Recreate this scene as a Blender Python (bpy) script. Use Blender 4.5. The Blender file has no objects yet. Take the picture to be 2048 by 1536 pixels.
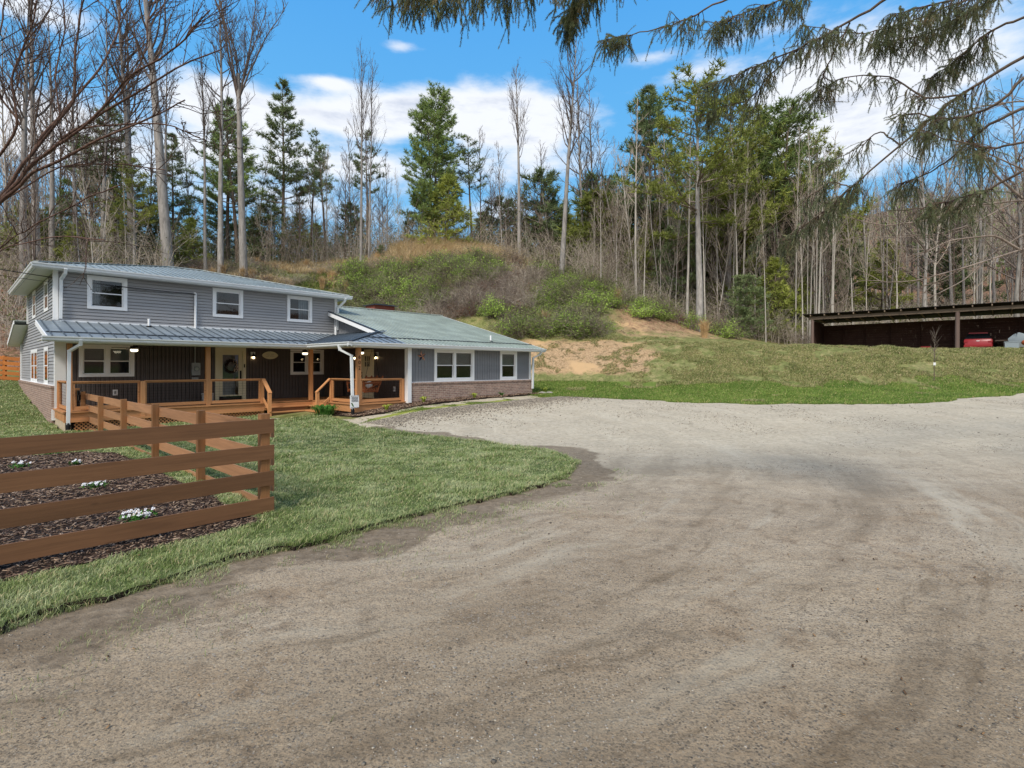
import bpy, math, random
import numpy as np
from mathutils import Vector, Matrix
from mathutils.geometry import delaunay_2d_cdt

scene = bpy.context.scene
COL = scene.collection
R = math.radians
F = 1050.0; HY = 734.0; CX = 1024.0; CZ = 2.0

def lin(h):
    h = h.lstrip('#')
    v = [int(h[i:i+2], 16)/255 for i in (0, 2, 4)]
    return tuple((x/12.92 if x <= .04045 else ((x+.055)/1.055)**2.4) for x in v) + (1,)

# ------------------------------------------------------------------ materials
class G:
    def __init__(s, name):
        s.m = bpy.data.materials.new(name); s.m.use_nodes = True
        s.t = s.m.node_tree; s.t.nodes.clear()
        s.out = s.t.nodes.new('ShaderNodeOutputMaterial')
    def n(s, typ, ins=None, **attrs):
        nd = s.t.nodes.new(typ)
        for k, v in attrs.items(): setattr(nd, k, v)
        for k, v in (ins or {}).items():
            if isinstance(v, bpy.types.NodeSocket): s.t.links.new(v, nd.inputs[k])
            else: nd.inputs[k].default_value = v
        return nd
    def obj(s): return s.n('ShaderNodeTexCoord').outputs['Object']
    def pos(s): return s.n('ShaderNodeNewGeometry').outputs['Position']
    def rnd(s): return s.n('ShaderNodeObjectInfo').outputs['Random']
    def attr(s, nm): return s.n('ShaderNodeAttribute', attribute_name=nm)
    def map(s, v, sc=(1,1,1), loc=(0,0,0), rot=(0,0,0)):
        return s.n('ShaderNodeMapping', {'Vector': v, 'Scale': sc, 'Location': loc, 'Rotation': rot}).outputs[0]
    def noise(s, v, sc, det=4, rough=.55, dist=0):
        return s.n('ShaderNodeTexNoise', {'Vector': v, 'Scale': sc, 'Detail': det, 'Roughness': rough, 'Distortion': dist}).outputs['Fac']
    def voro(s, v, sc, feature='F1', out='Distance', rand=1):
        return s.n('ShaderNodeTexVoronoi', {'Vector': v, 'Scale': sc, 'Randomness': rand}, feature=feature).outputs[out]
    def ramp(s, f, stops, interp='LINEAR'):
        nd = s.n('ShaderNodeValToRGB', {'Fac': f}); cr = nd.color_ramp; cr.interpolation = interp
        while len(cr.elements) < len(stops): cr.elements.new(.5)
        for e, (p, c) in zip(cr.elements, stops):
            e.position = p; e.color = c if len(c) == 4 else tuple(c)+(1,)
        return nd.outputs['Color']
    def mix(s, f, a, b, mode='MIX'):
        nd = s.n('ShaderNodeMix', data_type='RGBA', blend_type=mode)
        for k, v in ((0, f), (6, a), (7, b)):
            if isinstance(v, bpy.types.NodeSocket): s.t.links.new(v, nd.inputs[k])
            else: nd.inputs[k].default_value = v
        return nd.outputs[2]
    def math(s, op, a, b=0, c=0, clamp=False):
        nd = s.n('ShaderNodeMath', operation=op, use_clamp=clamp)
        for k, v in ((0, a), (1, b), (2, c)):
            if isinstance(v, bpy.types.NodeSocket): s.t.links.new(v, nd.inputs[k])
            else: nd.inputs[k].default_value = v
        return nd.outputs[0]
    def sstep(s, x, a, b, lo=0, hi=1):
        return s.n('ShaderNodeMapRange', {0: x, 1: a, 2: b, 3: lo, 4: hi}, interpolation_type='SMOOTHSTEP').outputs[0]
    def bump(s, h, st=.5, d=.02):
        return s.n('ShaderNodeBump', {'Height': h, 'Strength': st, 'Distance': d}).outputs[0]
    def bsdf(s, col, rough=.8, metal=0, normal=None, spec=.3, **kw):
        ins = {'Base Color': col, 'Roughness': rough, 'Metallic': metal, 'Specular IOR Level': spec}
        if normal is not None: ins['Normal'] = normal
        ins.update(kw)
        return s.n('ShaderNodeBsdfPrincipled', ins).outputs[0]
    def end(s, sh):
        s.t.links.new(sh, s.out.inputs[0]); return s.m

def sc4(c, k): return (c[0]*k, c[1]*k, c[2]*k, 1)

def simple(name, hexc, rough=.7, metal=0, var=.12, nsc=6, bump=0, spec=.3):
    g = G(name); v = g.obj(); c = lin(hexc)
    n = g.noise(v, nsc, 5)
    col = g.ramp(n, [(.25, sc4(c, 1-var)), (.75, sc4(c, 1+var))])
    nm = g.bump(g.noise(v, nsc*8, 3), bump, .01) if bump else None
    return g.end(g.bsdf(col, rough, metal, nm, spec))

def wood(name, hexc, axis, dark=.55, sc=1, rough=.65):
    g = G(name); v = g.obj(); c = lin(hexc)
    s = [22*sc, 22*sc, 22*sc]; s[axis] = 1.1*sc
    r = g.n('ShaderNodeCombineXYZ', {'X': g.math('MULTIPLY', g.rnd(), 31.0), 'Y': 0.0, 'Z': g.math('MULTIPLY', g.rnd(), 17.0)}).outputs[0]
    vv = g.n('ShaderNodeVectorMath', {0: v, 1: r}, operation='ADD').outputs[0]
    n1 = g.noise(g.map(vv, tuple(s)), 1, 6, .65, .6)
    s2 = [3, 3, 3]; s2[axis] = .5
    n2 = g.noise(g.map(vv, tuple(s2)), 1, 3)
    n3 = g.noise(g.map(vv, (.9, .9, .9)), 1, 2)
    col = g.ramp(n1, [(.2, sc4(c, dark)), (.45, sc4(c, .85)), (.7, sc4(c, 1.12))])
    col = g.mix(g.sstep(n2, .58, .76), col, sc4(c, .42))
    ks = [5, 5, 5]; ks[axis] = 1.6
    kn = g.n('ShaderNodeTexVoronoi', {'Vector': g.map(vv, tuple(ks)), 'Scale': 1.0})
    kr = g.n('ShaderNodeSeparateColor', {0: kn.outputs['Color']}).outputs[0]
    col = g.mix(g.math('MULTIPLY', g.math('MULTIPLY', g.sstep(kn.outputs['Distance'], .13, .07), g.math('LESS_THAN', kr, .3)), .75), col, sc4(c, .22))
    fg = [70*sc, 70*sc, 70*sc]; fg[axis] = 2.2*sc
    col = g.mix(g.sstep(g.noise(g.map(vv, tuple(fg)), 1, 3), .5, .72, 0, .45), col, sc4(c, .5))
    col = g.mix(g.math('MULTIPLY', n3, .5), col, sc4(c, .75), 'MIX')
    tone = g.math('MULTIPLY_ADD', g.rnd(), .3, .85)
    col = g.mix(1.0, col, g.n('ShaderNodeCombineColor', {0: tone, 1: tone, 2: tone}).outputs[0], 'MULTIPLY')
    return g.end(g.bsdf(col, rough, 0, g.bump(n1, .35, .004)))

M = {}
M['wood_x'] = wood('stained_wood_x', '#CC9262', 0)
M['wood_y'] = wood('stained_wood_y', '#CC9262', 1)
M['wood_z'] = wood('stained_wood_z', '#CC9262', 2)
M['fence_x'] = wood('fence_board_x', '#78553A', 0, .55)
M['fence_y'] = wood('fence_board_y', '#AC7E5A', 1, .6)  # side boards paler than the front ones, their stronger light in the colour
M['fence_z'] = wood('fence_post_z', '#966A44', 2, .6)
M['orange_fence'] = wood('orange_fence', '#C4783A', 1, .65)
M['log'] = wood('log_wood', '#9C5C38', 0, .4)
M['barn'] = wood('old_barn_boards', '#4E3630', 1, .35, .7, .9)
M['barn_grey'] = wood('weathered_beam', '#8A7868', 1, .5, .7, .9)
M['barn_post'] = wood('weathered_post', '#7D6A62', 2, .5, .7, .9)
M['crate'] = wood('crate_wood', '#6B5A50', 2, .6)
M['white'] = simple('white_vinyl', '#E6E7E8', .5, 0, .03, 2)
M['white_metal'] = simple('white_gutter', '#DDE0E2', .4, .0, .05, 3)
M['soffit'] = simple('soffit', '#D8D8D4', .6, 0, .03, 2)
M['cream'] = simple('cream_door', '#D9D2B4', .5, 0, .03, 2)
M['black'] = simple('black_metal', '#101012', .45, .6, .1, 5)
M['darkpipe'] = simple('dark_pipe', '#16171A', .6, 0, .1, 5)
M['grey_box'] = simple('grey_meter', '#8B8F90', .5, .3, .06, 6)
M['concrete'] = simple('concrete', '#A39A8C', .95, 0, .18, 5, .4)
M['block'] = simple('foundation_block', '#B7A68E', .95, 0, .15, 5, .4)
M['interior'] = simple('interior_wall', '#3A3836', .9)
M['curtain'] = simple('curtain_cloth', '#9AA3AC', .9, 0, .2, 12)
M['blind'] = simple('window_blind', '#B9C0BC', .7, 0, .08, 3)
M['red'] = simple('red_paint', '#96242A', .35, 0, .08, 3, 0, .5)
M['tyre'] = simple('tyre_rubber', '#141414', .8)
M['chrome'] = simple('bare_metal', '#A5A8AA', .3, .9)
M['orange'] = simple('orange_cloth', '#A8542E', .7)
M['pale_grey'] = simple('pale_fairing', '#8E989E', .35, 0, .05)
M['copper'] = simple('copper_metal', '#B98A74', .4, .5)
M['navy'] = simple('navy_metal', '#20263A', .5, .2)
M['twig_wreath'] = simple('wreath_twigs', '#2E211C', .9, 0, .4, 30)
M['wreath_flower'] = simple('wreath_flowers', '#C9B5A5', .9, 0, .2, 30)
M['stone'] = simple('stone', '#9A948C', .9, 0, .25, 8, .5)
M['terracotta'] = simple('white_pot', '#B9BCBB', .6)
M['flower'] = simple('flower_petals', '#DADBE0', .6, 0, .12, 40)
M['yellow'] = simple('flower_eye', '#D6B93A', .7)
M['dark_soil'] = simple('dark_soil', '#2A211B', 1, 0, .4, 20, .6)
M['bulb'] = None
def emis(name, c, st):
    g = G(name); e = g.n('ShaderNodeEmission', {'Color': c, 'Strength': st}); return g.end(e.outputs[0])
M['bulb'] = emis('lit_bulb', (1, .72, .38, 1), 9)
M['bulb2'] = emis('lit_fan_lamp', (1, .86, .6, 1), 3.5)

def glass():
    g = G('window_glass')
    fr = g.n('ShaderNodeFresnel', {'IOR': 1.6}).outputs[0]
    gl = g.n('ShaderNodeBsdfGlossy', {'Color': (.9, .93, .95, 1), 'Roughness': .02,
        'Normal': g.bump(g.noise(g.obj(), 2.5, 2), .05, .02)}).outputs[0]
    tr = g.n('ShaderNodeBsdfTransparent', {'Color': (.72, .76, .76, 1)}).outputs[0]
    return g.end(g.n('ShaderNodeMixShader', {0: g.math('MULTIPLY_ADD', fr, .8, .02, True), 1: tr, 2: gl}).outputs[0])
M['glass'] = glass()
def darkglass():
    g = G('dark_glass'); return g.end(g.bsdf((.012, .015, .018, 1), .05, 0, None, .6))
M['darkglass'] = darkglass()

def siding(name, hexc, var=.07):
    g = G(name); v = g.obj(); c = lin(hexc)
    n = g.noise(g.map(v, (.6, .6, 4)), 1, 4); n2 = g.noise(v, 60, 2)
    col = g.ramp(n, [(.3, sc4(c, 1-var)), (.7, sc4(c, 1+var))])
    z = g.n('ShaderNodeSeparateXYZ', {0: v}).outputs[2]
    return g.end(g.bsdf(col, .6, 0, g.bump(n2, .08, .003)))
M['siding'] = siding('grey_lap_siding', '#9A9A9C')
M['board'] = siding('grey_vertical_siding', '#7F8186')
M['porchboard_shaded'] = siding('shaded_porch_siding', '#57504E', .1)  # same siding as the wing, with the porch shade put into its colour

def brick(name, swap):
    g = G(name); v = g.obj()
    s = g.n('ShaderNodeSeparateXYZ', {0: v})
    vv = g.n('ShaderNodeCombineXYZ', {'X': s.outputs[1 if swap else 0], 'Y': s.outputs[2], 'Z': 0.0}).outputs[0]
    b = g.n('ShaderNodeTexBrick', {'Vector': vv, 'Color1': lin('#A98C7E'), 'Color2': lin('#8A7268'), 'Mortar': lin('#C0B4A8'),
        'Scale': 1.0, 'Mortar Size': .007, 'Brick Width': .21, 'Row Height': .075, 'Bias': 0.0, 'Mortar Smooth': .1})
    n = g.noise(v, 9, 4)
    col = g.mix(.5, b.outputs['Color'], g.ramp(n, [(.3, (.55, .5, .48, 1)), (.7, (1.15, 1.1, 1.05, 1))]), 'MULTIPLY')
    h = g.math('ADD', g.math('MULTIPLY', b.outputs['Fac'], -1), g.math('MULTIPLY', g.noise(v, 80, 2), .3))
    return g.end(g.bsdf(col, .9, 0, g.bump(h, .7, .008)))
M['brick_x'] = brick('brick_front', False); M['brick_y'] = brick('brick_side', True)

def roofmat(name, hexc):
    g = G(name); v = g.obj(); c = lin(hexc)
    n = g.noise(v, 1.2, 5); n2 = g.noise(v, 14, 4)
    col = g.mix(g.sstep(n, .35, .7), sc4(c, .85), sc4(c, 1.12))
    col = g.mix(g.sstep(n2, .6, .8), col, sc4(c, .7))
    return g.end(g.bsdf(col, g.math('MULTIPLY_ADD', n2, .25, .3), .35, g.bump(n, .15, .01), .5))
M['roof'] = roofmat('steel_roof', '#AEB6B4'); M['roof_green_refl'] = roofmat('steel_roof_green_refl', '#BFC6BC')  # wing steel is the same sheet; its green reflection is in the colour
M['roof_blue_refl'] = roofmat('steel_roof_porch_refl', '#939EA6'); M['rib_blue'] = roofmat('porch_roof_ribs', '#5C6670'); M['rib_green'] = roofmat('wing_roof_ribs', '#95A098'); M['rib'] = roofmat('upper_roof_ribs', '#858E90')  # porch steel is the same too, darker blue reflection put in its colour
M['roof_dark'] = roofmat('roof_flashing', '#3D444C')
M['shed_roof'] = simple('shed_roof_metal', '#2B2524', .8, .2, .3, 4)

def bark(name, a, b, scale=1.0):
    g = G(name); v = g.obj()
    n = g.noise(g.map(v, (9*scale, 9*scale, 1.6*scale)), 1, 5, .65)
    n2 = g.noise(v, .5*scale, 3)
    col = g.ramp(n, [(.3, lin(a)), (.68, lin(b))])
    col = g.mix(g.math('MULTIPLY', n2, .5), col, sc4(lin(a), .8))
    t = g.math('MULTIPLY_ADD', g.rnd(), .35, .82)
    col = g.mix(1.0, col, g.n('ShaderNodeCombineColor', {0: t, 1: t, 2: t}).outputs[0], 'MULTIPLY')
    return g.end(g.bsdf(col, .9, 0, g.bump(n, .6, .03), .15))
M['bark_grey'] = bark('grey_bark', '#706C68', '#B8B2AC')
M['bark_pale'] = bark('pale_bark', '#8A837A', '#CFC8BE')
M['bark_dark'] = bark('dark_bark', '#54483F', '#84766A')
M['crown'] = bark('crown_twigs', '#4E443E', '#857870')
M['twig'] = bark('twigs', '#6A5D53', '#A89A8E')
M['twig_pale'] = bark('pale_twigs', '#948878', '#C4B8AA')
M['bark_red'] = bark('red_bark', '#3A2C28', '#8C7062', 3)
M['twig_red'] = bark('red_twigs', '#4A3A34', '#7C665A', 3)

def leaf(name, a, b, yel=None, trans=.25, psc=.8):
    g = G(name); p = g.pos()
    n = g.noise(p, psc, 3); n2 = g.noise(p, 7, 2)
    col = g.ramp(n, [(.3, lin(a)), (.7, lin(b))])
    if yel: col = g.mix(g.sstep(n2, .5, .75), col, lin(yel))
    t = g.math('MULTIPLY_ADD', g.rnd(), .5, .75)
    col = g.mix(1.0, col, g.n('ShaderNodeCombineColor', {0: t, 1: t, 2: t}).outputs[0], 'MULTIPLY')
    d = g.bsdf(col, .75, 0, None, .12)
    tr = g.n('ShaderNodeBsdfTranslucent', {'Color': col}).outputs[0]
    return g.end(g.n('ShaderNodeMixShader', {0: trans, 1: d, 2: tr}).outputs[0])
M['pine'] = leaf('pine_needles', '#647A48', '#94A866', '#AEB46E')
M['pine_yellow'] = leaf('yellowish_pine_needles', '#74803F', '#A6AE58', '#BEBC74')
M['pine_dark'] = leaf('dark_pine_needles', '#61704E', '#889868', '#989C6C')
M['spruce'] = leaf('spruce_needles', '#6A7458', '#8E9872', '#A89A78', .35, 3)
M['shrubleaf'] = leaf('bramble_leaves', '#74923E', '#A8C45C', '#C2CE78')
M['shrubdull'] = leaf('dull_leaves', '#646E42', '#909862', '#A8A270')
M['tangrass'] = leaf('dry_grass', '#A08560', '#D0B184', '#DCC49A', .3, 2)
M['hosta'] = leaf('lily_leaves', '#2F5A22', '#5C8E40', '#82AC58', .25, 6)
M['hostay'] = leaf('yellow_green_leaves', '#8CA040', '#C2C860', None, .25, 6)
M['leafbrown'] = leaf('brown_leaves', '#6A4634', '#96694E', None, .2, 2)

def blade_mat(name, psc, stops, yel):
    g = G(name); p = g.pos(); a = g.attr('var').outputs['Fac']
    n = g.noise(p, psc, 3)
    f = g.math('MULTIPLY_ADD', n, .75, g.math('MULTIPLY', a, .32))
    col = g.ramp(f, [(q, lin(c)) for q, c in stops])
    col = g.mix(g.sstep(a, .86, .9), col, lin(yel))
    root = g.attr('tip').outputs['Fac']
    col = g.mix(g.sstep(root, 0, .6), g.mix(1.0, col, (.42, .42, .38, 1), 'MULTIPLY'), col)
    d = g.bsdf(col, .6, 0, None, .25)
    tr = g.n('ShaderNodeBsdfTranslucent', {'Color': col}).outputs[0]
    return g.end(g.n('ShaderNodeMixShader', {0: .3, 1: d, 2: tr}).outputs[0])
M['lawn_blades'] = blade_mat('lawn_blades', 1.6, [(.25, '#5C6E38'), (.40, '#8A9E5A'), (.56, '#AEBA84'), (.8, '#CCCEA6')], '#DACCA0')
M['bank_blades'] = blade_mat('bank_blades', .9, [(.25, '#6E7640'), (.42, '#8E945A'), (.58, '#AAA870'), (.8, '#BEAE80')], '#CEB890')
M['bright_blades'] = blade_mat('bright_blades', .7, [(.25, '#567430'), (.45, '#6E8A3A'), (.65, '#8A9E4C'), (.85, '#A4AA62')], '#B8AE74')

def groundmat():
    g = G('ground_surface'); p = g.pos()
    A = g.n('ShaderNodeSeparateColor', {0: g.attr('mA').outputs['Color']})
    B = g.n('ShaderNodeSeparateColor', {0: g.attr('mB').outputs['Color']})
    gravel, bright, clay = A.outputs[0], A.outputs[1], A.outputs[2]
    leafm, mud, moss = B.outputs[0], B.outputs[1], B.outputs[2]
    nb = g.noise(p, .35, 5); nm = g.noise(p, 1.7, 6, .65); nf = g.noise(p, 9, 5, .7); nff = g.noise(p, 60, 4, .7)
    def wgt(w, k=.5, src=None):
        nn = g.math('MULTIPLY_ADD', src or nm, k*2, -k)
        return g.sstep(g.math('ADD', w, nn), .35, .65)
    # dull bank grass
    bank = g.ramp(nm, [(.28, lin('#525630')), (.45, lin('#747A48')), (.6, lin('#918C5E')), (.8, lin('#AC9A72'))])
    bank = g.mix(g.sstep(nf, .45, .75), bank, lin('#4E4A30'))
    claycol = g.ramp(nf, [(.25, lin('#7C664C')), (.48, lin('#A88C6C')), (.75, lin('#C8AE8C'))])
    claycol = g.mix(g.sstep(g.noise(p, 2.6, 6, .8), .5, .6), claycol, lin('#6E6246'))
    claycol = g.mix(g.sstep(nb, .5, .62), claycol, lin('#C0A078'))
    leafcol = g.ramp(g.voro(g.n('ShaderNodeVectorMath', {0: p, 1: g.n('ShaderNodeTexNoise', {'Vector': p, 'Scale': 4.0}).outputs['Color']}, operation='ADD').outputs[0], 9, out='Color'),
                     [(.1, lin('#4A382E')), (.4, lin('#7D5E4C')), (.7, lin('#9E7A62')), (.95, lin('#BA9A80'))])
    leafcol = g.mix(g.sstep(nm, .5, .7), leafcol, lin('#5A5236'))
    brightcol = g.ramp(nf, [(.3, lin('#54662F')), (.6, lin('#6E7E3C')), (.85, lin('#8E9456'))])
    # gravel drive: packed pale dirt, finer speckle, stones
    ps = g.map(p, (.45, 1.1, 1), rot=(0, 0, R(40)))
    nbd = g.noise(ps, .6, 6, .7)
    base = g.ramp(nbd, [(.25, lin('#938068')), (.42, lin('#B5A186')), (.58, lin('#CCB89C')), (.8, lin('#D8CAB4'))])
    base = g.mix(g.sstep(g.noise(p, 22, 5, .8), .45, .7, 0, .38), base, lin('#6E6454'))
    base = g.mix(g.sstep(g.noise(p, 15, 5, .8), .55, .75, 0, .28), base, lin('#C9BFAC'))
    base = g.mix(g.math('MULTIPLY', g.sstep(g.noise(p, .8, 5, .7), .5, .72), .55), base, lin('#A88A68'))
    base = g.mix(g.math('MULTIPLY', g.sstep(g.noise(p, 3.2, 6, .75), .5, .7), .5), base, lin('#6E6152'))
    base = g.mix(g.sstep(nff, .35, .75, 0, .45), base, lin('#6C6259'))
    v1 = g.n('ShaderNodeTexVoronoi', {'Vector': p, 'Scale': 48.0, 'Randomness': 1.0})
    vr = g.n('ShaderNodeSeparateColor', {0: v1.outputs['Color']})
    patch = g.sstep(g.noise(p, 1.1, 4, .6), .42, .68)
    isst = g.math('MULTIPLY', g.math('LESS_THAN', v1.outputs['Distance'], g.math('MULTIPLY_ADD', vr.outputs[1], .3, .12)),
                  g.math('LESS_THAN', vr.outputs[0], g.math('MULTIPLY_ADD', patch, .55, .10)))
    stc = g.ramp(vr.outputs[2], [(0, lin('#4A4643')), (.45, lin('#77726D')), (.7, lin('#A49C93')), (1, lin('#C9C2B8'))])
    base = g.mix(g.math('MULTIPLY', isst, .8), base, stc)
    v2 = g.n('ShaderNodeTexVoronoi', {'Vector': p, 'Scale': 13.0, 'Randomness': 1.0})
    vr2 = g.n('ShaderNodeSeparateColor', {0: v2.outputs['Color']})
    is2 = g.math('MULTIPLY', g.math('LESS_THAN', v2.outputs['Distance'], .16), g.math('LESS_THAN', vr2.outputs[0], .12))
    base = g.mix(g.math('MULTIPLY', is2, .7), base, g.ramp(vr2.outputs[2], [(0, lin('#3C3936')), (1, lin('#B4ABA0'))]))
    v3 = g.n('ShaderNodeTexVoronoi', {'Vector': p, 'Scale': 95.0}); vr3 = g.n('ShaderNodeSeparateColor', {0: v3.outputs['Color']})
    base = g.mix(g.math('MULTIPLY', g.math('LESS_THAN', vr3.outputs[0], .28), .5), base, g.ramp(vr3.outputs[2], [(0, lin('#45403A')), (.7, lin('#7A7164')), (1, lin('#CFC6B4'))]))
    tc = g.n('ShaderNodeSeparateXYZ', {0: g.n('ShaderNodeVectorMath', {0: p, 1: (-7.0, 15.0, 0)}, operation='SUBTRACT').outputs[0]})
    tr_ = g.math('SQRT', g.math('ADD', g.math('MULTIPLY', tc.outputs[0], tc.outputs[0]), g.math('MULTIPLY', tc.outputs[1], tc.outputs[1])))
    tv = g.n('ShaderNodeCombineXYZ', {'X': g.math('MULTIPLY_ADD', g.noise(p, .5, 3), .9, tr_), 'Y': g.math('MULTIPLY', g.math('ARCTAN2', tc.outputs[0], tc.outputs[1]), 1.6), 'Z': 0.0}).outputs[0]
    t1 = g.noise(tv, 1.35, 4, .6); t2 = g.noise(tv, 4.5, 4, .7)
    base = g.mix(g.sstep(t1, .5, .68, 0, .55), base, lin('#7A6A56'))
    base = g.mix(g.sstep(t1, .46, .30, 0, .5), base, lin('#CFC4AE'))
    base = g.mix(g.sstep(t2, .54, .7, 0, .42), base, lin('#6A5A46'))
    base = g.mix(g.sstep(g.noise(p, 6, 6, .8), .56, .74, 0, .45), base, lin('#5E5142'))
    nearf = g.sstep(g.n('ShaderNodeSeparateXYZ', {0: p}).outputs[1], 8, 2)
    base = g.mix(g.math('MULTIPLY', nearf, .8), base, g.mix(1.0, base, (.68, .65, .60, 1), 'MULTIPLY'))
    # worn tracks, lighter far area
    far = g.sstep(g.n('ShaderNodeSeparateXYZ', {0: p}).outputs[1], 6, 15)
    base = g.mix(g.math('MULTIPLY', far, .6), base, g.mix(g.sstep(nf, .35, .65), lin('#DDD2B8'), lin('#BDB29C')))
    mudc = g.ramp(nf, [(.25, lin('#564A3C')), (.5, lin('#7C6D5A')), (.8, lin('#A2927C'))])
    base = g.mix(g.math('MULTIPLY', wgt(mud, .6, g.noise(p, 3.2, 6, .75)), .8), base, mudc)
    base = g.mix(wgt(moss, .5, nf), base, g.ramp(nff, [(.3, lin('#7E8838')), (.7, lin('#A2A650'))]))
    col = g.mix(wgt(leafm), bank, leafcol)
    col = g.mix(wgt(clay, .75, g.noise(p, 1.3, 7, .75)), col, claycol)
    col = g.mix(wgt(bright, .2), col, brightcol)
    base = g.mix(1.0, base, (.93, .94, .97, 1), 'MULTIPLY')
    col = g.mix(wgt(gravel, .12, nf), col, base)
    h = g.math('ADD', g.math('MULTIPLY', nff, .35), g.math('ADD', g.math('MULTIPLY', nf, .8), g.math('MULTIPLY', isst, .25)))
    h = g.math('ADD', h, g.math('MULTIPLY', g.noise(ps, 2.2, 4), 1.2))
    return g.end(g.bsdf(col, .95, 0, g.bump(h, .85, .035), .1))
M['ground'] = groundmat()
def lawnsoil():
    g = G('lawn_turf'); p = g.pos()
    col = g.ramp(g.noise(p, 7, 5), [(.3, lin('#3F4A28')), (.7, lin('#6A7548'))])
    return g.end(g.bsdf(col, 1, 0, g.bump(g.noise(p, 40, 3), .6, .02), .1))
M['turf'] = lawnsoil()
def mulch():
    g = G('bark_mulch'); p = g.pos()
    w = g.n('ShaderNodeTexNoise', {'Vector': p, 'Scale': 5.0, 'Detail': 3.0}).outputs['Color']
    pp = g.n('ShaderNodeVectorMath', {0: p, 1: g.n('ShaderNodeVectorMath', {0: w, 1: (.25, .25, .25)}, operation='MULTIPLY').outputs[0]}, operation='ADD').outputs[0]
    v = g.n('ShaderNodeTexVoronoi', {'Vector': g.map(pp, (1, .38, 1), rot=(0, 0, .7)), 'Scale': 42.0})
    c = g.n('ShaderNodeSeparateColor', {0: v.outputs['Color']})
    col = g.ramp(c.outputs[0], [(0, lin('#2B211C')), (.45, lin('#54433A')), (.75, lin('#7B6658')), (1, lin('#A38C7A'))])
    col = g.mix(g.sstep(v.outputs['Distance'], .3, .6), col, lin('#1E1713'))
    return g.end(g.bsdf(col, .95, 0, g.bump(g.math('MULTIPLY', v.outputs['Distance'], -1), .9, .02), .15))
M['mulch'] = mulch()
M['chip'] = simple('mulch_chip', '#84685A', .9, 0, .5, 25, .3)

# ------------------------------------------------------------------ numpy helpers
def vnoise(x, y, sc, seed=0):
    rs = np.random.RandomState(seed); T = rs.rand(128, 128)
    x = np.asarray(x, float)*sc; y = np.asarray(y, float)*sc
    xi = np.floor(x).astype(int); yi = np.floor(y).astype(int)
    fx = x-xi; fy = y-yi; fx = fx*fx*(3-2*fx); fy = fy*fy*(3-2*fy)
    a = T[xi % 128, yi % 128]; b = T[(xi+1) % 128, yi % 128]; c = T[xi % 128, (yi+1) % 128]; d = T[(xi+1) % 128, (yi+1) % 128]
    return (a*(1-fx)+b*fx)*(1-fy)+(c*(1-fx)+d*fx)*fy
def fbm(x, y, sc, seed=0, o=4):
    s = 0; a = 1; t = 0
    for i in range(o):
        s = s+a*vnoise(x, y, sc*2**i, seed+i); t += a; a *= .5
    return s/t
def sm(x, a, b):
    t = np.clip((np.asarray(x, float)-a)/(b-a), 0, 1); return t*t*(3-2*t)
def inpoly(x, y, P):
    ins = np.zeros(np.shape(x), bool); n = len(P)
    for i in range(n):
        x1, y1 = P[i]; x2, y2 = P[(i+1) % n]
        if y1 == y2: continue
        c = ((y1 > y) != (y2 > y)) & (x < (x2-x1)*(y-y1)/(y2-y1)+x1)
        ins ^= c
    return ins

# ------------------------------------------------------------------ house frame: s along the front wall, c away from the camera
ES = np.array([.682, .7314]); EC = np.array([-.7314, .682]); HA = math.atan2(.7314, .682)
def hw(s, c): return (s*ES[0]+c*EC[0], s*ES[1]+c*EC[1])

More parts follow.
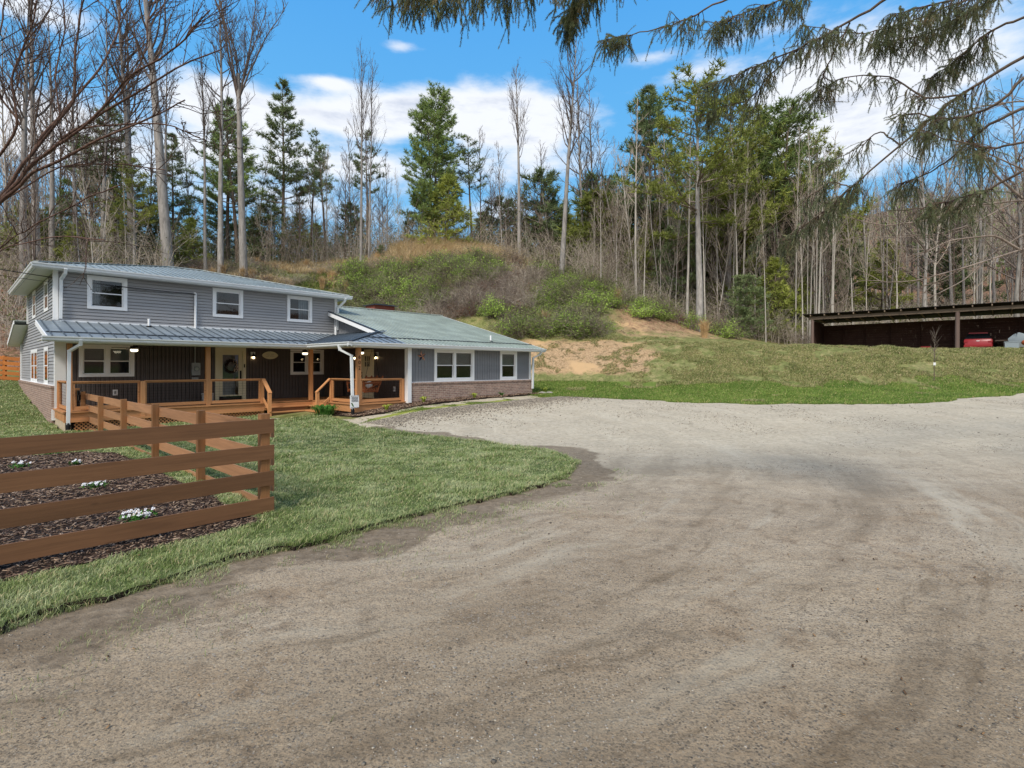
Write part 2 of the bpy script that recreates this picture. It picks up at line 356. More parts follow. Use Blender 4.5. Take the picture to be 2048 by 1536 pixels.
# ------------------------------------------------------------------ terrain
PROF = {
 -600: [(0,0),(9,0),(14,.4),(20,2.2),(30,6),(50,14),(100,20),(300,40),(600,60)],
 0:    [(0,0),(16.5,.03),(19,.3),(23,.7),(26,1.3),(34,5),(50,11.6),(70,15),(140,20),(600,60)],
 110:  [(0,0),(15,0),(18,.1),(23,.7),(28,1.3),(36,5),(48,11),(60,13),(80,15),(140,19),(600,60)],
 300:  [(0,0),(17,.05),(27,.7),(31,1.5),(43,9.5),(50,11.5),(75,15),(140,20),(600,60)],
 560:  [(0,0),(19,.1),(28,.7),(34,1.5),(46,9.8),(54,12.0),(80,16),(120,22),(200,30),(600,60)],
 700:  [(0,0),(16.5,.02),(19.4,.2),(22,.4),(36,1.3),(40,3),(49,10.4),(57,13.0),(75,17.5),(100,24),(200,38),(600,60)],
 820:  [(0,0),(14,.02),(18,.3),(21,.58),(25,.64),(36,1.3),(40,4),(48,10.2),(54,13.2),(58,15.0),(64,15.4),(90,18),(200,36),(600,60)],
 900:  [(0,0),(14,.02),(18,.3),(22,.6),(26,.64),(33,1.2),(37,3.8),(47,10.3),(54,13.8),(58,15.4),(66,15.4),(90,18),(200,36),(600,60)],
 980:  [(0,0),(14,.02),(18,.25),(23,.6),(28,.66),(33,1.1),(36.5,3.8),(47,10),(54,13.3),(58,14.6),(66,14.8),(90,17),(200,36),(600,60)],
 1060: [(0,0),(14,.02),(18,.2),(23,.55),(27,.66),(31,.9),(35.5,3.9),(40,5.6),(48,9.8),(55,12.3),(62,13.4),(80,15),(200,32),(600,60)],
 1150: [(0,0),(14,.02),(18,.2),(23,.55),(26,.65),(30,.9),(35,3.8),(39,4.9),(48,9.4),(56,11.6),(65,12.8),(80,14.5),(200,36),(600,70)],
 1240: [(0,0),(14,.02),(18,.2),(22,.5),(25,.62),(29,.9),(34.5,3.6),(38,4.1),(44,6.8),(49,8.3),(60,9.6),(80,12),(200,42),(600,90)],
 1400: [(0,0),(14,.02),(18,.3),(21,.5),(23,.6),(27,.9),(33.5,3.45),(37,3.6),(45,4.9),(55,6.8),(80,12),(200,46),(400,90),(600,100)],
 1600: [(0,0),(14,.02),(17,.3),(20,.52),(22,.62),(27,1.0),(32.5,3.35),(36,3.3),(40,3.2),(50,3.9),(70,8),(100,16),(200,50),(400,110),(600,120)],
 1800: [(0,0),(13,.02),(17,.32),(20,.55),(22,.65),(26,1.0),(30.5,3.2),(33,3.1),(40,3.1),(50,4.0),(70,9),(100,17),(200,55),(400,125),(600,135)],
 2048: [(0,0),(12,.02),(17,.35),(20,.55),(22.5,.65),(25.5,1.0),(29.5,3.0),(31,2.95),(40,3.1),(52,4.6),(70,9),(100,18),(200,60),(400,135),(600,150)],
 2700: [(0,0),(8,.02),(13,.3),(17,.6),(22,2.6),(26,3.0),(40,4),(60,8),(100,18),(200,60),(400,130),(600,140)],
}
RG = np.concatenate([np.arange(0, 80, .25), np.geomspace(80, 700, 60)])
_th, _tz = [], []
for px in sorted(PROF):
    u = (px-CX)/F; k = math.sqrt(1+u*u); _th.append(math.atan(u))
    _tz.append(np.interp(RG, [a*k for a, b in PROF[px]], [b for a, b in PROF[px]]))
back = np.interp(RG, [0, 18, 30, 60, 200, 700], [0, 0, 1, 6, 25, 60])
for a in (-170, -110): _th.insert(0, R(a) if a == -170 else R(-110)); _tz.insert(0, back)
_th[0], _th[1] = R(-180), R(-105)
_th += [R(105), R(180)]; _tz += [back, back]
TG = np.radians(np.arange(-180, 180.01, 1.0))
TZ = np.zeros((len(TG), len(RG))); _tz = np.array(_tz)
for j in range(len(RG)): TZ[:, j] = np.interp(TG, _th, _tz[:, j])
def gs(T, sig, ax):
    k = np.exp(-.5*(np.arange(-6, 7)/sig)**2); k /= k.sum()
    P = np.pad(T, [(6, 6) if i == ax else (0, 0) for i in range(2)], mode='edge')
    return np.apply_along_axis(lambda r: np.convolve(r, k, 'valid'), ax, P)
TZ = gs(TZ, 1.6, 0); TZ = gs(TZ, 1.8, 1)
def H0(x, y):
    x = np.asarray(x, float); y = np.asarray(y, float)
    th = np.degrees(np.arctan2(x, y))+180; r = np.hypot(x, y)
    ti = np.clip(np.floor(th).astype(int), 0, len(TG)-2); tf = th-ti
    ri = np.clip(np.searchsorted(RG, r, 'right')-1, 0, len(RG)-2)
    rf = np.clip((r-RG[ri])/(RG[ri+1]-RG[ri]), 0, 1)
    return (TZ[ti, ri]*(1-rf)+TZ[ti, ri+1]*rf)*(1-tf)+(TZ[ti+1, ri]*(1-rf)+TZ[ti+1, ri+1]*rf)*tf
def Hn(x, y):
    z = H0(x, y)
    w = sm(z, 1.0, 3.0); r = np.hypot(x, y)
    wf = sm(z, 4.0, 8.0)
    z = z + w*((fbm(x, y, .9, 5, 3)-.5)*.35) + wf*((fbm(x, y, .22, 9, 3)-.5)*1.3)
    z = z + (1-w)*((fbm(x, y, .5, 15, 3)-.5)*.05)*sm(r, 2, 6)
    return z
def H(x, y): return float(Hn(np.array([x]), np.array([y]))[0])
def at(px, Y): return ((px-CX)/F*Y, Y)
def atg(px, py, z0=None):
    u = (px-CX)/F; v = (py-HY)/F; Y = 2.0
    while Y < 300:
        if CZ-v*Y <= float(H0(u*Y, Y)): break
        Y += .05
    return (u*Y, Y)

# ------------------------------------------------------------------ object helpers
def mesh_np(name, V, faces, smooth=False, mats=None):
    """faces: list of (m,k) int arrays"""
    me = bpy.data.meshes.new(name); V = np.asarray(V, np.float32)
    me.vertices.add(len(V)); me.vertices.foreach_set('co', V.ravel())
    faces = [np.asarray(f, np.int32) for f in faces if len(f)]
    nl = sum(f.size for f in faces); nf = sum(len(f) for f in faces)
    me.loops.add(nl); me.polygons.add(nf)
    me.loops.foreach_set('vertex_index', np.concatenate([f.ravel() for f in faces]))
    tot = np.concatenate([np.full(len(f), f.shape[1], np.int32) for f in faces])
    st = np.concatenate([[0], np.cumsum(tot)[:-1]]).astype(np.int32)
    me.polygons.foreach_set('loop_start', st)
    me.update(calc_edges=True)
    if smooth: me.polygons.foreach_set('use_smooth', np.ones(nf, bool))
    return me
def link(name, me, mat=None, parent=None, mw=None):
    if mat and not me.materials: me.materials.append(mat)
    o = bpy.data.objects.new(name, me); COL.objects.link(o)
    if parent: o.parent = parent
    if mw is not None: o.matrix_world = mw
    return o
def tag(o, label=None, cat=None, group=None, kind=None):
    if label: o['label'] = label
    if cat: o['category'] = cat
    if group: o['group'] = group
    if kind: o['kind'] = kind
    return o
def empty(name, loc, rz=0, label=None, cat=None, group=None):
    o = bpy.data.objects.new(name, None); COL.objects.link(o); o.empty_display_size = .2
    o.location = loc; o.rotation_euler = (0, 0, rz); return tag(o, label, cat, group)

SPLIT = {'corner_trim', 'rake_board', 'ridge_cap', 'porch_beam', 'crawlspace_skirt', 'handle', 'chain', 'rear_fascia', 'roof_flashing', 'tail_light', 'brick_base', 'deck_fascia', 'rear_wall', 'stair_tread', 'stair_riser', 'door_frame'}
class Thing:
    """an Empty whose local frame is a translate + z-rotation; parts are given in frame coordinates"""
    def __init__(s, name, org, frame='W', label=None, cat=None, group=None, rz=None):
        s.org = Vector(org)
        if frame == 'H':
            w = hw(org[0], org[1]); s.e = empty(name, (w[0], w[1], org[2]), HA, label, cat, group)
        else:
            s.e = empty(name, org, rz or 0, label, cat, group)
    def part(s, name, mb, mat, parent=None, smooth=False, label=None):
        if name in SPLIT:
            cs = mb.components()
            if len(cs) > 1:
                for c in cs: o = s._part(name, c, mat, parent, smooth, label)
                return o
        return s._part(name, mb, mat, parent, smooth, label)
    def _part(s, name, mb, mat, parent=None, smooth=False, label=None):
        me = mb.mesh(name, s.org, smooth)
        o = link(name, me, M[mat] if isinstance(mat, str) else mat, parent or s.e)
        if label: o['label'] = label
        return o
def solo(name, mb, mat, org, frame='W', label=None, cat=None, group=None, kind=None, smooth=False):
    me = mb.mesh(name, Vector(org), smooth)
    o = link(name, me, M[mat] if isinstance(mat, str) else mat)
    if frame == 'H':
        w = hw(org[0], org[1]); o.location = (w[0], w[1], org[2]); o.rotation_euler = (0, 0, HA)
    else: o.location = org
    return tag(o, label, cat, group, kind)

class MB:
    def __init__(s): s.v = []; s.f = []
    def add(s, vs, fs):
        b = len(s.v); s.v += [tuple(v) for v in vs]; s.f += [tuple(i+b for i in f) for f in fs]; return s
    def box(s, x0, x1, y0, y1, z0, z1):
        if x0 > x1: x0, x1 = x1, x0
        if y0 > y1: y0, y1 = y1, y0
        if z0 > z1: z0, z1 = z1, z0
        return s.add([(x0,y0,z0),(x1,y0,z0),(x1,y1,z0),(x0,y1,z0),(x0,y0,z1),(x1,y0,z1),(x1,y1,z1),(x0,y1,z1)],
                     [(0,3,2,1),(4,5,6,7),(0,1,5,4),(1,2,6,5),(2,3,7,6),(3,0,4,7)])
    def bar(s, a, b, w, h, up=(0,0,1)):
        a = Vector(a); b = Vector(b); d = (b-a).normalized(); u = Vector(up)
        r = d.cross(u)
        if r.length < 1e-4: r = d.cross(Vector((1,0,0)))
        r.normalize(); u = r.cross(d).normalized()
        vs = [p + r*(i*w/2) + u*(j*h/2) for p in (a, b) for i, j in ((-1,-1),(1,-1),(1,1),(-1,1))]
        return s.add(vs, [(0,1,2,3),(4,7,6,5),(0,4,5,1),(1,5,6,2),(2,6,7,3),(3,7,4,0)])
    def tube(s, pts, rad, n=8, cap=True):
        pts = [Vector(p) for p in pts]
        rad = [rad]*len(pts) if not hasattr(rad, '__len__') else rad
        rings = []; prev = None
        for i, p in enumerate(pts):
            d = (pts[min(i+1, len(pts)-1)]-pts[max(i-1, 0)]).normalized()
            if prev is None:
                r = d.cross(Vector((0,0,1)))
                if r.length < .05: r = d.cross(Vector((1,0,0)))
            else: r = prev - d*prev.dot(d)
            r.normalize(); prev = r; u = d.cross(r)
            rings.append([p+(r*math.cos(2*math.pi*k/n)+u*math.sin(2*math.pi*k/n))*rad[i] for k in range(n)])
        vs = [v for rg in rings for v in rg]; fs = []
        for i in range(len(pts)-1):
            for k in range(n):
                fs.append((i*n+k, i*n+(k+1) % n, (i+1)*n+(k+1) % n, (i+1)*n+k))
        if cap: fs += [tuple(reversed(range(n))), tuple((len(pts)-1)*n+k for k in range(n))]
        return s.add(vs, fs)
    def lathe(s, c, prof, n=16, axis='z'):
        vs = []; fs = []
        for r, h in prof:
            for k in range(n):
                a = 2*math.pi*k/n; x, y = r*math.cos(a), r*math.sin(a)
                vs.append({'z': (c[0]+x, c[1]+y, c[2]+h), 'y': (c[0]+x, c[1]+h, c[2]+y), 'x': (c[0]+h, c[1]+x, c[2]+y)}[axis])
        for i in range(len(prof)-1):
            for k in range(n): fs.append((i*n+k, i*n+(k+1) % n, (i+1)*n+(k+1) % n, (i+1)*n+k))
        fs += [tuple(reversed(range(n))), tuple((len(prof)-1)*n+k for k in range(n))]
        return s.add(vs, fs)
    def prism(s, poly, z0, z1, fz=None):
        n = len(poly)
        zt = [(fz(*p) if fz else 0) for p in poly]
        vs = [(p[0], p[1], z0+t) for p, t in zip(poly, zt)]+[(p[0], p[1], z1+t) for p, t in zip(poly, zt)]
        return s.add(vs, [tuple(reversed(range(n))), tuple(range(n, 2*n))]+[(i, (i+1) % n, n+(i+1) % n, n+i) for i in range(n)])
    def ell(s, c, r, n=10, m=6):
        prof = [(max(.001, math.sin(math.pi*i/m)), -math.cos(math.pi*i/m)) for i in range(m+1)]
        b = len(s.v); s.lathe((0,0,0), prof, n)
        for i in range(b, len(s.v)):
            v = s.v[i]; s.v[i] = (c[0]+v[0]*r[0], c[1]+v[1]*r[1], c[2]+v[2]*r[2])
        return s
    def components(s):
        p = list(range(len(s.v)))
        def fd(i):
            while p[i] != i: p[i] = p[p[i]]; i = p[i]
            return i
        for f in s.f:
            a = fd(f[0])
            for j in f[1:]: p[fd(j)] = a
        out = {}
        for f in s.f: out.setdefault(fd(f[0]), []).append(f)
        res = []
        for fs in out.values():
            ids = sorted({i for f in fs for i in f}); mp = {i: k for k, i in enumerate(ids)}; m = MB()
            m.v = [s.v[i] for i in ids]; m.f = [tuple(mp[i] for i in f) for f in fs]; res.append(m)
        return res
    def mesh(s, name, org=Vector((0,0,0)), smooth=False):
        me = bpy.data.meshes.new(name)
        me.from_pydata([(v[0]-org[0], v[1]-org[1], v[2]-org[2]) for v in s.v], [], s.f)
        me.update()
        if smooth:
            me.polygons.foreach_set('use_smooth', [True]*len(me.polygons))
            me.set_sharp_from_angle(angle=R(40))
        return me
def kids(o): return [c for c in bpy.data.objects if c.parent == o]
_kc = {}
def tree_of(o):
    if o.name not in _kc: _kc[o.name] = [(c, tree_of(c)) for c in kids(o)]
    return _kc[o.name]
def dup(root, loc, rz=0, scale=(1,1,1), label=None, cat=None, group=None):
    r = root.copy(); COL.objects.link(r); r.location = loc; r.rotation_euler = (0, 0, rz); r.scale = scale
    for k, v in (('label', label), ('category', cat), ('group', group)):
        if v: r[k] = v
    for c, sub in tree_of(root):
        cc = c.copy(); COL.objects.link(cc); cc.parent = r
        for g_, _ in sub:
            gg = g_.copy(); COL.objects.link(gg); gg.parent = cc
    return r
# ------------------------------------------------------------------ ground, driveway, lawn
RB_PX = [(1062,790),(1150,794),(1250,799),(1350,805),(1500,808),(1700,810),(1800,808),(1900,801),(1980,794),(2048,788)]
_bt = []; _br = []
for px, py in RB_PX:
    x, y = atg(px, py); _bt.append(math.atan2(x, y)); _br.append(math.hypot(x, y))
_bt = [R(-180), R(-90), R(-50)] + [math.atan((p-CX)/F) for p in (700, 820, 940)] + _bt + [R(60), R(100), R(180)]
_e = []
for p in (700, 820, 940):
    u = (p-CX)/F; Y = 16.9/(.682-.7314*u); _e.append(Y*math.sqrt(1+u*u))
_br = [30, 22, 14] + _e + _br + [_br[-1]*.93, 20, 30]
def rb(th): return np.interp(th, _bt, _br)

def front_poly():
    px = [(-420,1475),(-200,1345),(-60,1292),(0,1272),(70,1250),(150,1226),(300,1182),(450,1133),(560,1106),(640,1088),(720,1068),(800,1042),(900,1018),(1000,993),(1080,975),(1125,958),(1146,938),(1138,918),(1100,905),(1040,896),(960,886),(880,879),(800,869),(740,858),(700,848)]
    return [atg(*p) for p in px]
FP = front_poly()
LAWN = [(-14., -6.), (-6., 1.5)]+FP+[hw(9.6, 18.7), hw(7.9, 18.95), hw(7.9, 20.3), hw(2.33, 20.3), hw(2.33, 36), hw(-14, 34), hw(-16, 8)]
def dens(P, st=.06, amp=.05, seed=3, keep=None):
    out = []; n = len(P); rs = random.Random(seed)
    for i in range(n):
        a = P[i]; b = P[(i+1) % n]; L = math.hypot(b[0]-a[0], b[1]-a[1]); k = max(1, int(L/st))
        if L > 9: k = max(1, int(L/.6))
        for j in range(k):
            t = j/k; x = a[0]+(b[0]-a[0])*t; y = a[1]+(b[1]-a[1])*t
            d = amp*((float(vnoise(x, y, 2.2, seed))-.5)*3+(float(vnoise(x, y, 9, seed+1))-.5)*2.2)+rs.uniform(-amp, amp)*.8
            nx, ny = -(b[1]-a[1])/L, (b[0]-a[0])/L
            out.append((x+nx*d, y+ny*d))
    return out
LAWND = dens(LAWN)
LW = np.array(LAWND)
def dist_lawn(x, y):
    x = np.asarray(x); y = np.asarray(y); d = np.full(x.shape, 99.)
    E = np.array(dens(FP[:-1], .1, 0))[:-1]
    for i in range(0, len(x), 20000):
        dx = x[i:i+20000, None]-E[None, :, 0]; dy = y[i:i+20000, None]-E[None, :, 1]
        d[i:i+20000] = np.sqrt((dx*dx+dy*dy).min(1))
    return d

def build_ground():
    rr = np.concatenate([np.linspace(.3, 3, 12), np.arange(3.15, 46, .15), np.geomspace(46, 690, 90)])
    th = np.radians(np.concatenate([np.arange(-180, -56, 3.), np.arange(-56, 57, .26), np.arange(57.5, 180, 3.)]))
    nt = len(th); nr = len(rr)
    Tm, Rm = np.meshgrid(th, rr, indexing='ij')
    X = (np.sin(Tm)*Rm).ravel(); Y = (np.cos(Tm)*Rm).ravel()
    X = np.append(X, 0); Y = np.append(Y, 0)
    Z = Hn(X, Y); Z0 = H0(X, Y)
    # sink the ground a little under the turf slab
    g = np.arange(nt*nr).reshape(nt, nr); nx = np.roll(g, -1, 0)
    quads = np.stack([g[:, :-1], nx[:, :-1], nx[:, 1:], g[:, 1:]], -1).reshape(-1, 4)[:, ::-1]
    c = nt*nr; tris = np.stack([np.full(nt, c), g[:, 0], nx[:, 0]], -1)[:, ::-1]
    r = np.hypot(X, Y); t = np.arctan2(X, Y); B = rb(t)
    nz = fbm(X, Y, .8, 21, 3)-.5
    gravel = sm(B-r+nz*1.5+(fbm(X, Y, 2.5, 23, 3)-.5)*.8*(r > 16), -.3, .3)
    px = CX+F*np.where(Y > .5, X/np.maximum(Y, .5), 9*np.sign(X))
    bright = (1-gravel)*sm(px, 1040, 1070)*(1-sm(Z0, 1.0, 1.35))*(r < 45)
    s = X*ES[0]+Y*ES[1]; cc = X*EC[0]+Y*EC[1]
    clay = sm(px, 1000, 1060)*(1-sm(px+nz*200, 1200, 1440))*sm(Z0, 1.2, 1.9)*(1-sm(Z0, 3.5, 4.2))*(r < 46)
    slope = sm(px, 1150, 1260)*(1-sm(px, 1560, 1660))*sm(Z0, 3.65, 4.4)*(1-sm(Z0, 7.0, 9.0))*(r < 75)
    clay = np.maximum(clay*.80, slope*.52)
    leaf_ = np.maximum(sm(px, 1180, 1300)*sm(Z0, 3.9, 5.5), (1-sm(px, 120, 330))*sm(Z0, 1.3, 2.6))
    leaf_ = np.maximum(leaf_, sm(r, 60, 75)*.8)
    leaf_ = np.maximum(leaf_, .36*sm(Z0, 4.5, 6)*(px < 1250))
    leaf_ = np.where((px < -200) | (px > 2500), sm(Z0, 1, 3), leaf_)
    mud = np.zeros_like(X); near = r < 28
    d = dist_lawn(X[near], Y[near]); mud[near] = (1-sm(d+nz[near]*1.6, .05, .95))*(.55+.9*fbm(X[near], Y[near], 1.3, 77, 3))
    sx = s-10.; moss = np.exp(-((cc-(15.85-.03*sx))/.30)**2)*sm(s, 9.2, 10.4)*(1-sm(s, 16.5, 18.2))*(.75+nz*.6)
    moss = np.maximum(moss, .7*sm(s, 18.2, 19.2)*(1-sm(s, 21, 22))*np.exp(-((cc-15.9)/.35)**2))
    me = mesh_np('driveway', np.stack([X, Y, Z], 1), [quads, tris], True)
    fc = np.concatenate([quads[:, 0]*0+1, tris[:, 0]*0+1])
    gm = gravel > .5
    fq = gm[quads].mean(1) >= .5; ft = np.ones(len(tris), bool)
    V = np.stack([X, Y, Z], 1)
    A = np.stack([gravel, bright, clay, np.ones_like(X)], 1); Bc = np.stack([leaf_, mud, moss, np.ones_like(X)], 1)
    bpy.data.meshes.remove(me)
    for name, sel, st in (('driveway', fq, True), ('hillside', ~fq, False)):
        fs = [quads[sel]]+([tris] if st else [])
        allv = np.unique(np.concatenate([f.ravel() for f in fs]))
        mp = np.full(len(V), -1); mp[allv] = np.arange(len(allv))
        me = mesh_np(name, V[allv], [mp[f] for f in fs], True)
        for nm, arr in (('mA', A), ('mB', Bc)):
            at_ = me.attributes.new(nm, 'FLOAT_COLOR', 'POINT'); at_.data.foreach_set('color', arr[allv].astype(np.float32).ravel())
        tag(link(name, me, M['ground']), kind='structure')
build_ground()

def cdt_sheet(name, poly, step, dz, mat, skirt=.0, kind='structure', noise_amp=0, label=None, cat=None):
    P = np.array(poly); xs = np.arange(P[:, 0].min(), P[:, 0].max(), step); ys = np.arange(P[:, 1].min(), P[:, 1].max(), step)
    gx, gy = np.meshgrid(xs, ys); gx = gx.ravel()+np.random.RandomState(1).uniform(-.1, .1, gx.size)*step; gy = gy.ravel()
    ins = inpoly(gx, gy, poly); gx = gx[ins]; gy = gy[ins]
    n = len(poly)
    pts = [Vector(p) for p in poly]+[Vector((a, b)) for a, b in zip(gx, gy)]
    r = delaunay_2d_cdt(pts, [], [list(range(n))], 1, 1e-5)
    V = np.array([(v.x, v.y) for v in r[0]]); fs = [f for f in r[2]]
    z = Hn(V[:, 0], V[:, 1])+dz
    if noise_amp: z = z+noise_amp*(fbm(V[:, 0], V[:, 1], 2.2, 31, 3)-.35)
    vs = [(a, b, c) for (a, b), c in zip(V, z)]
    if skirt:
        base = len(vs); bz = Hn(P[:, 0], P[:, 1])
        zz = dz+(noise_amp*(fbm(P[:, 0], P[:, 1], 2.2, 31, 3)-.35) if noise_amp else 0)
        vs += [(p[0], p[1], b) for p, b in zip(poly, bz+zz)]+[(p[0], p[1], b-.03) for p, b in zip(poly, bz)]
        fs = fs+[[base+i, base+n+i, base+n+(i+1) % n, base+(i+1) % n] for i in range(n)]
    me = bpy.data.meshes.new(name); me.from_pydata(vs, [], fs); me.update()
    o = link(name, me, M[mat]); me.materials.append(M['dark_soil'])
    if skirt:
        for p in list(me.polygons)[-n:]: p.material_index = 1
    return tag(o, label, cat, None, kind)
cdt_sheet('lawn', LAWND, .4, .045, 'turf', skirt=.06, noise_amp=.03)
MUL = [hw(2.62, 6.62), hw(2.62, 9), hw(2.6, 12), hw(2.5, 14.6), hw(1.9, 15.4), hw(0.5, 15.7), hw(-8, 15.7), hw(-8, 6.6), hw(-1, 6.55), hw(.8, 6.6)]
cdt_sheet('mulch_bed', dens(MUL, .12, .04, 8), .16, .062, 'mulch', skirt=.03, noise_amp=.05)
BED = [hw(9.9, 18.9), hw(9.7, 17.9), hw(9.9, 16.75), hw(11, 16.35), hw(13, 16.4), hw(16, 16.62), hw(18.6, 16.75), hw(20.2, 16.7), hw(20.3, 17.25), hw(19.8, 17.33), hw(12.5, 17.33), hw(12.5, 17.5), hw(10.4, 17.6), hw(10.2, 18.9)]
cdt_sheet('flower_bed', dens(BED, .12, .05, 9), .14, .03, 'mulch', skirt=.03, noise_amp=.10)

# ---- grass blades (nobody could count them)
def blades(name, X, Y, Z, h, w, mat, seed=0, lean=.45, label=None, cat='grass', bend=.5):
    n = len(X); rs = np.random.RandomState(seed)
    a = rs.uniform(0, 2*np.pi, n); l = rs.uniform(.1, lean, n)*h; d = rs.uniform(0, 2*np.pi, n)
    wx = np.cos(a)*w/2; wy = np.sin(a)*w/2; lx = np.cos(d)*l; ly = np.sin(d)*l
    wind = .22*h; lx = lx+wind
    P = [np.stack([X-wx, Y-wy, Z], 1), np.stack([X+wx, Y+wy, Z], 1),
         np.stack([X-wx*.7+lx*.35, Y-wy*.7+ly*.35, Z+h*.6], 1), np.stack([X+wx*.7+lx*.35, Y+wy*.7+ly*.35, Z+h*.6], 1),
         np.stack([X+lx*(.8+bend), Y+ly*(.8+bend), Z+h*rs.uniform(.7, 1, n)], 1)]
    V = np.stack(P, 1).reshape(-1, 3); b = np.arange(n)*5
    me = mesh_np(name, V, [np.stack([b, b+1, b+3, b+2], 1), np.stack([b+2, b+3, b+4], 1)])
    var = np.repeat(rs.rand(n), 5).astype(np.float32); tip = np.tile(np.array([0, 0, .6, .6, 1], np.float32), n)
    for nm, arr in (('var', var), ('tip', tip)):
        t = me.attributes.new(nm, 'FLOAT', 'POINT'); t.data.foreach_set('value', arr)
    return tag(link(name, me, M[mat]), label, cat, None, 'stuff')

def lawn_blades():
    rs = np.random.RandomState(5); XX = []; YY = []
    for y0, y1, d in ((2.5, 5, 5200), (5, 7, 5200), (7, 9.5, 3600), (9.5, 13, 2200), (13, 18, 1100), (18, 30, 420)):
        x0, x1 = -1.08*y1-1, .16*y1+.5
        n = int((x1-x0)*(y1-y0)*d); x = rs.uniform(x0, x1, n); y = rs.uniform(y0, y1, n)
        k = (x > -1.06*y-.8); XX.append(x[k]); YY.append(y[k])
    X = np.concatenate(XX); Y = np.concatenate(YY)
    k = inpoly(X, Y, LAWND) & ~inpoly(X, Y, MUL); X = X[k]; Y = Y[k]
    s = X*ES[0]+Y*ES[1]; c = X*EC[0]+Y*EC[1]
    k = ~((s > 2.35) & (c > 20.6)); X = X[k]; Y = Y[k]
    cl = fbm(X, Y, 3.5, 12, 3); k = rs.rand(len(X)) < .45+1.0*sm(cl, .3, .6); X = X[k]; Y = Y[k]; cl = cl[k]
    Z = Hn(X, Y)+.035+.03*(fbm(X, Y, 2.2, 31, 3)-.35)
    r = np.hypot(X, Y)
    h = (.036+.042*sm(cl, .35, .7))*rs.uniform(.6, 1.25, len(X))*np.where(r > 14, 1.1, 1); w = .0048*np.maximum(1, r/4.5)*rs.uniform(.7, 1.3, len(X))
    print('lawn blades', len(X))
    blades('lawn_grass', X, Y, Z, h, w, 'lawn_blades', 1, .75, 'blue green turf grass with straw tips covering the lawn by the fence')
lawn_blades()

def edge_tufts():
    K = np.array(dens(FP[1:24], .004, .05)); n0 = len(K); r0 = np.hypot(K[:, 0], K[:, 1]); rq = np.random.RandomState(4)
    K = K+rq.normal(0, .025, K.shape)
    blades('edge_grass', K[:, 0], K[:, 1], Hn(K[:, 0], K[:, 1])+rq.uniform(0, .05, n0), rq.uniform(.04, .10, n0), .0045*np.maximum(1, r0/4.5), 'lawn_blades', 13, 1.3, 'shaggy grass hanging over the cut turf edge')
    # thin weeds and roots along the cut turf edge and in the mud beside it
    E = np.array(dens(FP[1:20], .02, 0)); rs = np.random.RandomState(8)
    k = rs.randint(0, len(E), 9000); X = E[k, 0]+rs.normal(0, .03, 9000); Y = E[k, 1]+rs.normal(0, .03, 9000)
    k2 = rs.randint(0, len(E), 20000); off = rs.exponential(.35, 20000)
    X2 = E[k2, 0]+off*.7; Y2 = E[k2, 1]-off*.75
    m = fbm(X2, Y2, 2.4, 44, 3) > .56; X2 = X2[m]; Y2 = Y2[m]
    X = np.concatenate([X, X2]); Y = np.concatenate([Y, Y2]); n = len(X)
    Z = Hn(X, Y); r = np.hypot(X, Y)
    blades('edge_weeds', X, Y, Z, rs.uniform(.02, .06, n), .004*np.maximum(1, r/5), 'lawn_blades', 3, 1.1, 'sparse weeds and stray blades along the cut turf edge', 'weeds')
edge_tufts()

def bank_grass():
    rs = np.random.RandomState(15)
    n = 400000; u = rs.uniform(.0, 1.12, n); Y = rs.uniform(18.5, 38, n); X = u*Y
    r = np.hypot(X, Y); z = H0(X, Y); B = rb(np.arctan2(X, Y)); px = CX+F*u
    ed = fbm(X, Y, .8, 21, 3)-.5
    ok = (r > B+ed*1.5-.05) & (z < 4.2) & (px > 1055)
    s = X*ES[0]+Y*ES[1]; c = X*EC[0]+Y*EC[1]; ok &= ~((s > 44.2) & (c < 11) )
    X = X[ok]; Y = Y[ok]; z = z[ok]; px = px[ok]
    br = z < 1.15+(fbm(X, Y, .6, 3, 2)-.5)*1.5
    m = fbm(X, Y, 1.1, 71, 3)
    cl = (px+(fbm(X, Y, .7, 19, 4)-.5)*520 < 1330) & (z > 1.2) & (z < 3.9)
    keep = np.where(cl, (m > .66), (m > .38) | br)
    X = X[keep]; Y = Y[keep]; br = br[keep]; n = len(X); print('bank blades', n)
    Z = Hn(X, Y)-.01; h = rs.uniform(.06, .17, n); w = rs.uniform(.02, .035, n)
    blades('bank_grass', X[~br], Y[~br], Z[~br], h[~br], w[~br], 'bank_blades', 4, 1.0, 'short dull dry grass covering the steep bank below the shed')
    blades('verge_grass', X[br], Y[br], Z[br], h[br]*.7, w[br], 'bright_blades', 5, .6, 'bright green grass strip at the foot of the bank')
bank_grass()

def house_verge():
    rs = np.random.RandomState(25); n = 26000
    s = rs.uniform(9.3, 21.5, n); c = rs.normal(0, .22, n)+15.9-.03*(s-10)
    X = s*ES[0]+c*EC[0]; Y = s*ES[1]+c*EC[1]
    k = (fbm(X, Y, 1.3, 91, 3) > .50) & ((s < 16.8) | (s > 18.4)) & ~inpoly(X, Y, LAWND); X = X[k]; Y = Y[k]
    blades('moss_strip', X, Y, Hn(X, Y)-.005, rs.uniform(.015, .05, len(X)), .014*np.ones(len(X)), 'bright_blades', 6, .9, 'yellow green weedy strip between the flower bed and the gravel')
house_verge()

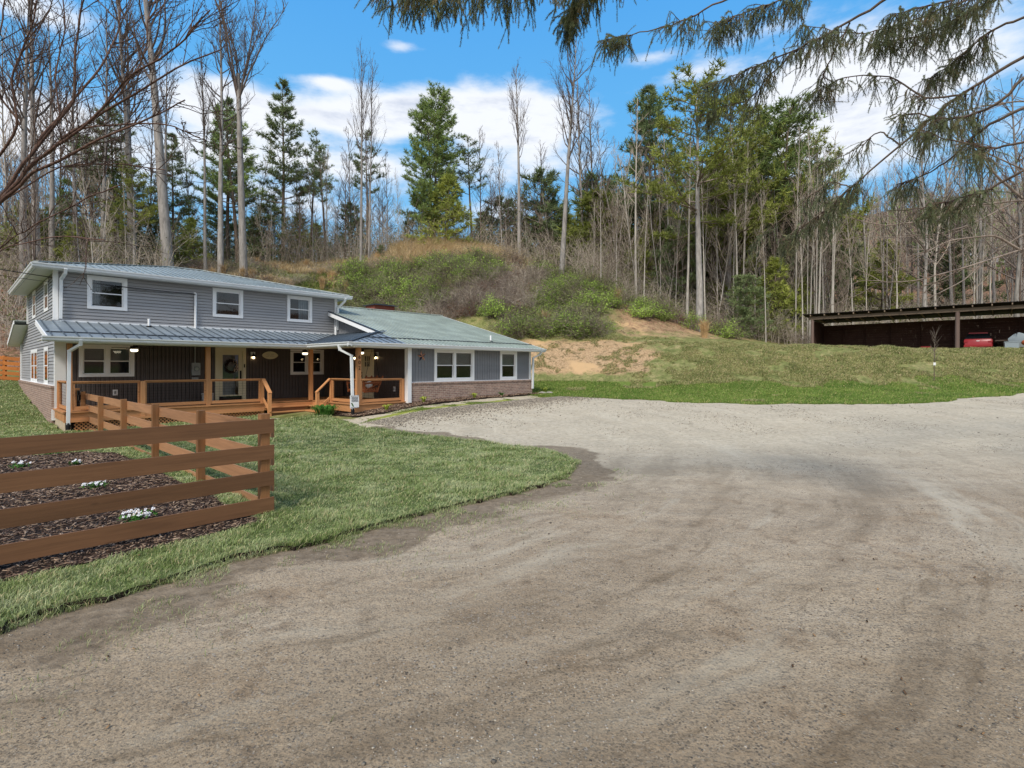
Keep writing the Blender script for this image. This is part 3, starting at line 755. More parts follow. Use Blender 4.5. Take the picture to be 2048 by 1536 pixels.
def bits(name, X, Y, Z, L, W, T, mat, seed, label, cat, flat=.25):
    """small elongated hexahedral bits"""
    n = len(X); rs = np.random.RandomState(seed)
    a = rs.uniform(0, 2*np.pi, n); t = rs.uniform(-flat, flat, n)
    d = np.stack([np.cos(a)*np.cos(t), np.sin(a)*np.cos(t), np.sin(t)], 1); s_ = np.stack([-np.sin(a), np.cos(a), 0*a], 1); u = np.cross(d, s_)
    C = np.stack([X, Y, Z], 1); P = []
    for i, j, k in ((-1,-1,-1),(1,-1,-1),(1,1,-1),(-1,1,-1),(-1,-1,1),(1,-1,1),(1,1,1),(-1,1,1)):
        sc = rs.uniform(.55, 1.15, (n, 3)) if True else 1
        P.append(C+d*(i*L[:, None]/2*sc[:, :1])+s_*(j*W[:, None]/2*sc[:, 1:2])+u*(k*T[:, None]/2*sc[:, 2:]))
    V = np.stack(P, 1).reshape(-1, 3); b = (np.arange(n)*8)[:, None]
    q = np.array([(0,3,2,1),(4,5,6,7),(0,1,5,4),(1,2,6,5),(2,3,7,6),(3,0,4,7)])
    fs = (b[:, :, None]+q[None]).reshape(-1, 4)
    me = mesh_np(name, V, [fs])
    t_ = me.attributes.new('var', 'FLOAT', 'POINT'); t_.data.foreach_set('value', np.repeat(rs.rand(n), 8).astype(np.float32))
    return tag(link(name, me, M[mat]), label, cat, None, 'stuff')
def bitmat(name, stops):
    g = G(name); a = g.attr('var').outputs['Fac']
    return g.end(g.bsdf(g.ramp(a, [(p, lin(c)) for p, c in stops]), .9, 0, None, .2))
M['chipbits'] = bitmat('mulch_chips', [(0, '#2C211C'), (.4, '#5A463B'), (.75, '#86705F'), (1, '#B59E88')])
M['stonebits'] = bitmat('gravel_stones', [(0, '#5A544C'), (.4, '#80786C'), (.8, '#A0968A'), (1, '#B8AE9E')])
def mulch_bits():
    rs = np.random.RandomState(33); n = 30000
    y = 4+rs.power(1.4, n)*10; x = -rs.uniform(.35, 1.12, n)*y
    k = inpoly(x, y, MUL); x = x[k]; y = y[k]; n = len(x); r = np.hypot(x, y)/7
    z = Hn(x, y)+.062+.05*(fbm(x, y, 2.2, 31, 3)-.35)+rs.uniform(0, .012, n)
    bits('mulch_chips', x, y, z, rs.uniform(.02, .09, n)*np.maximum(r, .7), rs.uniform(.006, .018, n)*np.maximum(r, .8), rs.uniform(.003, .01, n), 'chipbits', 2, 'brown shredded bark chips covering the fenced flower bed', 'mulch')
    n = 9000; s = rs.uniform(9.8, 20.2, n); c = rs.uniform(16.4, 17.6, n); x = s*ES[0]+c*EC[0]; y = s*ES[1]+c*EC[1]
    k = inpoly(x, y, BED); x = x[k]; y = y[k]; n = len(x)
    z = Hn(x, y)+.03+.10*(fbm(x, y, 2.2, 31, 3)-.35)+rs.uniform(0, .03, n)
    bits('bed_mulch', x, y, z, rs.uniform(.03, .12, n), rs.uniform(.015, .04, n), rs.uniform(.01, .03, n), 'chipbits', 3, 'dark bark mulch lumps in the bed along the brick wall', 'mulch')
mulch_bits()
def gravel_bits():
    rs = np.random.RandomState(41); n = 60000
    y = 2.2+rs.power(1.1, n)*20; x = rs.uniform(-1.05, 1.1, n)*y
    m = fbm(x, y, .7, 61, 3); k = (~inpoly(x, y, LAWND)) & (np.hypot(x, y) < rb(np.arctan2(x, y))-.2) & (rs.rand(n) < .06+1.1*sm(m, .52, .70))
    s = x*ES[0]+y*ES[1]; c = x*EC[0]+y*EC[1]; k &= ~((c > 16.6) & (s > 7.5) & (s < 20.5))
    x = x[k]; y = y[k]; n = len(x); L = rs.uniform(.005, .016, n)*np.where(rs.rand(n) < .02, 1.8, 1)*np.maximum(1, y/9)
    bits('gravel', x, y, Hn(x, y)+L*.1, L, L*rs.uniform(.6, 1, n), L*.55, 'stonebits', 4, 'loose grey and tan gravel stones scattered on the drive', 'gravel')
    n = 14000; s = rs.uniform(9.5, 21, n); c = 15.45-rs.exponential(.55, n); x = s*ES[0]+c*EC[0]; y = s*ES[1]+c*EC[1]
    k = (~inpoly(x, y, LAWND)); x = x[k]; y = y[k]; n = len(x); L = rs.uniform(.02, .05, n)
    bits('crushed_stone', x, y, Hn(x, y)+L*.15, L, L*.8, L*.6, 'stonebits', 5, 'pale crushed stone heaped along the house side of the drive', 'gravel')
gravel_bits()
def litter():
    rs = np.random.RandomState(51); n = 2600; y = 2.4+rs.power(1.2, n)*22; x = rs.uniform(-1.0, 1.1, n)*y
    k = (np.hypot(x, y) < rb(np.arctan2(x, y))) & (rs.rand(n) < .25+.9*(fbm(x, y, .4, 17, 2) > .55)); s = x*ES[0]+y*ES[1]; c = x*EC[0]+y*EC[1]; k &= ~((c > 17) & (s > 2)) & ~inpoly(x, y, MUL)
    x = x[k]; y = y[k]; n = len(x); inl = inpoly(x, y, LAWND); L = rs.uniform(.010, .028, n)
    bits('fallen_leaves', x, y, Hn(x, y)+.012+inl*.07, L, L*.55, L*.06, 'leafbits', 6, 'small dry brown leaves and twigs lying on the drive', 'leaves', .5)
M['leafbits'] = bitmat('dry_leaf_bits', [(0, '#4E3B2C'), (.5, '#7E6248'), (1, '#A88A64')])
litter()
# ------------------------------------------------------------------ house
HO = Thing('house', (2.4, 22.9, 0), 'H', 'grey two-storey house with a low wing, white trim, steel roofs and a deep front porch', 'house')
Z1 = .64
class Plane:
    """wall plane: a runs along, z up, out is outward"""
    def __init__(s, base, d, n): s.b = Vector(base); s.d = Vector(d); s.n = Vector(n)
    def P(s, a, z, o=0): return s.b + s.d*a + Vector((0,0,z)) + s.n*o
    def quad(s, mb, a0, a1, z0, z1, o0, o1=None, flip=False):
        o1 = o0 if o1 is None else o1
        vs = [s.P(a0, z0, o0), s.P(a1, z0, o0), s.P(a1, z1, o1), s.P(a0, z1, o1)]
        mb.add(vs, [(0,1,2,3)])
    def box(s, mb, a0, a1, z0, z1, o0, o1):
        c = [s.P(a, z, o) for o in (o0, o1) for a, z in ((a0,z0),(a1,z0),(a1,z1),(a0,z1))]
        mb.add(c, [(0,3,2,1),(4,5,6,7),(0,1,5,4),(1,2,6,5),(2,3,7,6),(3,0,4,7)])
def holes_cut(a0, a1, z0, z1, holes):
    iv = [(a0, a1)]
    for h in holes:
        if h[2] < z1-1e-4 and h[3] > z0+1e-4:
            nv = []
            for x, y in iv:
                if h[1] <= x or h[0] >= y: nv.append((x, y))
                else:
                    if h[0] > x: nv.append((x, h[0]))
                    if h[1] < y: nv.append((h[1], y))
            iv = nv
    return iv
def lap(mb, pl, a0, a1, z0, z1, holes, ch=.115, a0f=None, a1f=None):
    zs = [z0+ch*i for i in range(int((z1-z0)/ch)+1)]+[z1]
    zs += [z+.020 for z in zs[:-1]]
    zs += [h for q in holes for h in (q[2], q[3]) if z0 < h < z1]; zs = sorted(set(round(z, 4) for z in zs))
    for za, zb in zip(zs, zs[1:]):
        if zb-za < 1e-3: continue
        k = int((za-z0+1e-3)/ch); f0 = (za-z0)/ch-k; f1 = min(1, f0+(zb-za)/ch)
        oa = .026*(1-f0)+.004*f0; ob = .026*(1-f1)+.004*f1
        gr = f0 < .165
        if gr: oa = ob = -.02
        lo = a0f(za) if a0f else a0; hi = a1f(za) if a1f else a1
        for x, y in holes_cut(lo, hi, za, zb, holes):
            pl.quad(mb, x, y, za, zb, oa, ob)
            if gr:
                mb.add([pl.P(x, zb, -.02), pl.P(y, zb, -.02), pl.P(y, zb, .022), pl.P(x, zb, .022)], [(0,1,2,3)]); mb.add([pl.P(x, za, -.02), pl.P(y, za, -.02), pl.P(y, za, .004), pl.P(x, za, .004)], [(0,1,2,3)])
def vert(mb, pl, a0, a1, z0, z1, holes, w=.15, zt=None):
    prof = [(0, .0), (.004, -.035), (.022, -.035), (.026, 0), (.085, 0), (.088, -.012), (.096, -.012), (.099, 0), (w, .0)]
    n = int((a1-a0)/w)+1
    for i in range(n):
        for (p, o), (q, r) in zip(prof, prof[1:]):
            x = a0+i*w+p; y = min(a1, a0+i*w+q)
            if y-x < 1e-4: continue
            zs = sorted(set([z0, z1]+[h for g in holes if g[0] < y-1e-3 and g[1] > x+1e-3 for h in (g[2], g[3]) if z0 < h < z1]))
            for za, zb in zip(zs, zs[1:]):
                if any(g[0] < y-1e-3 and g[1] > x+1e-3 and g[2] < zb-1e-3 and g[3] > za+1e-3 for g in holes): continue
                ta = tb = zb
                if zt and zb == z1: ta, tb = zt(x), zt(y)
                if min(ta, tb) <= za: continue
                mb.add([pl.P(x, za, o+.02), pl.P(y, za, r+.02), pl.P(y, tb, r+.02), pl.P(x, ta, o+.02)], [(0,1,2,3)])
def box_wall(mb, pl, a0, a1, z0, z1, holes, o0, o1):
    zs = sorted(set([z0, z1]+[h for g in holes for h in (g[2], g[3]) if z0 < h < z1]))
    for za, zb in zip(zs, zs[1:]):
        for x, y in holes_cut(a0, a1, za, zb, holes): pl.quad(mb, x, y, za, zb, o1); pl.quad(mb, x, y, za, zb, o0)

FR = Plane((0, 22.9, 0), (1,0,0), (0,-1,0))          # main front wall
WF = Plane((0, 17.3, 0), (1,0,0), (0,-1,0))          # wing front
LS = Plane((2.4, 0, 0), (0,1,0), (-1,0,0))           # left side
WS = Plane((12.5, 0, 0), (0,1,0), (-1,0,0))          # porch side of wing
ins = .12
up_w = [(3.22, 4.35, 4.0, 5.15), (7.13, 8.27, 4.0, 5.15), (10.1, 11.23, 4.0, 5.15)]
lo_w = [(3.0, 4.56, 1.66, 2.78), (10.24, 11.79, 1.66, 2.78)]
wg_w = [(13.78, 16.04, 1.40, 2.77), (17.7, 18.87, 1.40, 2.77)]
sd_u = [(24.5, 25.7, 4.0, 5.12), (28.4, 29.6, 4.0, 5.12)]
sd_l = [(24.5, 25.7, 1.40, 2.72), (27.8, 30.2, 1.40, 2.72)]
door1 = (7.22, 8.38, Z1+.01, 2.79); door2 = (19.76, 20.92, Z1+.01, 2.76)
def shrink(h, m=.06): return [(a+m, b-m, c+m, d-m) for a, b, c, d in h]
# walls
mb = MB(); lap(mb, FR, 2.4, 12.4, 3.52, 5.19, shrink(up_w)); HO.part('upper_wall', mb, 'siding')
mb = MB(); vert(mb, FR, 2.4, 12.5, Z1, 2.9, shrink(lo_w)+[(door1[0]+.06, door1[1]-.06, 0, door1[3]-.06)], .13); HO.part('porch_wall', mb, 'porchboard_shaded')
mb = MB(); vert(mb, WS, 17.32, 22.9, Z1, 2.9, [(door2[0]+.06, door2[1]-.06, 0, door2[3]-.06)], .13); HO.part('porch_side_wall', mb, 'porchboard_shaded')
mb = MB(); lap(mb, LS, 22.9, 34.6, 1.38, 3.75, shrink(sd_l)); lap(mb, LS, 22.9, 31.5, 3.75, 5.19, shrink(sd_u)); 
mb.add([LS.P(31.5, 3.75, .01), LS.P(33.2, 3.75, .01), LS.P(31.5, 4.3, .01)], [(0,1,2)])
HO.part('side_wall', mb, 'siding')
mb = MB(); vert(mb, WF, 12.5, 19.85, 1.38, 2.86, shrink(wg_w), .15); HO.part('wing_wall', mb, 'board')
def gz(c): return 2.9+.272*(c-16.8)
mb = MB(); vert(mb, WS, 18.6, 22.9, 3.0, 4.9, [], .15, lambda c: gz(c)-.06); HO.part('gable_wall', mb, 'board')
# plain rear and right walls
mb = MB()
mb.box(12.35, 12.42, 22.95, 31.5, 2.9, 5.19); mb.box(2.45, 12.42, 31.4, 31.5, 2.9, 5.19); mb.box(2.45, 12.42, 34.5, 34.6, .6, 3.2)
mb.box(19.75, 19.85, 17.4, 32.4, .5, 2.9); mb.box(12.6, 19.85, 32.3, 32.4, .5, 2.9)
mb.add([(19.85,16.9,2.9),(19.85,24.9,5.05),(19.85,32.9,2.9)], [(0,1,2)])
HO.part('rear_wall', mb, 'siding')
# brick
mb = MB(); WFb = WF; mb.box(12.52, 19.93, 17.2, 17.33, .2, 1.30); mb.box(12.50, 19.95, 17.17, 17.33, 1.30, 1.375)
HO.part('brick_base', mb, 'brick_x')
mb = MB(); mb.box(2.30, 2.45, 22.85, 34.65, -.3, 1.30); mb.box(2.27, 2.45, 22.83, 34.67, 1.30, 1.375)
HO.part('brick_base', mb, 'brick_y')
mb = MB(); mb.box(19.83, 19.94, 17.34, 32.4, .2, 1.37); HO.part('brick_base', mb, 'brick_y')
# white trims
mb = MB()
mb.box(12.36, 12.53, 17.14, 17.36, .52, 2.88)      # wing corner trim, lower
mb.box(12.53, 12.63, 17.255, 17.33, 1.38, 2.86)
mb.box(19.77, 19.90, 17.255, 17.4, 1.38, 2.86)
mb.box(12.6, 19.8, 17.235, 17.33, 1.375, 1.40)
mb.box(2.34, 2.47, 22.84, 22.99, 3.56, 5.19)
mb.box(12.33, 12.45, 22.84, 22.99, 3.56, 5.19)
mb.box(2.37, 2.66, 22.80, 22.99, .62, 2.88)
mb.box(2.34, 12.45, 22.86, 22.93, 3.50, 3.57)
mb.box(2.34, 2.47, 31.42, 31.54, 3.9, 5.19); mb.box(2.34, 2.47, 34.52, 34.64, 1.38, 3.1)
mb.box(2.33, 2.45, 22.84, 34.6, 1.376, 1.40)
mb.box(2.30, 2.50, 22.72, 22.86, .25, .60)
HO.part('corner_trim', mb, 'white')

def window(pl, rect, units, curt=None, blind=False, trim=.115, lab=None, fl=0.0):
    a0, a1, z0, z1 = rect; mb = MB(); pl = Plane(pl.b+pl.n*(.026 if fl else 0), pl.d, pl.n*(.12 if fl else 1))
    pl.box(mb, a0, a0+trim, z0, z1, -.02, .045); pl.box(mb, a1-trim, a1, z0, z1, -.02, .045)
    pl.box(mb, a0+trim, a1-trim, z1-trim, z1, -.02, .043); pl.box(mb, a0+trim, a1-trim, z0, z0+trim*.8, -.02, .047)
    w = (a1-a0-2*trim-(units-1)*trim)/units; cells = []
    for i in range(units):
        x = a0+trim+i*(w+trim); cells.append((x, x+w))
        if i: pl.box(mb, x-trim, x, z0+trim*.8, z1-trim, -.02, .041)
    win = HO.part('window', mb, 'white', label=lab)
    zb = z0+trim*.8; zt = z1-trim; zm = (zb+zt)/2
    for x, y in cells:
        s_ = MB(); f = .035
        for (p, q, o) in ((zb, zm+f/2, -.02), (zm-f/2, zt, 0.0)):
            pl.box(s_, x, x+f, p, q, o-.03, o); pl.box(s_, y-f, y, p, q, o-.03, o)
            pl.box(s_, x+f, y-f, p, p+f, o-.03, o-.002); pl.box(s_, x+f, y-f, q-f, q, o-.03, o-.002)
        HO.part('sash', s_, 'white', win)
        g = MB(); pl.quad(g, x+f, y-f, zb+f, zm-f/2, -.035); pl.quad(g, x+f, y-f, zm+f/2, zt-f, -.015); HO.part('pane', g, 'darkglass' if fl else 'glass', win)
        r = MB(); d = -.9
        pl.quad(r, x-.3, y+.3, zb-.4, zt+.2, d*(7 if fl else 1))
        for aa in (x-.001, y+.001): r.add([pl.P(aa, zb, -.05), pl.P(aa, zt, -.05), pl.P(aa, zt, d), pl.P(aa, zb, d)], [(0,1,2,3)])
        for zz in (zb-.001, zt+.001): r.add([pl.P(x, zz, -.05), pl.P(y, zz, -.05), pl.P(y, zz, d), pl.P(x, zz, d)], [(0,1,2,3)])
        HO.part('reveal', r, 'interior', win)
        if blind:
            b = MB(); n = 13; hh = (zt-zb)*.52
            for i in range(n):
                z = zt-.02-hh*i/n; b.add([pl.P(x+.01, z, -.07), pl.P(y-.01, z, -.07), pl.P(y-.01, z-hh/n*.75, -.10), pl.P(x+.01, z-hh/n*.75, -.10)], [(0,1,2,3)])
            HO.part('blind', b, 'blind', win)
        if curt:
            c_ = MB(); c0, c1 = x+(y-x)*curt[0], x+(y-x)*curt[1]; n = 14; ps = []
            for i in range(n+1):
                a = c0+(c1-c0)*i/n; o = -.12+.025*math.sin(i*2.1); ps.append((a, o))
            for (p, o), (q, r2) in zip(ps, ps[1:]): c_.add([pl.P(p, zb, o), pl.P(q, zb, r2), pl.P(q, zt, r2), pl.P(p, zt, o)], [(0,1,2,3)])
            HO.part('curtain', c_, 'curtain', win)
    return win
window(FR, up_w[0], 1, (.0, .3)); window(FR, up_w[1], 1, (0, .14)); window(FR, up_w[2], 1, (.5, 1.0))
window(FR, lo_w[0], 2, None, True); window(FR, lo_w[1], 2)
window(WF, wg_w[0], 2, None, True, .13); window(WF, wg_w[1], 1, None, True, .13)
window(LS, sd_u[0], 1, None, fl=1); window(LS, sd_u[1], 1, None, fl=1); window(LS, sd_l[0], 1, None, fl=1); window(LS, sd_l[1], 2, None, fl=1)

# front door: glazed white door
mb = MB(); t = .12; a0, a1, z0, z1 = door1
FR.box(mb, a0, a0+t, z0, z1, -.02, .05); FR.box(mb, a1-t, a1, z0, z1, -.02, .05); FR.box(mb, a0+t, a1-t, z1-t, z1, -.02, .048)
HO.part('door_frame', mb, 'cream')
x0, x1 = a0+t, a1-t; zt = z1-t
mb = MB(); st = .16
FR.box(mb, x0, x0+st, z0, zt, -.04, .01); FR.box(mb, x1-st, x1, z0, zt, -.04, .01)
FR.box(mb, x0+st, x1-st, zt-.18, zt, -.04, .008); FR.box(mb, x0+st, x1-st, z0, z0+.22, -.04, .008)
DR = HO.part('door', mb, 'cream', label='front door with a long glass panel')
g = MB(); FR.quad(g, x0+st, x1-st, z0+.22, zt-.18, -.02); HO.part('pane', g, 'glass', DR)
g = MB(); FR.box(g, x0+.03, x1-.03, z0+.015, z0+.17, .011, .016); HO.part('kick_plate', g, 'darkglass', DR)
g = MB(); FR.box(g, x1-.11, x1-.05, 1.52, 1.85, .011, .035); FR.box(g, x1-.12, x1-.04, 1.46, 1.52, .011, .07); HO.part('handle', g, 'black', DR)
g = MB(); FR.quad(g, x0, x1, z0, zt, -.8); g.add([FR.P(x0+.1, z0, -.5), FR.P(x0+.32, z0, -.45), FR.P(x0+.32, zt, -.45), FR.P(x0+.1, zt, -.5)], [(0,1,2,3)]); HO.part('reveal', g, 'curtain', DR)
g = MB(); FR.box(g, a1-t+.035, a1-.05, 1.98, 2.12, .052, .075); HO.part('doorbell', g, 'black')
# side door: six-pane white door
a0, a1, z0, z1 = door2; mb = MB(); t = .1
WS.box(mb, a0, a0+t, z0, z1, -.02, .05); WS.box(mb, a1-t, a1, z0, z1, -.02, .05); WS.box(mb, a0+t, a1-t, z1-t, z1, -.02, .048)
HO.part('door_frame', mb, 'cream')
mb = MB(); x0, x1 = a0+t, a1-t
wl, wr, wb, wt = x0+.27, x1-.27, 2.02, 2.48
WS.box(mb, x0, wl, z0, z1-t, -.04, .01); WS.box(mb, wr, x1, z0, z1-t, -.04, .01)
WS.box(mb, wl, wr, z0, wb, -.04, .01); WS.box(mb, wl, wr, wt, z1-t, -.04, .01)
for i in (1, 2): WS.box(mb, wl+(wr-wl)*i/3-.012, wl+(wr-wl)*i/3+.012, wb, wt, -.03, .006)
WS.box(mb, wl, wr, (wb+wt)/2-.012, (wb+wt)/2+.012, -.03, .004)
D2 = HO.part('door', mb, 'cream', label='plain pale side door with six small panes')
g = MB(); WS.quad(g, wl, wr, wb, wt, -.02); HO.part('pane', g, 'darkglass', D2)
g = MB(); g.ell(WS.P(x1-.1, 1.6, .05), (.035,.035,.035)); g.ell(WS.P(x1-.1, 1.75, .03), (.025,.025,.025)); HO.part('handle', g, 'black', D2)

# ---- roofs
def clip_iv(poly, val, ax):
    xs = []; n = len(poly)
    for i in range(n):
        p, q = poly[i], poly[(i+1) % n]
        if (p[ax]-val)*(q[ax]-val) < 0:
            t = (val-p[ax])/(q[ax]-p[ax]); xs.append(p[1-ax]+(q[1-ax]-p[1-ax])*t)
    return (min(xs), max(xs)) if len(xs) >= 2 else None
def roof(name, poly, fz, ribax, mat, sp=.23, lab=None):
    mb = MB(); rb_ = MB(); mb.prism(poly, -.035, 0, lambda x, y: fz(x, y))
    lo = min(p[ribax] for p in poly); hi = max(p[ribax] for p in poly); v = lo+.1
    while v < hi-.02:
        iv = clip_iv(poly, v, ribax)
        if iv and iv[1]-iv[0] > .05:
            p = (v, iv[0]) if ribax == 0 else (iv[0], v); q = (v, iv[1]) if ribax == 0 else (iv[1], v)
            a = Vector((p[0], p[1], fz(*p)+.008)); b = Vector((q[0], q[1], fz(*q)+.008))
            rb_.bar(a, b, .035, .04)
        v += sp
    o = HO.part(name, mb, mat, label=lab); HO.part('roof_ribs', rb_, {'roof': 'rib', 'roof_green_refl': 'rib_green', 'roof_blue_refl': 'rib_blue'}[mat], o); return o
E0, E1, C0_, C1_ = 1.88, 12.85, 22.42, 32.0; dh = (C1_-C0_)/2; ez = 5.33; pk = .236
rz = lambda d: ez+pk*d
roof('roof', [(E0,C0_),(E1,C0_),(E1-dh,C0_+dh),(E0+dh,C0_+dh)], lambda x, y: rz(y-C0_), 0, 'roof', lab='pale steel front slope of the upper roof')
roof('roof', [(E0,C0_),(E0+dh,C0_+dh),(E0,C1_)], lambda x, y: rz(x-E0), 1, 'roof', lab='left slope of the upper roof')
roof('roof', [(E1,C0_),(E1,C1_),(E1-dh,C0_+dh)], lambda x, y: rz(E1-x), 1, 'roof', lab='right slope of the upper roof')
roof('roof', [(E0,C1_),(E0+dh,C0_+dh),(E1-dh,C0_+dh),(E1,C1_)], lambda x, y: rz(C1_-y), 0, 'roof', lab='rear slope of the upper roof')
mb = MB()
for a, b in (((E0,C0_),(E0+dh,C0_+dh)), ((E1,C0_),(E1-dh,C0_+dh))): mb.bar((a[0],a[1],ez+.03), (b[0],b[1],rz(dh)+.03), .16, .03)
mb.bar((E0+dh, C0_+dh, rz(dh)+.03), (E1-dh, C0_+dh, rz(dh)+.03), .2, .03); HO.part('ridge_cap', mb, 'roof')
mb = MB(); mb.box(E0+.03, E1-.03, C0_+.03, C1_-.03, 5.19, 5.205); HO.part('soffit', mb, 'soffit')
# porch roof planes
pz = lambda x, y: 2.9+.217*(y-20.0)
roof('porch_roof', [(1.93,20.0),(9.65,20.0),(12.45,22.88),(1.93,22.88)], pz, 0, 'roof_blue_refl', .3, 'steel roof over the left porch, blue-grey reflection in its colour')
jz = lambda x, y: 2.9+.223*(x-9.65)
hipx = 12.08; hipy = 16.8+(jz(hipx,0)-2.9)/.272
roof('porch_roof', [(9.65,16.8),(hipx,hipy),(12.48,hipy),(12.48,22.88),(12.45,22.88),(9.65,20.0)], jz, 1, 'roof_blue_refl', .3, 'small porch roof slope facing the steps')
wz = lambda x, y: 2.9+.272*(y-16.8)
roof('wing_roof', [(hipx,16.8),(20.4,16.8),(20.4,24.9),(hipx,24.9)], wz, 0, 'roof_green_refl', .23, 'steel front slope of the wing roof, greenish reflection in its colour')
roof('wing_roof', [(9.65,16.8),(hipx,16.8),(hipx,hipy)], wz, 0, 'roof_blue_refl', .3, 'steel roof corner over the porch post')
roof('wing_roof', [(12.5,24.9),(20.4,24.9),(20.4,33.0),(12.5,33.0)], lambda x, y: wz(0, 49.8-y), 0, 'roof_green_refl', .46, 'rear slope of the wing roof')
mb = MB(); mb.bar((12.5,24.9,5.13),(20.45,24.9,5.13),.22,.03)
HO.part('ridge_cap', mb, 'roof_green_refl')
mb = MB()
mb.bar((1.95,20.62,pz(0,20.62)+.022),(10.2,20.62,pz(0,20.62)+.022),.05,.03); mb.bar((10.75,17.65,wz(0,17.65)+.022),(20.38,17.65,wz(0,17.65)+.022),.06,.035)
mb.bar((9.65,16.82,2.93),(hipx,hipy,jz(hipx,0)+.03),.16,.025); mb.bar((9.68,20.02,2.93),(12.4,22.85,3.54),.14,.02)
mb.bar((hipx-.02,hipy-.3,wz(0,hipy-.3)+.02),(hipx-.02,24.9,wz(0,24.9)+.02),.10,.05)
HO.part('roof_flashing', mb, 'roof_dark')
mb = MB(); mb.bar((hipx-.05,hipy-.2,wz(0,hipy-.2)-.09),(hipx-.05,24.9,wz(0,24.9)-.09),.03,.17)
mb.bar((20.42,16.75,wz(0,16.75)-.07),(20.42,24.9,wz(0,24.9)-.07),.03,.15); mb.bar((20.42,33.05,wz(0,16.75)-.07),(20.42,24.9,wz(0,24.9)-.07),.03,.15)
mb.bar((1.91,19.98,pz(0,20)-.075),(1.91,22.86,pz(0,22.86)-.075),.03,.15)
HO.part('rake_board', mb, 'white')
mb = MB(); mb.box(1.95, 9.7, 20.06, 22.88, 2.845, 2.86); mb.box(9.7, 12.49, 16.86, 22.88, 2.846, 2.861); mb.box(12.49, 20.38, 16.86, 17.31, 2.845, 2.86)
HO.part('porch_ceiling', mb, 'soffit')
mb = MB(); mb.box(2.40, 10.2, 20.64, 20.74, 2.72, 2.84); mb.box(10.08, 10.2, 17.34, 20.64, 2.72, 2.84); mb.box(10.2, 12.36, 17.34, 17.44, 2.72, 2.84)
HO.part('porch_beam', mb, 'white')
# rear lean-to
roof('rear_roof', [(1.95,31.5),(12.6,31.5),(12.6,35.1),(1.95,35.1)], lambda x, y: 4.05-.24*(y-31.5), 0, 'roof', .4)
mb = MB(); mb.bar((1.93,31.55,3.95),(1.93,35.12,3.95-.24*3.57),.03,.17); mb.bar((1.93,35.12,3.12),(12.6,35.12,3.12),.03,.15)
mb.add([(1.95,31.5,3.85),(2.4,31.5,3.85),(2.4,35.1,2.99),(1.95,35.1,2.99)], [(0,1,2,3)]); HO.part('rear_fascia', mb, 'white')
# gutters
def gutter(a, b, z, out):
    """K-style gutter from a to b (s,c), out = unit outward (s,c)"""
    prof = [(0,-.13),(.07,-.13),(.085,-.10),(.085,-.07),(.115,-.035),(.12,0),(.11,0),(.105,-.03),(.075,-.06),(.075,-.115),(.01,-.12),(.01,0),(0,0)]
    mb = MB(); n = len(prof); vs = [(p[0]+out[0]*o, p[1]+out[1]*o, z+h) for p in (a, b) for o, h in prof]
    mb.add(vs, [(i, (i+1) % n, n+(i+1) % n, n+i) for i in range(n)]+[tuple(range(n-1, -1, -1)), tuple(range(n, 2*n))])
    mb.box(min(a[0],b[0])-abs(out[0])*.02, max(a[0],b[0])+abs(out[0])*.0, min(a[1],b[1]), max(a[1],b[1])+abs(out[1])*.02, z-.16, z-.002) 
    return HO.part('gutter', mb, 'white_metal')
gutter((1.80,20.0),(9.65,20.0),2.895,(0,-1)); gutter((9.65,19.99),(9.65,16.70),2.895,(-1,0)); gutter((9.54,16.8),(20.44,16.8),2.895,(0,-1))
gutter((1.78,22.42),(12.95,22.42),5.325,(0,-1)); gutter((1.88,22.42),(1.88,32.05),5.325,(-1,0)); gutter((12.85,32.05),(12.85,22.42),5.325,(1,0))
# downspouts
def spout(pts, foot=True, r=.042):
    mb = MB()
    for p, q in zip(pts, pts[1:]):
        d = (Vector(q)-Vector(p)).normalized()*.02
        mb.bar(Vector(p)-d, Vector(q)+d, .085, .085 if abs(d.z) > .015 else .07, (0,1,0) if abs(d.z) > .012 else (0,0,1))
    o = HO.part('downspout', mb, 'white_metal')
    if foot:
        p = Vector(pts[-1]); f = MB(); f.lathe((p.x,p.y,p.z-.12), [(.06,0),(.065,.13),(.05,.2)], 10); HO.part('drain_pipe', f, 'darkpipe', o)
spout([(2.66,19.94,2.8),(2.66,20.0,2.66),(2.44,20.30,2.47),(2.42,20.34,.25)])
spout([(2.6,22.35,5.2),(2.6,22.42,5.08),(2.53,22.76,4.9),(2.52,22.79,3.62)], False)
spout([(12.6,22.35,5.2),(12.6,22.45,5.06),(12.42,22.74,4.75),(12.42,22.78,3.75)], False)
spout([(9.60,17.5,2.8),(9.62,17.45,2.62),(9.93,17.2,2.42),(9.96,17.16,.42)])
spout([(20.15,16.74,2.8),(20.1,16.85,2.62),(19.86,17.08,2.45),(19.85,17.1,.95)], False)
# chimney, pipes, meter
mb = MB(); mb.box(15.95, 17.25, 25.2, 26.1, 4.4, 5.42); CH = HO.part('chimney', mb, simple('chimney_brick', '#7A4336', .9, 0, .25, 14, .5))
mb = MB(); mb.prism([(15.85,25.05),(17.35,25.05),(17.35,26.2),(15.85,26.2)], 5.42, 5.46); mb.prism([(15.95,25.2),(17.25,25.2),(16.9,25.9),(16.3,25.9)], 5.46, 5.50); HO.part('chimney_cap', mb, 'roof_dark', CH)
for s_, c_, z_, h_ in ((4.93,22.55,3.44,.3),(12.1,22.35,3.42,.42),(17.8,18.0,3.22,.30)):
    mb = MB(); mb.tube([(s_,c_,z_-.06),(s_,c_,z_+h_)], .04, 10); o = HO.part('vent_pipe', mb, 'white')
    mb = MB(); mb.lathe((s_,c_,z_-.04), [(.14,0),(.10,.06),(.05,.09)], 10); HO.part('pipe_boot', mb, 'black', o)
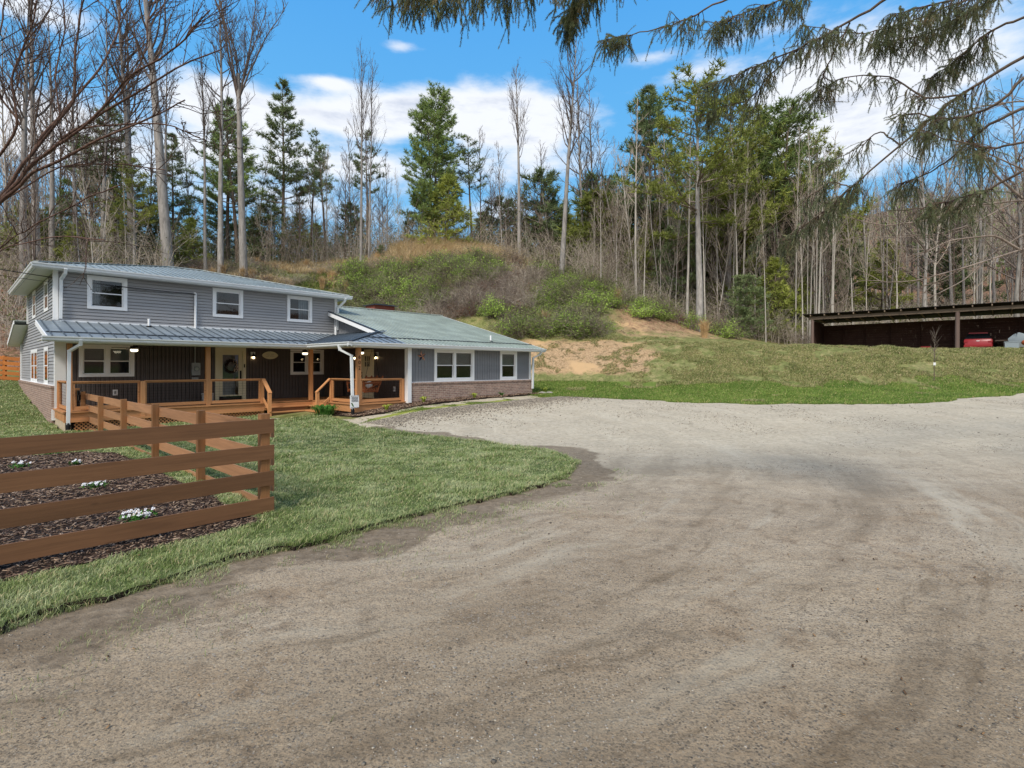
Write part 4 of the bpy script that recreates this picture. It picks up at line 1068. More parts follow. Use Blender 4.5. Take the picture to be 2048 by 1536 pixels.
mb = MB(); mb.tube([(6.5,22.86,1.9),(6.5,22.84,2.86)], .03, 8); HO.part('conduit', mb, 'grey_box'); mb = MB(); mb.tube([(6.5,22.80,3.5),(6.5,22.80,4.72),(6.5,22.78,4.80),(6.45,22.68,4.83)], .045, 8); HO.part('mast', mb, 'white')
mb = MB(); mb.box(6.36, 6.66, 22.74, 22.86, 1.68, 2.16); mb.box(6.38, 6.6, 22.78, 22.86, 1.50, 1.60); o = HO.part('meter_box', mb, 'grey_box')
mb = MB(); mb.lathe((6.52,22.74,1.93), [(.085,0),(.085,-.05),(.06,-.09)], 14, 'y'); HO.part('meter_dial', mb, 'glass', o)
mb = MB(); mb.lathe((6.52,22.738,1.93), [(.07,0),(.07,-.03)], 14, 'y'); HO.part('meter_face', mb, 'white_metal', o)
for pl, a, z in ((FR, 4.0, 1.1), (WS, 18.24, 1.1)):
    mb = MB(); pl.box(mb, a-.07, a+.07, z-.1, z+.1, .02, .035); o = HO.part('outlet_cover', mb, 'white')
    mb = MB(); pl.box(mb, a-.03, a+.03, z-.05, z+.05, .036, .05); HO.part('socket', mb, 'grey_box', o)

# ---- deck
mb = MB(); bw = .14; c = 17.36
while c < 22.88: mb.box(10.15 if c < 20.6 else 2.4, 12.48, c, min(c+bw-.006, 22.88), Z1-.035, Z1); c += bw
HO.part('deck_floor', mb, 'wood_x')
mb = MB()
mb.box(2.36, 8.22, 20.56, 20.64, Z1-.04, Z1+.002); mb.box(10.09, 10.17, 17.28, 19.2, Z1-.04, Z1+.002); mb.box(10.09, 12.40, 17.28, 17.36, Z1-.04, Z1+.002)
mb.box(2.32, 2.40, 20.56, 22.7, Z1-.04, Z1+.002)
mb.box(2.40, 10.17, 20.615, 20.66, .34, Z1-.05); mb.box(10.13, 10.19, 17.33, 20.60, .34, Z1-.05); mb.box(10.19, 12.38, 17.33, 17.38, .34, Z1-.05)
mb.box(2.36, 2.41, 20.62, 22.7, .34, Z1-.05); mb.box(2.34, 8.2, 20.57, 20.60, .32, .39)
HO.part('deck_fascia', mb, 'wood_x')
def lattice(pl, a0, a1, z0, z1):
    mb = MB(); a = a0-(z1-z0)
    while a < a1:
        for d, o in ((1, .0), (-1, .012)):
            p0, p1 = (a, z0), (a+(z1-z0), z1)
            if d < 0: p0, p1 = (a+(z1-z0), z0), (a, z1)
            def cl(p, q):
                if p[0] > q[0]: p, q = q, p
                if q[0] <= a0 or p[0] >= a1: return None
                f = lambda x: p[1]+(q[1]-p[1])*(x-p[0])/(q[0]-p[0])
                x0, x1 = max(p[0], a0), min(q[0], a1); return (x0, f(x0)), (x1, f(x1))
            r = cl(p0, p1)
            if r: mb.bar(pl.P(r[0][0], r[0][1], o), pl.P(r[1][0], r[1][1], o), .010, .03, tuple(pl.n.cross(Vector((0,0,1))))) if False else mb.bar(pl.P(r[0][0], r[0][1], o), pl.P(r[1][0], r[1][1], o), .03, .010, tuple(pl.n))
        a += .11
    return mb
PF = Plane((0, 20.66, 0), (1,0,0), (0,-1,0)); PW = Plane((0, 17.38, 0), (1,0,0), (0,-1,0))
for x0, x1 in ((2.6, 4.27), (4.41, 6.22), (6.37, 8.1)): HO.part('lattice_panel', lattice(PF, x0, x1, .02, .34), 'wood_x')
HO.part('lattice_panel', lattice(PW, 10.45, 12.35, .16, .34), 'wood_x')
mb = MB(); mb.box(2.5, 8.2, 20.95, 21.0, -.05, .6); mb.box(10.5, 12.3, 17.7, 17.75, -.05, .6); HO.part('crawlspace_skirt', mb, 'interior')
mb = MB(); mb.box(2.38, 2.52, 20.62, 22.82, -.1, .33); HO.part('foundation', mb, 'block')
def post(s_, c_, z0, z1, w=.14):
    mb = MB(); mb.box(s_-w/2, s_+w/2, c_-w/2, c_+w/2, z0, z1); return HO.part('porch_post', mb, 'wood_z')
post(6.3, 20.72, -.02, 2.72); post(10.11, 20.70, Z1, 2.72); P3 = post(10.34, 17.42, .05, 2.72, .15); post(2.50, 20.72, Z1, 2.72, .12)
post(4.34, 20.66, -.02, 1.54, .13); post(8.16, 20.68, -.02, 1.54, .12); post(10.22, 19.2, .05, 1.54, .12); post(12.28, 17.42, Z1, 1.54, .13)
post(2.46, 22.5, Z1, 1.54, .12)
def rail(p, q, a0, a1, z=Z1):
    """p,q (s,c) ends of a level railing panel"""
    mb = MB(); P = lambda t, h: (p[0]+(q[0]-p[0])*t, p[1]+(q[1]-p[1])*t, z+h)
    mb.bar(P(0,.905), P(1,.905), .14, .035); mb.bar(P(0,.865), P(1,.865), .045, .045); mb.bar(P(0,.10), P(1,.10), .045, .10)
    L = math.hypot(q[0]-p[0], q[1]-p[1]); e = .03/L
    mb.bar(P(e,.13), P(e,.85), .05, .05, (1,0,0)); mb.bar(P(1-e,.13), P(1-e,.85), .05, .05, (1,0,0))
    o = HO.part('railing', mb, 'wood_x' if abs(q[0]-p[0]) > abs(q[1]-p[1]) else 'wood_y')
    w = MB()
    for i in range(1, 8): w.bar(P(0,.10+i*.093), P(1,.10+i*.093), .004, .004)
    n = int(L/.15)
    for i in range(1, n): w.bar(P(i/n,.12), P(i/n,.86), .0035, .0035, (1,0,0))
    HO.part('wire_mesh', w, 'black', o)
rail((2.56,20.70),(4.27,20.70),0,0); rail((4.41,20.70),(6.23,20.70),0,0); rail((6.37,20.70),(8.10,20.70),0,0)
rail((10.42,17.40),(12.21,17.40),0,0); rail((10.24,19.14),(10.30,17.5),0,0); rail((2.46,20.78),(2.46,22.44),0,0)
# stairs with handrails
mb = MB(); rsr = MB()
for k, z in ((1, .47), (2, .30)):
    e = .28*k
    mb.box(8.24, 10.15, 20.60-e, 20.60-e+.28+.02, z-.035, z); mb.box(10.13-e, 10.13-e+.28+.02, 19.27, 20.60-e, z-.036, z-.001)
    rsr.box(8.24, 10.13-e, 20.645-e, 20.665-e, z-.17, z-.036); rsr.box(10.175-e, 10.195-e, 19.27, 20.645-e, z-.17, z-.037)
HO.part('stair_tread', mb, 'wood_x'); HO.part('stair_riser', rsr, 'fence_x')  # risers take a darker wood: shade under the treads put into colour
for pts, nw in ((((8.18,20.62,1.55),(8.20,20.02,1.02)), (8.20,20.08)), (((10.15,19.2,1.55),(9.58,19.2,1.02)), (9.64,19.2))):
    mb = MB(); mb.bar(pts[0], pts[1], .14, .035); mb.bar(tuple(v-(.0 if i < 2 else .75) for i, v in enumerate(pts[0])), tuple(v-(0 if i < 2 else .72) for i, v in enumerate(pts[1])), .045, .09)
    mb.bar((nw[0],nw[1],.04), (nw[0],nw[1],1.05), .11, .11, (1,0,0)); HO.part('stair_rail', mb, 'wood_z')
# number on the post
def text_mesh(txt, size, ext=.004, font_w=1):
    cu = bpy.data.curves.new('t', 'FONT'); cu.body = txt; cu.size = size; cu.extrude = ext; cu.align_x = 'CENTER'; cu.align_y = 'CENTER'
    o = bpy.data.objects.new('t', cu); COL.objects.link(o); dg = bpy.context.evaluated_depsgraph_get()
    me = bpy.data.meshes.new_from_object(o.evaluated_get(dg)); bpy.data.objects.remove(o); return me
for i, ch in enumerate('602'):
    me = text_mesh(ch, .19); o = link('house_number', me, M['black'], P3)
    o.matrix_local = Matrix.Translation(Vector((10.34,17.338,2.36-.2*i))-HO.org) @ Matrix.Rotation(R(90), 4, 'X')

# concrete pad
mb = MB(); mb.prism([(7.75,20.5),(7.8,19.0),(9.7,18.75),(10.1,19.2),(10.12,20.5)], -.1, .125); solo('concrete_pad', mb, 'concrete', (8, 19.5, 0), 'H', kind='structure')

# ------------------------------------------------------------------ things on and around the porch
def fan(s_, c_, label):
    t = Thing('ceiling_fan', (s_, c_, 2.84), 'H', label, 'ceiling fan', 'ceiling fans under the porch roof')
    mb = MB(); mb.lathe((s_,c_,2.60), [(.03,.24),(.03,.12),(.11,.11),(.12,.02),(.06,0)][::-1], 14); t.part('motor', mb, 'black')
    for k in range(4):
        a = k*math.pi/2+.5+s_; mb = MB(); d = Vector((math.cos(a), math.sin(a), 0)); p = Vector((s_, c_, 2.65))
        mb.bar(p+d*.1, p+d*.62, .12, .012); t.part('fan_blade', mb, 'twig_wreath')
    mb = MB(); mb.lathe((s_,c_,2.52), [(.07,0),(.11,.03),(.11,.08)], 14); t.part('lamp_shade', mb, 'bulb2')
fan(4.3, 21.6, 'dark ceiling fan with lit lamp before the left porch window')
fan(10.3, 21.6, 'dark ceiling fan with lit lamp beside the inner porch post')
fan(11.4, 19.0, 'dark ceiling fan with lit lamp in front of the side door')
def lantern(pl, a, z, label):
    o = pl.P(a, z, 0); t = Thing('wall_lantern', tuple(o), 'H', label, 'wall lamp', 'black wall lamps on the porch')
    mb = MB(); pl.box(mb, a-.09, a+.09, z-.12, z+.16, .02, .035); t.part('back_plate', mb, 'white')
    mb = MB(); c = pl.P(a, z+.05, .11); mb.lathe(tuple(c-Vector((0,0,.08))), [(.11,0),(.09,.03),(.03,.09),(.012,.12)], 14); mb.bar(pl.P(a, z+.1, .03), pl.P(a, z+.12, .11), .025, .025); t.part('shade', mb, 'black')
    mb = MB(); mb.ell(tuple(c-Vector((0,0,.13))), (.035,.035,.05)); t.part('bulb', mb, 'bulb')
lantern(FR, 8.66, 2.47, 'wall lamp between the front door and the oval sign')
lantern(WS, 19.5, 2.47, 'wall lamp on the right side of the side door')
lantern(WS, 21.2, 2.47, 'wall lamp on the left side of the side door')
# oval sign
t = Thing('oval_sign', (9.36, 22.88, 2.5), 'H', 'cream oval plaque with pointed ends between front door and porch window', 'sign')
mb = MB(); pts = []
for k in range(40):
    a = 2*math.pi*k/40; x = .33*math.cos(a); z = .165*math.sin(a)*(1-.25*abs(math.cos(a))**3); pts.append((x, z))
vs = [(9.36+x, 22.875, 2.5+z) for x, z in pts]+[(9.36+x, 22.85, 2.5+z) for x, z in pts]
mb.add(vs, [tuple(range(40)), tuple(range(79, 39, -1))]+[(i, (i+1) % 40, 40+(i+1) % 40, 40+i) for i in range(40)]); t.part('board', mb, 'cream')
mb = MB()
for k, (x0, x1, z) in enumerate(((-.17,-.02,.05),(.03,.16,.045),(-.12,.12,0),(-.18,-.05,-.045),(0,.17,-.05))):
    n = 7
    for j in range(n): mb.bar((9.36+x0+(x1-x0)*j/n, 22.848, 2.5+z+.012*(-1)**j), (9.36+x0+(x1-x0)*(j+1)/n, 22.848, 2.5+z-.012*(-1)**j), .004, .006)
t.part('lettering', mb, 'stone')
# wreath
rs = random.Random(4); t = Thing('wreath', (7.82, 22.86, 2.1), 'H', 'dark twig wreath with pale flowers hanging on the front door', 'wreath')
mb = MB(); c0 = Vector((7.80, 22.83, 2.02))
for k in range(90):
    a = rs.uniform(0, 6.28); r = rs.gauss(.21, .022); pts = []
    for j in range(6): b = a+j*.2; q = r+rs.gauss(0, .012); pts.append(c0+Vector((q*math.cos(b), rs.uniform(-.05, .0), q*math.sin(b)*1.1)))
    mb.tube(pts, .007, 4)
t.part('twig_ring', mb, 'twig_wreath')
mb = MB()
for k in range(46):
    a = rs.uniform(-1.1, 1.3); r = rs.gauss(.21, .045); mb.ell(tuple(c0+Vector((r*math.cos(a), -.06+rs.uniform(-.02,.02), r*math.sin(a)*1.1))), (.018,.014,.018), 6, 4)
t.part('dried_flowers', mb, 'wreath_flower')
# barn star
t = Thing('barn_star', (13.12, 17.26, 2.44), 'H', 'metal barn star on the grey wing wall beside the double window', 'star')
for k in range(5):
    for h, mt in ((0, 'navy'), (1, 'copper')):
        a = R(90+72*k+8); b = a+(R(36) if h else -R(36)); mb = MB()
        c = Vector((13.12, 17.20, 2.44)); P = lambda an, r, y: Vector((13.12+r*math.cos(an), y, 2.44+r*math.sin(an)))
        mb.add([c, P(a, .24, 17.255), P(b, .095, 17.255)], [(0,1,2)]); t.part('star_point', mb, 'copper' if (h and k not in (2,)) or k == 3 else 'navy')
# garden poster
t = Thing('garden_sign', (9.97, 17.08, .55), 'H', 'small white poster with dark checked borders on the downspout', 'sign')
mb = MB(); mb.box(9.80, 10.15, 17.06, 17.075, .52, .98); t.part('poster_board', mb, 'white')
mb = MB()
for z in (.535, .955):
    for k in range(12): 
        if k % 2: mb.box(9.80+k*.35/12, 9.80+(k+1)*.35/12, 17.052, 17.06, z-.012, z+.012)
t.part('checked_border', mb, 'navy')
mb = MB(); rs = random.Random(9)
for r_ in range(4):
    x = 9.85
    while x < 10.09:
        w = rs.uniform(.015, .03); z = .90-r_*.045
        mb.bar((x, 17.054, z), (x+w, 17.054, z+rs.uniform(-.02, .02)), .005, .009); mb.bar((x+w*.5, 17.054, z-.014), (x+w*.6, 17.054, z+.014), .005, .008); x += w+.008
t.part('lettering', mb, 'navy')
mb = MB(); mb.add([(9.83,17.055,.70),(9.87,17.055,.72),(9.95,17.055,.58),(9.90,17.055,.57)], [(0,1,2,3)]); t.part('leaf_print', mb, 'hosta')
# porch swing
sx, sc_ = 11.35, 18.75
t = Thing('porch_swing', (sx, sc_, 1.05), 'H', 'rustic log swing hanging on chains behind the right porch rail', 'swing')
mb = MB()
for k in range(6): mb.tube([(sx-.28+k*.1, sc_-.62, 1.08+.01*k), (sx-.28+k*.1, sc_+.62, 1.08+.01*k)], .038, 8)
for e in (-.6, 0, .6): mb.tube([(sx-.34, sc_+e, 1.03), (sx+.3, sc_+e, 1.06)], .04, 8)
t.part('seat', mb, 'log', smooth=True)
mb = MB()
for k in range(4): mb.tube([(sx+.3+k*.06, sc_-.62, 1.16+k*.13), (sx+.3+k*.06, sc_+.62, 1.16+k*.13)], .034, 8)
for e in (-.6, -.2, .2, .6): mb.tube([(sx+.24, sc_+e, 1.0), (sx+.52, sc_+e, 1.64)], .036, 8)
t.part('backrest', mb, 'log', smooth=True)
for e in (-.62, .62):
    mb = MB(); mb.tube([(sx-.34, sc_+e, 1.36), (sx+.42, sc_+e, 1.38)], .04, 8); mb.tube([(sx-.3, sc_+e, 1.04), (sx-.36, sc_+e, 1.42)], .036, 8); mb.tube([(sx-.3, sc_+e, 1.06), (sx+.3, sc_+e, 1.36)], .026, 8)
    t.part('armrest', mb, 'log', smooth=True)
    mb = MB(); top = (sx+.05, sc_+e, 2.845); mb.tube([(sx-.34, sc_+e, 1.4), top], .008, 5); mb.tube([(sx+.38, sc_+e, 1.4), top], .008, 5); t.part('chain', mb, 'black')
mb = MB(); mb.ell((sx+.12, sc_-.25, 1.28), (.10,.22,.16)); solo('cushion', mb, 'white', (sx+.12, sc_-.25, 1.12), 'H', 'white cushion lying on the log swing', 'cushion', smooth=True)
# crate and pots
mb = MB(); x0, x1, y0, y1 = 11.75, 12.3, 22.1, 22.7
for k in range(5): mb.box(x0, x1, y0, y0+.02, .68+k*.13, .68+k*.13+.115); mb.box(x0, x0+.02, y0+.02, y1, .68+k*.13, .68+k*.13+.115)
for a in (x0-.02, x1-.05): mb.box(a, a+.07, y0-.02, y0, .65, 1.33)
mb.box(x0-.03, x1+.03, y0-.03, y1, 1.33, 1.36); mb.box(x0+.03, x1, y0+.03, y1, .65, 1.3); solo('wooden_crate', mb, 'crate', (12.0, 22.4, .64), 'H', 'weathered slatted wooden box in the dark porch corner', 'crate')
mb = MB(); mb.lathe((6.75,22.2,.64), [(.13,0),(.19,.06),(.2,.30),(.22,.33),(.2,.36)], 18); solo('garden_pot', mb, 'terracotta', (6.75, 22.2, .64), 'H', 'pale round pot on the deck left of the front door', 'pot', smooth=True)

# service cables
def cable(name, pts, r, label):
    mb = MB(); mb.tube(pts, r, 5); return solo(name, mb, 'black', pts[0], 'W', label, 'cable')
def sag(a, b, n, s_): return [tuple(Vector(a).lerp(Vector(b), i/n)-Vector((0,0,4*s_*(i/n)*(1-i/n)))) for i in range(n+1)]
w = hw(6.45, 22.6); A = (w[0], w[1], 4.8)
cable('service_cable', sag(A, (-21, 12.5, 6.2), 26, .35), .014, 'black service cable running from the wall mast out past the left roof corner')
cable('service_cable', sag((w[0]-.02, w[1], 4.78), (-21.3, 12.5, 6.0), 26, .42), .008, 'thin lower cable beneath the black service cable')

# ------------------------------------------------------------------ fences
def fence_board(t, a, b, z, h, mat, frame_n):
    mb = MB(); mb.bar((a[0], a[1], z-h/2), (b[0], b[1], z-h/2), .025, h); return t.part('board', mb, mat)
t = Thing('board_fence', (2.85, 6.95, 0), 'H', 'brown four-board fence in the left foreground', 'fence')
for k, s_ in enumerate((2.80, .25, -2.3, -4.85)):
    mb = MB(); mb.box(s_-.055, s_+.055, 6.98, 7.09, -.3, 1.39 if k == 0 else 1.36); t.part('post', mb, 'fence_z')
for z in (1.325, .985, .645, .305):
    fence_board(t, (2.90, 6.965), (.25, 6.962), z, .185, 'fence_x', None); fence_board(t, (.247, 6.962), (-2.3, 6.960), z-.004, .185, 'fence_x', None); fence_board(t, (-2.303, 6.96), (-4.9, 6.958), z, .185, 'fence_x', None)
t = Thing('board_fence', (2.85, 14, 0), 'H', 'brown side fence running back from the corner post to the porch', 'fence')
cs = [7.0+k for k in (2.85, 5.7, 8.55, 11.4, 14.2)]
for k, c_ in enumerate(cs):
    mb = MB(); tz = (1.27, 1.24, 1.22, 1.18, 1.22)[k]; mb.box(2.83, 2.94, c_-.055, c_+.055, -.3, tz); t.part('post', mb, 'fence_z')
pts = [7.11]+cs
for k in range(5):
    for z in (1.18, .835, .49, .15):
        zz = z+(.06 if k == 0 else 0)*(1 if z > 1 else .5)
        fence_board(t, (2.955, pts[k]+.004), (2.955, pts[k+1]-.004), zz-.004*k, .18, 'fence_y', None)
# wire gate at the far end
t = Thing('wire_gate', (2.88, 21.3, 0), 'H', 'narrow gate of dark wire mesh with black latch beside the porch corner', 'gate')
g0, g1 = cs[-1]+.09, cs[-1]+1.0
mb = MB()
for a, b in (((g0, .1), (g0, 1.22)), ((g1, .1), (g1, 1.22)), ((g0, .1), (g1, .1)), ((g0, 1.22), (g1, 1.22)), ((g0, .66), (g1, .66))): mb.tube([(2.88, a[0], a[1]), (2.88, b[0], b[1])], .02, 8)
t.part('frame', mb, 'black')
mb = MB()
for i in range(1, 9): c_ = g0+(g1-g0)*i/9; mb.tube([(2.88, c_, .1), (2.88, c_, 1.22)], .004, 4)
for i in range(1, 11): z = .1+1.12*i/11; mb.tube([(2.88, g0, z), (2.88, g1, z)], .004, 4)
t.part('mesh', mb, 'black')
mb = MB(); mb.box(2.78, 2.86, cs[-1]-.02, g0+.05, .95, 1.12); mb.box(2.76, 2.80, cs[-1]+.0, g0+.02, 1.12, 1.25); t.part('latch', mb, 'black')
mb = MB(); mb.box(2.83, 2.94, g1+.02, g1+.13, -.2, 1.3); solo('gate_post', mb, 'fence_z', (2.88, g1+.07, 0), 'H', 'brown square post at the porch end of the wire gate', 'post')
# far orange fence behind the house
a = at(-60, 25.6); b = at(43, 26.3)
t = Thing('picket_fence', (b[0], b[1], H(*b)), 'W', 'bright orange horizontal board fence behind the left end of the house', 'fence')
L = math.hypot(b[0]-a[0], b[1]-a[1]); n = 3
for k in range(n+1):
    x, y = a[0]+(b[0]-a[0])*k/n, a[1]+(b[1]-a[1])*k/n; z = H(x, y); mb = MB(); mb.box(x-.06, x+.06, y-.06, y+.06, z-.2, z+1.25); t.part('post', mb, 'orange_fence')
    if k < n:
        x2, y2 = a[0]+(b[0]-a[0])*(k+1)/n, a[1]+(b[1]-a[1])*(k+1)/n; z2 = H(x2, y2)
        for j in range(5):
            mb = MB(); mb.bar((x, y-.075, z+.15+j*.245), (x2, y2-.075, z2+.15+j*.245), .022, .17); t.part('board', mb, 'orange_fence')

# ------------------------------------------------------------------ open shed on the terrace
SZ = 3.05
t = Thing('open_shed', (44.7, 2, SZ), 'H', 'long open-fronted pole shed of dark weathered boards on the terrace', 'shed')
fs, bs, e0, e1 = 44.7, 48.6, 10.6, -9.5
BS = Plane((bs, 0, 0), (0,-1,0), (-1,0,0))
mb = MB(); rs = random.Random(7); z = SZ-.2
while z < 5.2:
    a = -e0
    while a < -e1:
        w = rs.uniform(2.4, 4.2); b = min(a+w, -e1); BS.box(mb, a, b-.006, z, z+.183, -.02, rs.uniform(.0, .012)); a = b
    z += .185
t.part('back_wall', mb, 'barn')
mb = MB(); x = fs+.1
while x < bs: mb.box(x, x+.17, e0-.03+rs.uniform(0,.01), e0, SZ-.2, 5.5); x += .185
t.part('end_wall', mb, 'barn')
for c_, w in ((10.5, .22), (2.1, .26), (-5.2, .26)):
    mb = MB(); mb.tube([(fs, c_, SZ-.4), (fs, c_, 4.4), (fs+.01, c_-.01, 5.58)], [w/2, w/2*.95, w/2*.9], 12); t.part('post', mb, 'barn_post', smooth=True)
for c_ in (9.2, 7.8, 6.2, 4.4, 2.6, .9, -.9, -2.7, -4.4, -6.2, -8):
    mb = MB(); mb.box(bs-.13, bs-.03, c_-.04, c_+.04, SZ-.2, 5.22); t.part('stud', mb, 'barn')
mb = MB(); mb.box(fs-.09, fs+.03, e1, e0+.15, 5.58, 5.80); t.part('header_beam', mb, 'barn_grey')
mb = MB(); mb.box(bs-.1, bs, e1, e0, 5.22, 5.34); t.part('rear_beam', mb, 'barn')
c_ = e0-.05
while c_ > e1:
    mb = MB(); mb.bar((fs-.38, c_, 5.90), (bs+.35, c_, 5.58), .06, .14); t.part('rafter', mb, 'barn_grey'); c_ -= .92
mb = MB(); rf = [(fs-.42, e0+.5), (bs+.5, e0+.5), (bs+.5, e1), (fs-.42, e1)]
mb.prism(rf, 5.975, 6.0, lambda x, y: -.08*(x-fs+.42)); c_ = e0+.4
while c_ > e1: mb.bar((fs-.42, c_, 6.01), (bs+.5, c_, 5.62), .05, .03); c_ -= .3
t.part('roof', mb, 'shed_roof')
mb = MB(); mb.ell((fs, -2.6, 5.42), (.09,.09,.11)); mb.tube([(fs, -2.6, 5.5), (fs, -2.6, 5.58)], .03, 6); t.part('lamp', mb, 'white')

# red car (seen from behind, low behind the lip of the bank)
cx, cc = 46.9, 1.13; cz = SZ-.02
t = Thing('red_car', (cx, cc, cz), 'H', 'small red hatchback with dark rear window parked in the shed', 'car')
def loft(secs):
    mb = MB(); n = len(secs[0]); vs = [v for s_ in secs for v in s_]; fs_ = []
    for i in range(len(secs)-1):
        for k in range(n): fs_.append((i*n+k, i*n+(k+1) % n, (i+1)*n+(k+1) % n, (i+1)*n+k))
    fs_ += [tuple(reversed(range(n))), tuple((len(secs)-1)*n+k for k in range(n))]
    return mb.add(vs, fs_)
def csec(x, hw_, z0, z1, r=.08):
    return [(x, cc-hw_+r*.5, cz+z0), (x, cc+hw_-r*.5, cz+z0), (x, cc+hw_, cz+z0+r), (x, cc+hw_, cz+z1-r), (x, cc+hw_-r, cz+z1), (x, cc-hw_+r, cz+z1), (x, cc-hw_, cz+z1-r), (x, cc-hw_, cz+z0+r)]
x = cx-1.0
t.part('body', loft([csec(x, .66, .30, .70), csec(x+.1, .71, .22, .82), csec(x+.6, .72, .2, .84), csec(x+2.4, .72, .2, .82), csec(x+3.2, .74, .25, .72), csec(x+3.3, .66, .32, .6)]), 'red', smooth=True)
def ksec(x, wb, wt, z0, z1): return [(x, cc-wb, cz+z0), (x, cc+wb, cz+z0), (x, cc+wt, cz+z1), (x, cc-wt, cz+z1)]
t.part('cabin', loft([ksec(x+.12, .68, .67, .80, .83), ksec(x+.5, .70, .50, .80, 1.20), ksec(x+1.8, .70, .50, .80, 1.22), ksec(x+2.4, .70, .66, .80, .83)]), 'darkglass')
t.part('roof', loft([ksec(x+.44, .49, .45, 1.17, 1.25), ksec(x+1.85, .49, .45, 1.18, 1.26)]), 'red')
for e in (-.62, .62):
    for xx in (.55, 2.7):
        mb = MB(); mb.lathe((x+xx, cc+e-.08, cz+.28), [(.2,0),(.28,.02),(.28,.14),(.2,.16)], 18, 'y'); wh = t.part('wheel', mb, 'tyre', smooth=True)
        mb = MB(); mb.lathe((x+xx, cc+e-.085, cz+.28), [(.15,0),(.15,.17)], 14, 'y'); t.part('rim', mb, 'chrome', wh)
for e in (-.6, .6): mb = MB(); mb.box(x-.02, x+.02, cc+e-.1, cc+e+.1, cz+.58, cz+.68); t.part('tail_light', mb, 'red')
mb = MB(); mb.box(x-.015, x+.01, cc-.08, cc+.08, cz+.66, cz+.70); t.part('badge', mb, 'white')
mb = MB(); mb.box(x-.06, x+.05, cc-.7, cc+.7, cz+.3, cz+.42); t.part('bumper', mb, 'red')
# trailer
t = Thing('utility_trailer', (47, -.15, SZ), 'H', 'low flat utility trailer between the red car and the motorbike', 'trailer')
mb = MB(); mb.box(46.2, 48.0, -.65, .30, SZ+.62, SZ+.70); t.part('deck', mb, 'crate')
mb = MB(); mb.box(46.25, 47.95, -.55, -.49, SZ+.54, SZ+.62); mb.box(46.25, 47.95, .14, .20, SZ+.54, SZ+.62); mb.bar((46.3,-.17,SZ+.58),(45.5,-.17,SZ+.45),.06,.06); t.part('frame', mb, 'black')
for e in (-.71, .24):
    mb = MB(); mb.lathe((47.1, e, SZ+.26), [(.16,0),(.26,.02),(.26,.12),(.16,.14)], 16, 'y'); wh = t.part('wheel', mb, 'tyre', smooth=True)
    mb = MB(); mb.lathe((47.1, e-.01, SZ+.26), [(.10,0),(.10,.16)], 12, 'y'); t.part('rim', mb, 'chrome', wh)
# motorbike
bx, bc, bz = 45.75, -1.15, SZ
t = Thing('motorbike', (bx, bc, bz), 'H', 'pale grey and red faired motorbike at the right end of the shed', 'motorbike')
for dy, nm in ((-.72, 'wheel'), (.72, 'wheel')):
    mb = MB(); n = 22
    vs = []; 
    for k in range(n):
        a = 2*math.pi*k/n
        for j in range(6):
            b = 2*math.pi*j/6; rr_ = .27+.055*math.cos(b); vs.append((bx+.055*math.sin(b), bc+dy+rr_*math.cos(a), bz+.33+rr_*math.sin(a)))
    mb.add(vs, [(k*6+j, k*6+(j+1) % 6, ((k+1) % n)*6+(j+1) % 6, ((k+1) % n)*6+j) for k in range(n) for j in range(6)]); wh = t.part('wheel', mb, 'tyre', smooth=True)
    mb = MB(); mb.lathe((bx-.03, bc+dy, bz+.33), [(.2,0),(.2,.06)], 14, 'x'); t.part('rim', mb, 'chrome', wh)
mb = loft([[(bx+q*w, bc+y, bz+z) for q, z in ((-.5,z0),(.5,z0),(1,(z0+z1)/2),(.6,z1),(-.6,z1),(-1,(z0+z1)/2))] for y, w, z0, z1 in ((.85,.06,.55,.75),(.6,.16,.45,1.0),(.35,.2,.35,1.12),(0,.18,.35,.98),(-.3,.15,.45,.82))]); t.part('fairing', mb, 'pale_grey', smooth=True)
mb = loft([[(bx+q*w, bc+y, bz+z) for q, z in ((-1,z0),(1,z0),(1,z1),(-1,z1))] for y, w, z0, z1 in ((-.25,.13,.62,.82),(-.6,.12,.72,.9),(-.85,.07,.85,.95))]); t.part('tail', mb, 'red', smooth=True)
mb = MB(); mb.bar((bx, bc-.2, bz+.86), (bx, bc-.7, bz+.93), .22, .08); t.part('seat', mb, 'black')
mb = MB(); mb.tube([(bx-.3, bc+.42, bz+1.02), (bx, bc+.5, bz+1.06), (bx+.3, bc+.42, bz+1.02)], .018, 6); mb.ell((bx-.28, bc+.5, bz+1.15), (.05,.03,.05), 8, 5); t.part('handlebar', mb, 'black')
mb = MB(); mb.tube([(bx-.08, bc+.72, bz+.33), (bx-.08, bc+.5, bz+.95)], .025, 6); mb.tube([(bx+.08, bc+.72, bz+.33), (bx+.08, bc+.5, bz+.95)], .025, 6); mb.box(bx-.12, bx+.12, bc-.2, bc+.35, bz+.2, bz+.5); t.part('engine', mb, 'grey_box')
# boxes and bags beside it
mb = MB(); mb.prism([(44.9,-.15),(45.3,-.1),(45.35,-.75),(44.95,-.8)], SZ+.1, SZ+.48); mb.prism([(44.88,-.12),(45.32,-.07),(45.37,-.78),(44.93,-.83)], SZ+.48, SZ+.53)
solo('storage_tub', mb, 'pale_grey', (45.1, -.45, SZ), 'H', 'pale plastic tub on the ground before the trailer', 'tub')
mb = MB(); mb.ell((45.0, -1.2, SZ+.45), (.28,.33,.2), 14, 8); solo('cloth_bundle', mb, 'orange', (45.0, -1.2, SZ+.25), 'H', 'orange cloth bundle lying by the motorbike wheel', 'bundle', smooth=True)
mb = MB(); mb.ell((44.9, -1.75, SZ+.35), (.25,.35,.2), 14, 8); solo('cloth_bundle', mb, 'hosta', (44.9, -1.75, SZ+.15), 'H', 'dull green bundle right of the orange one', 'bundle', smooth=True)
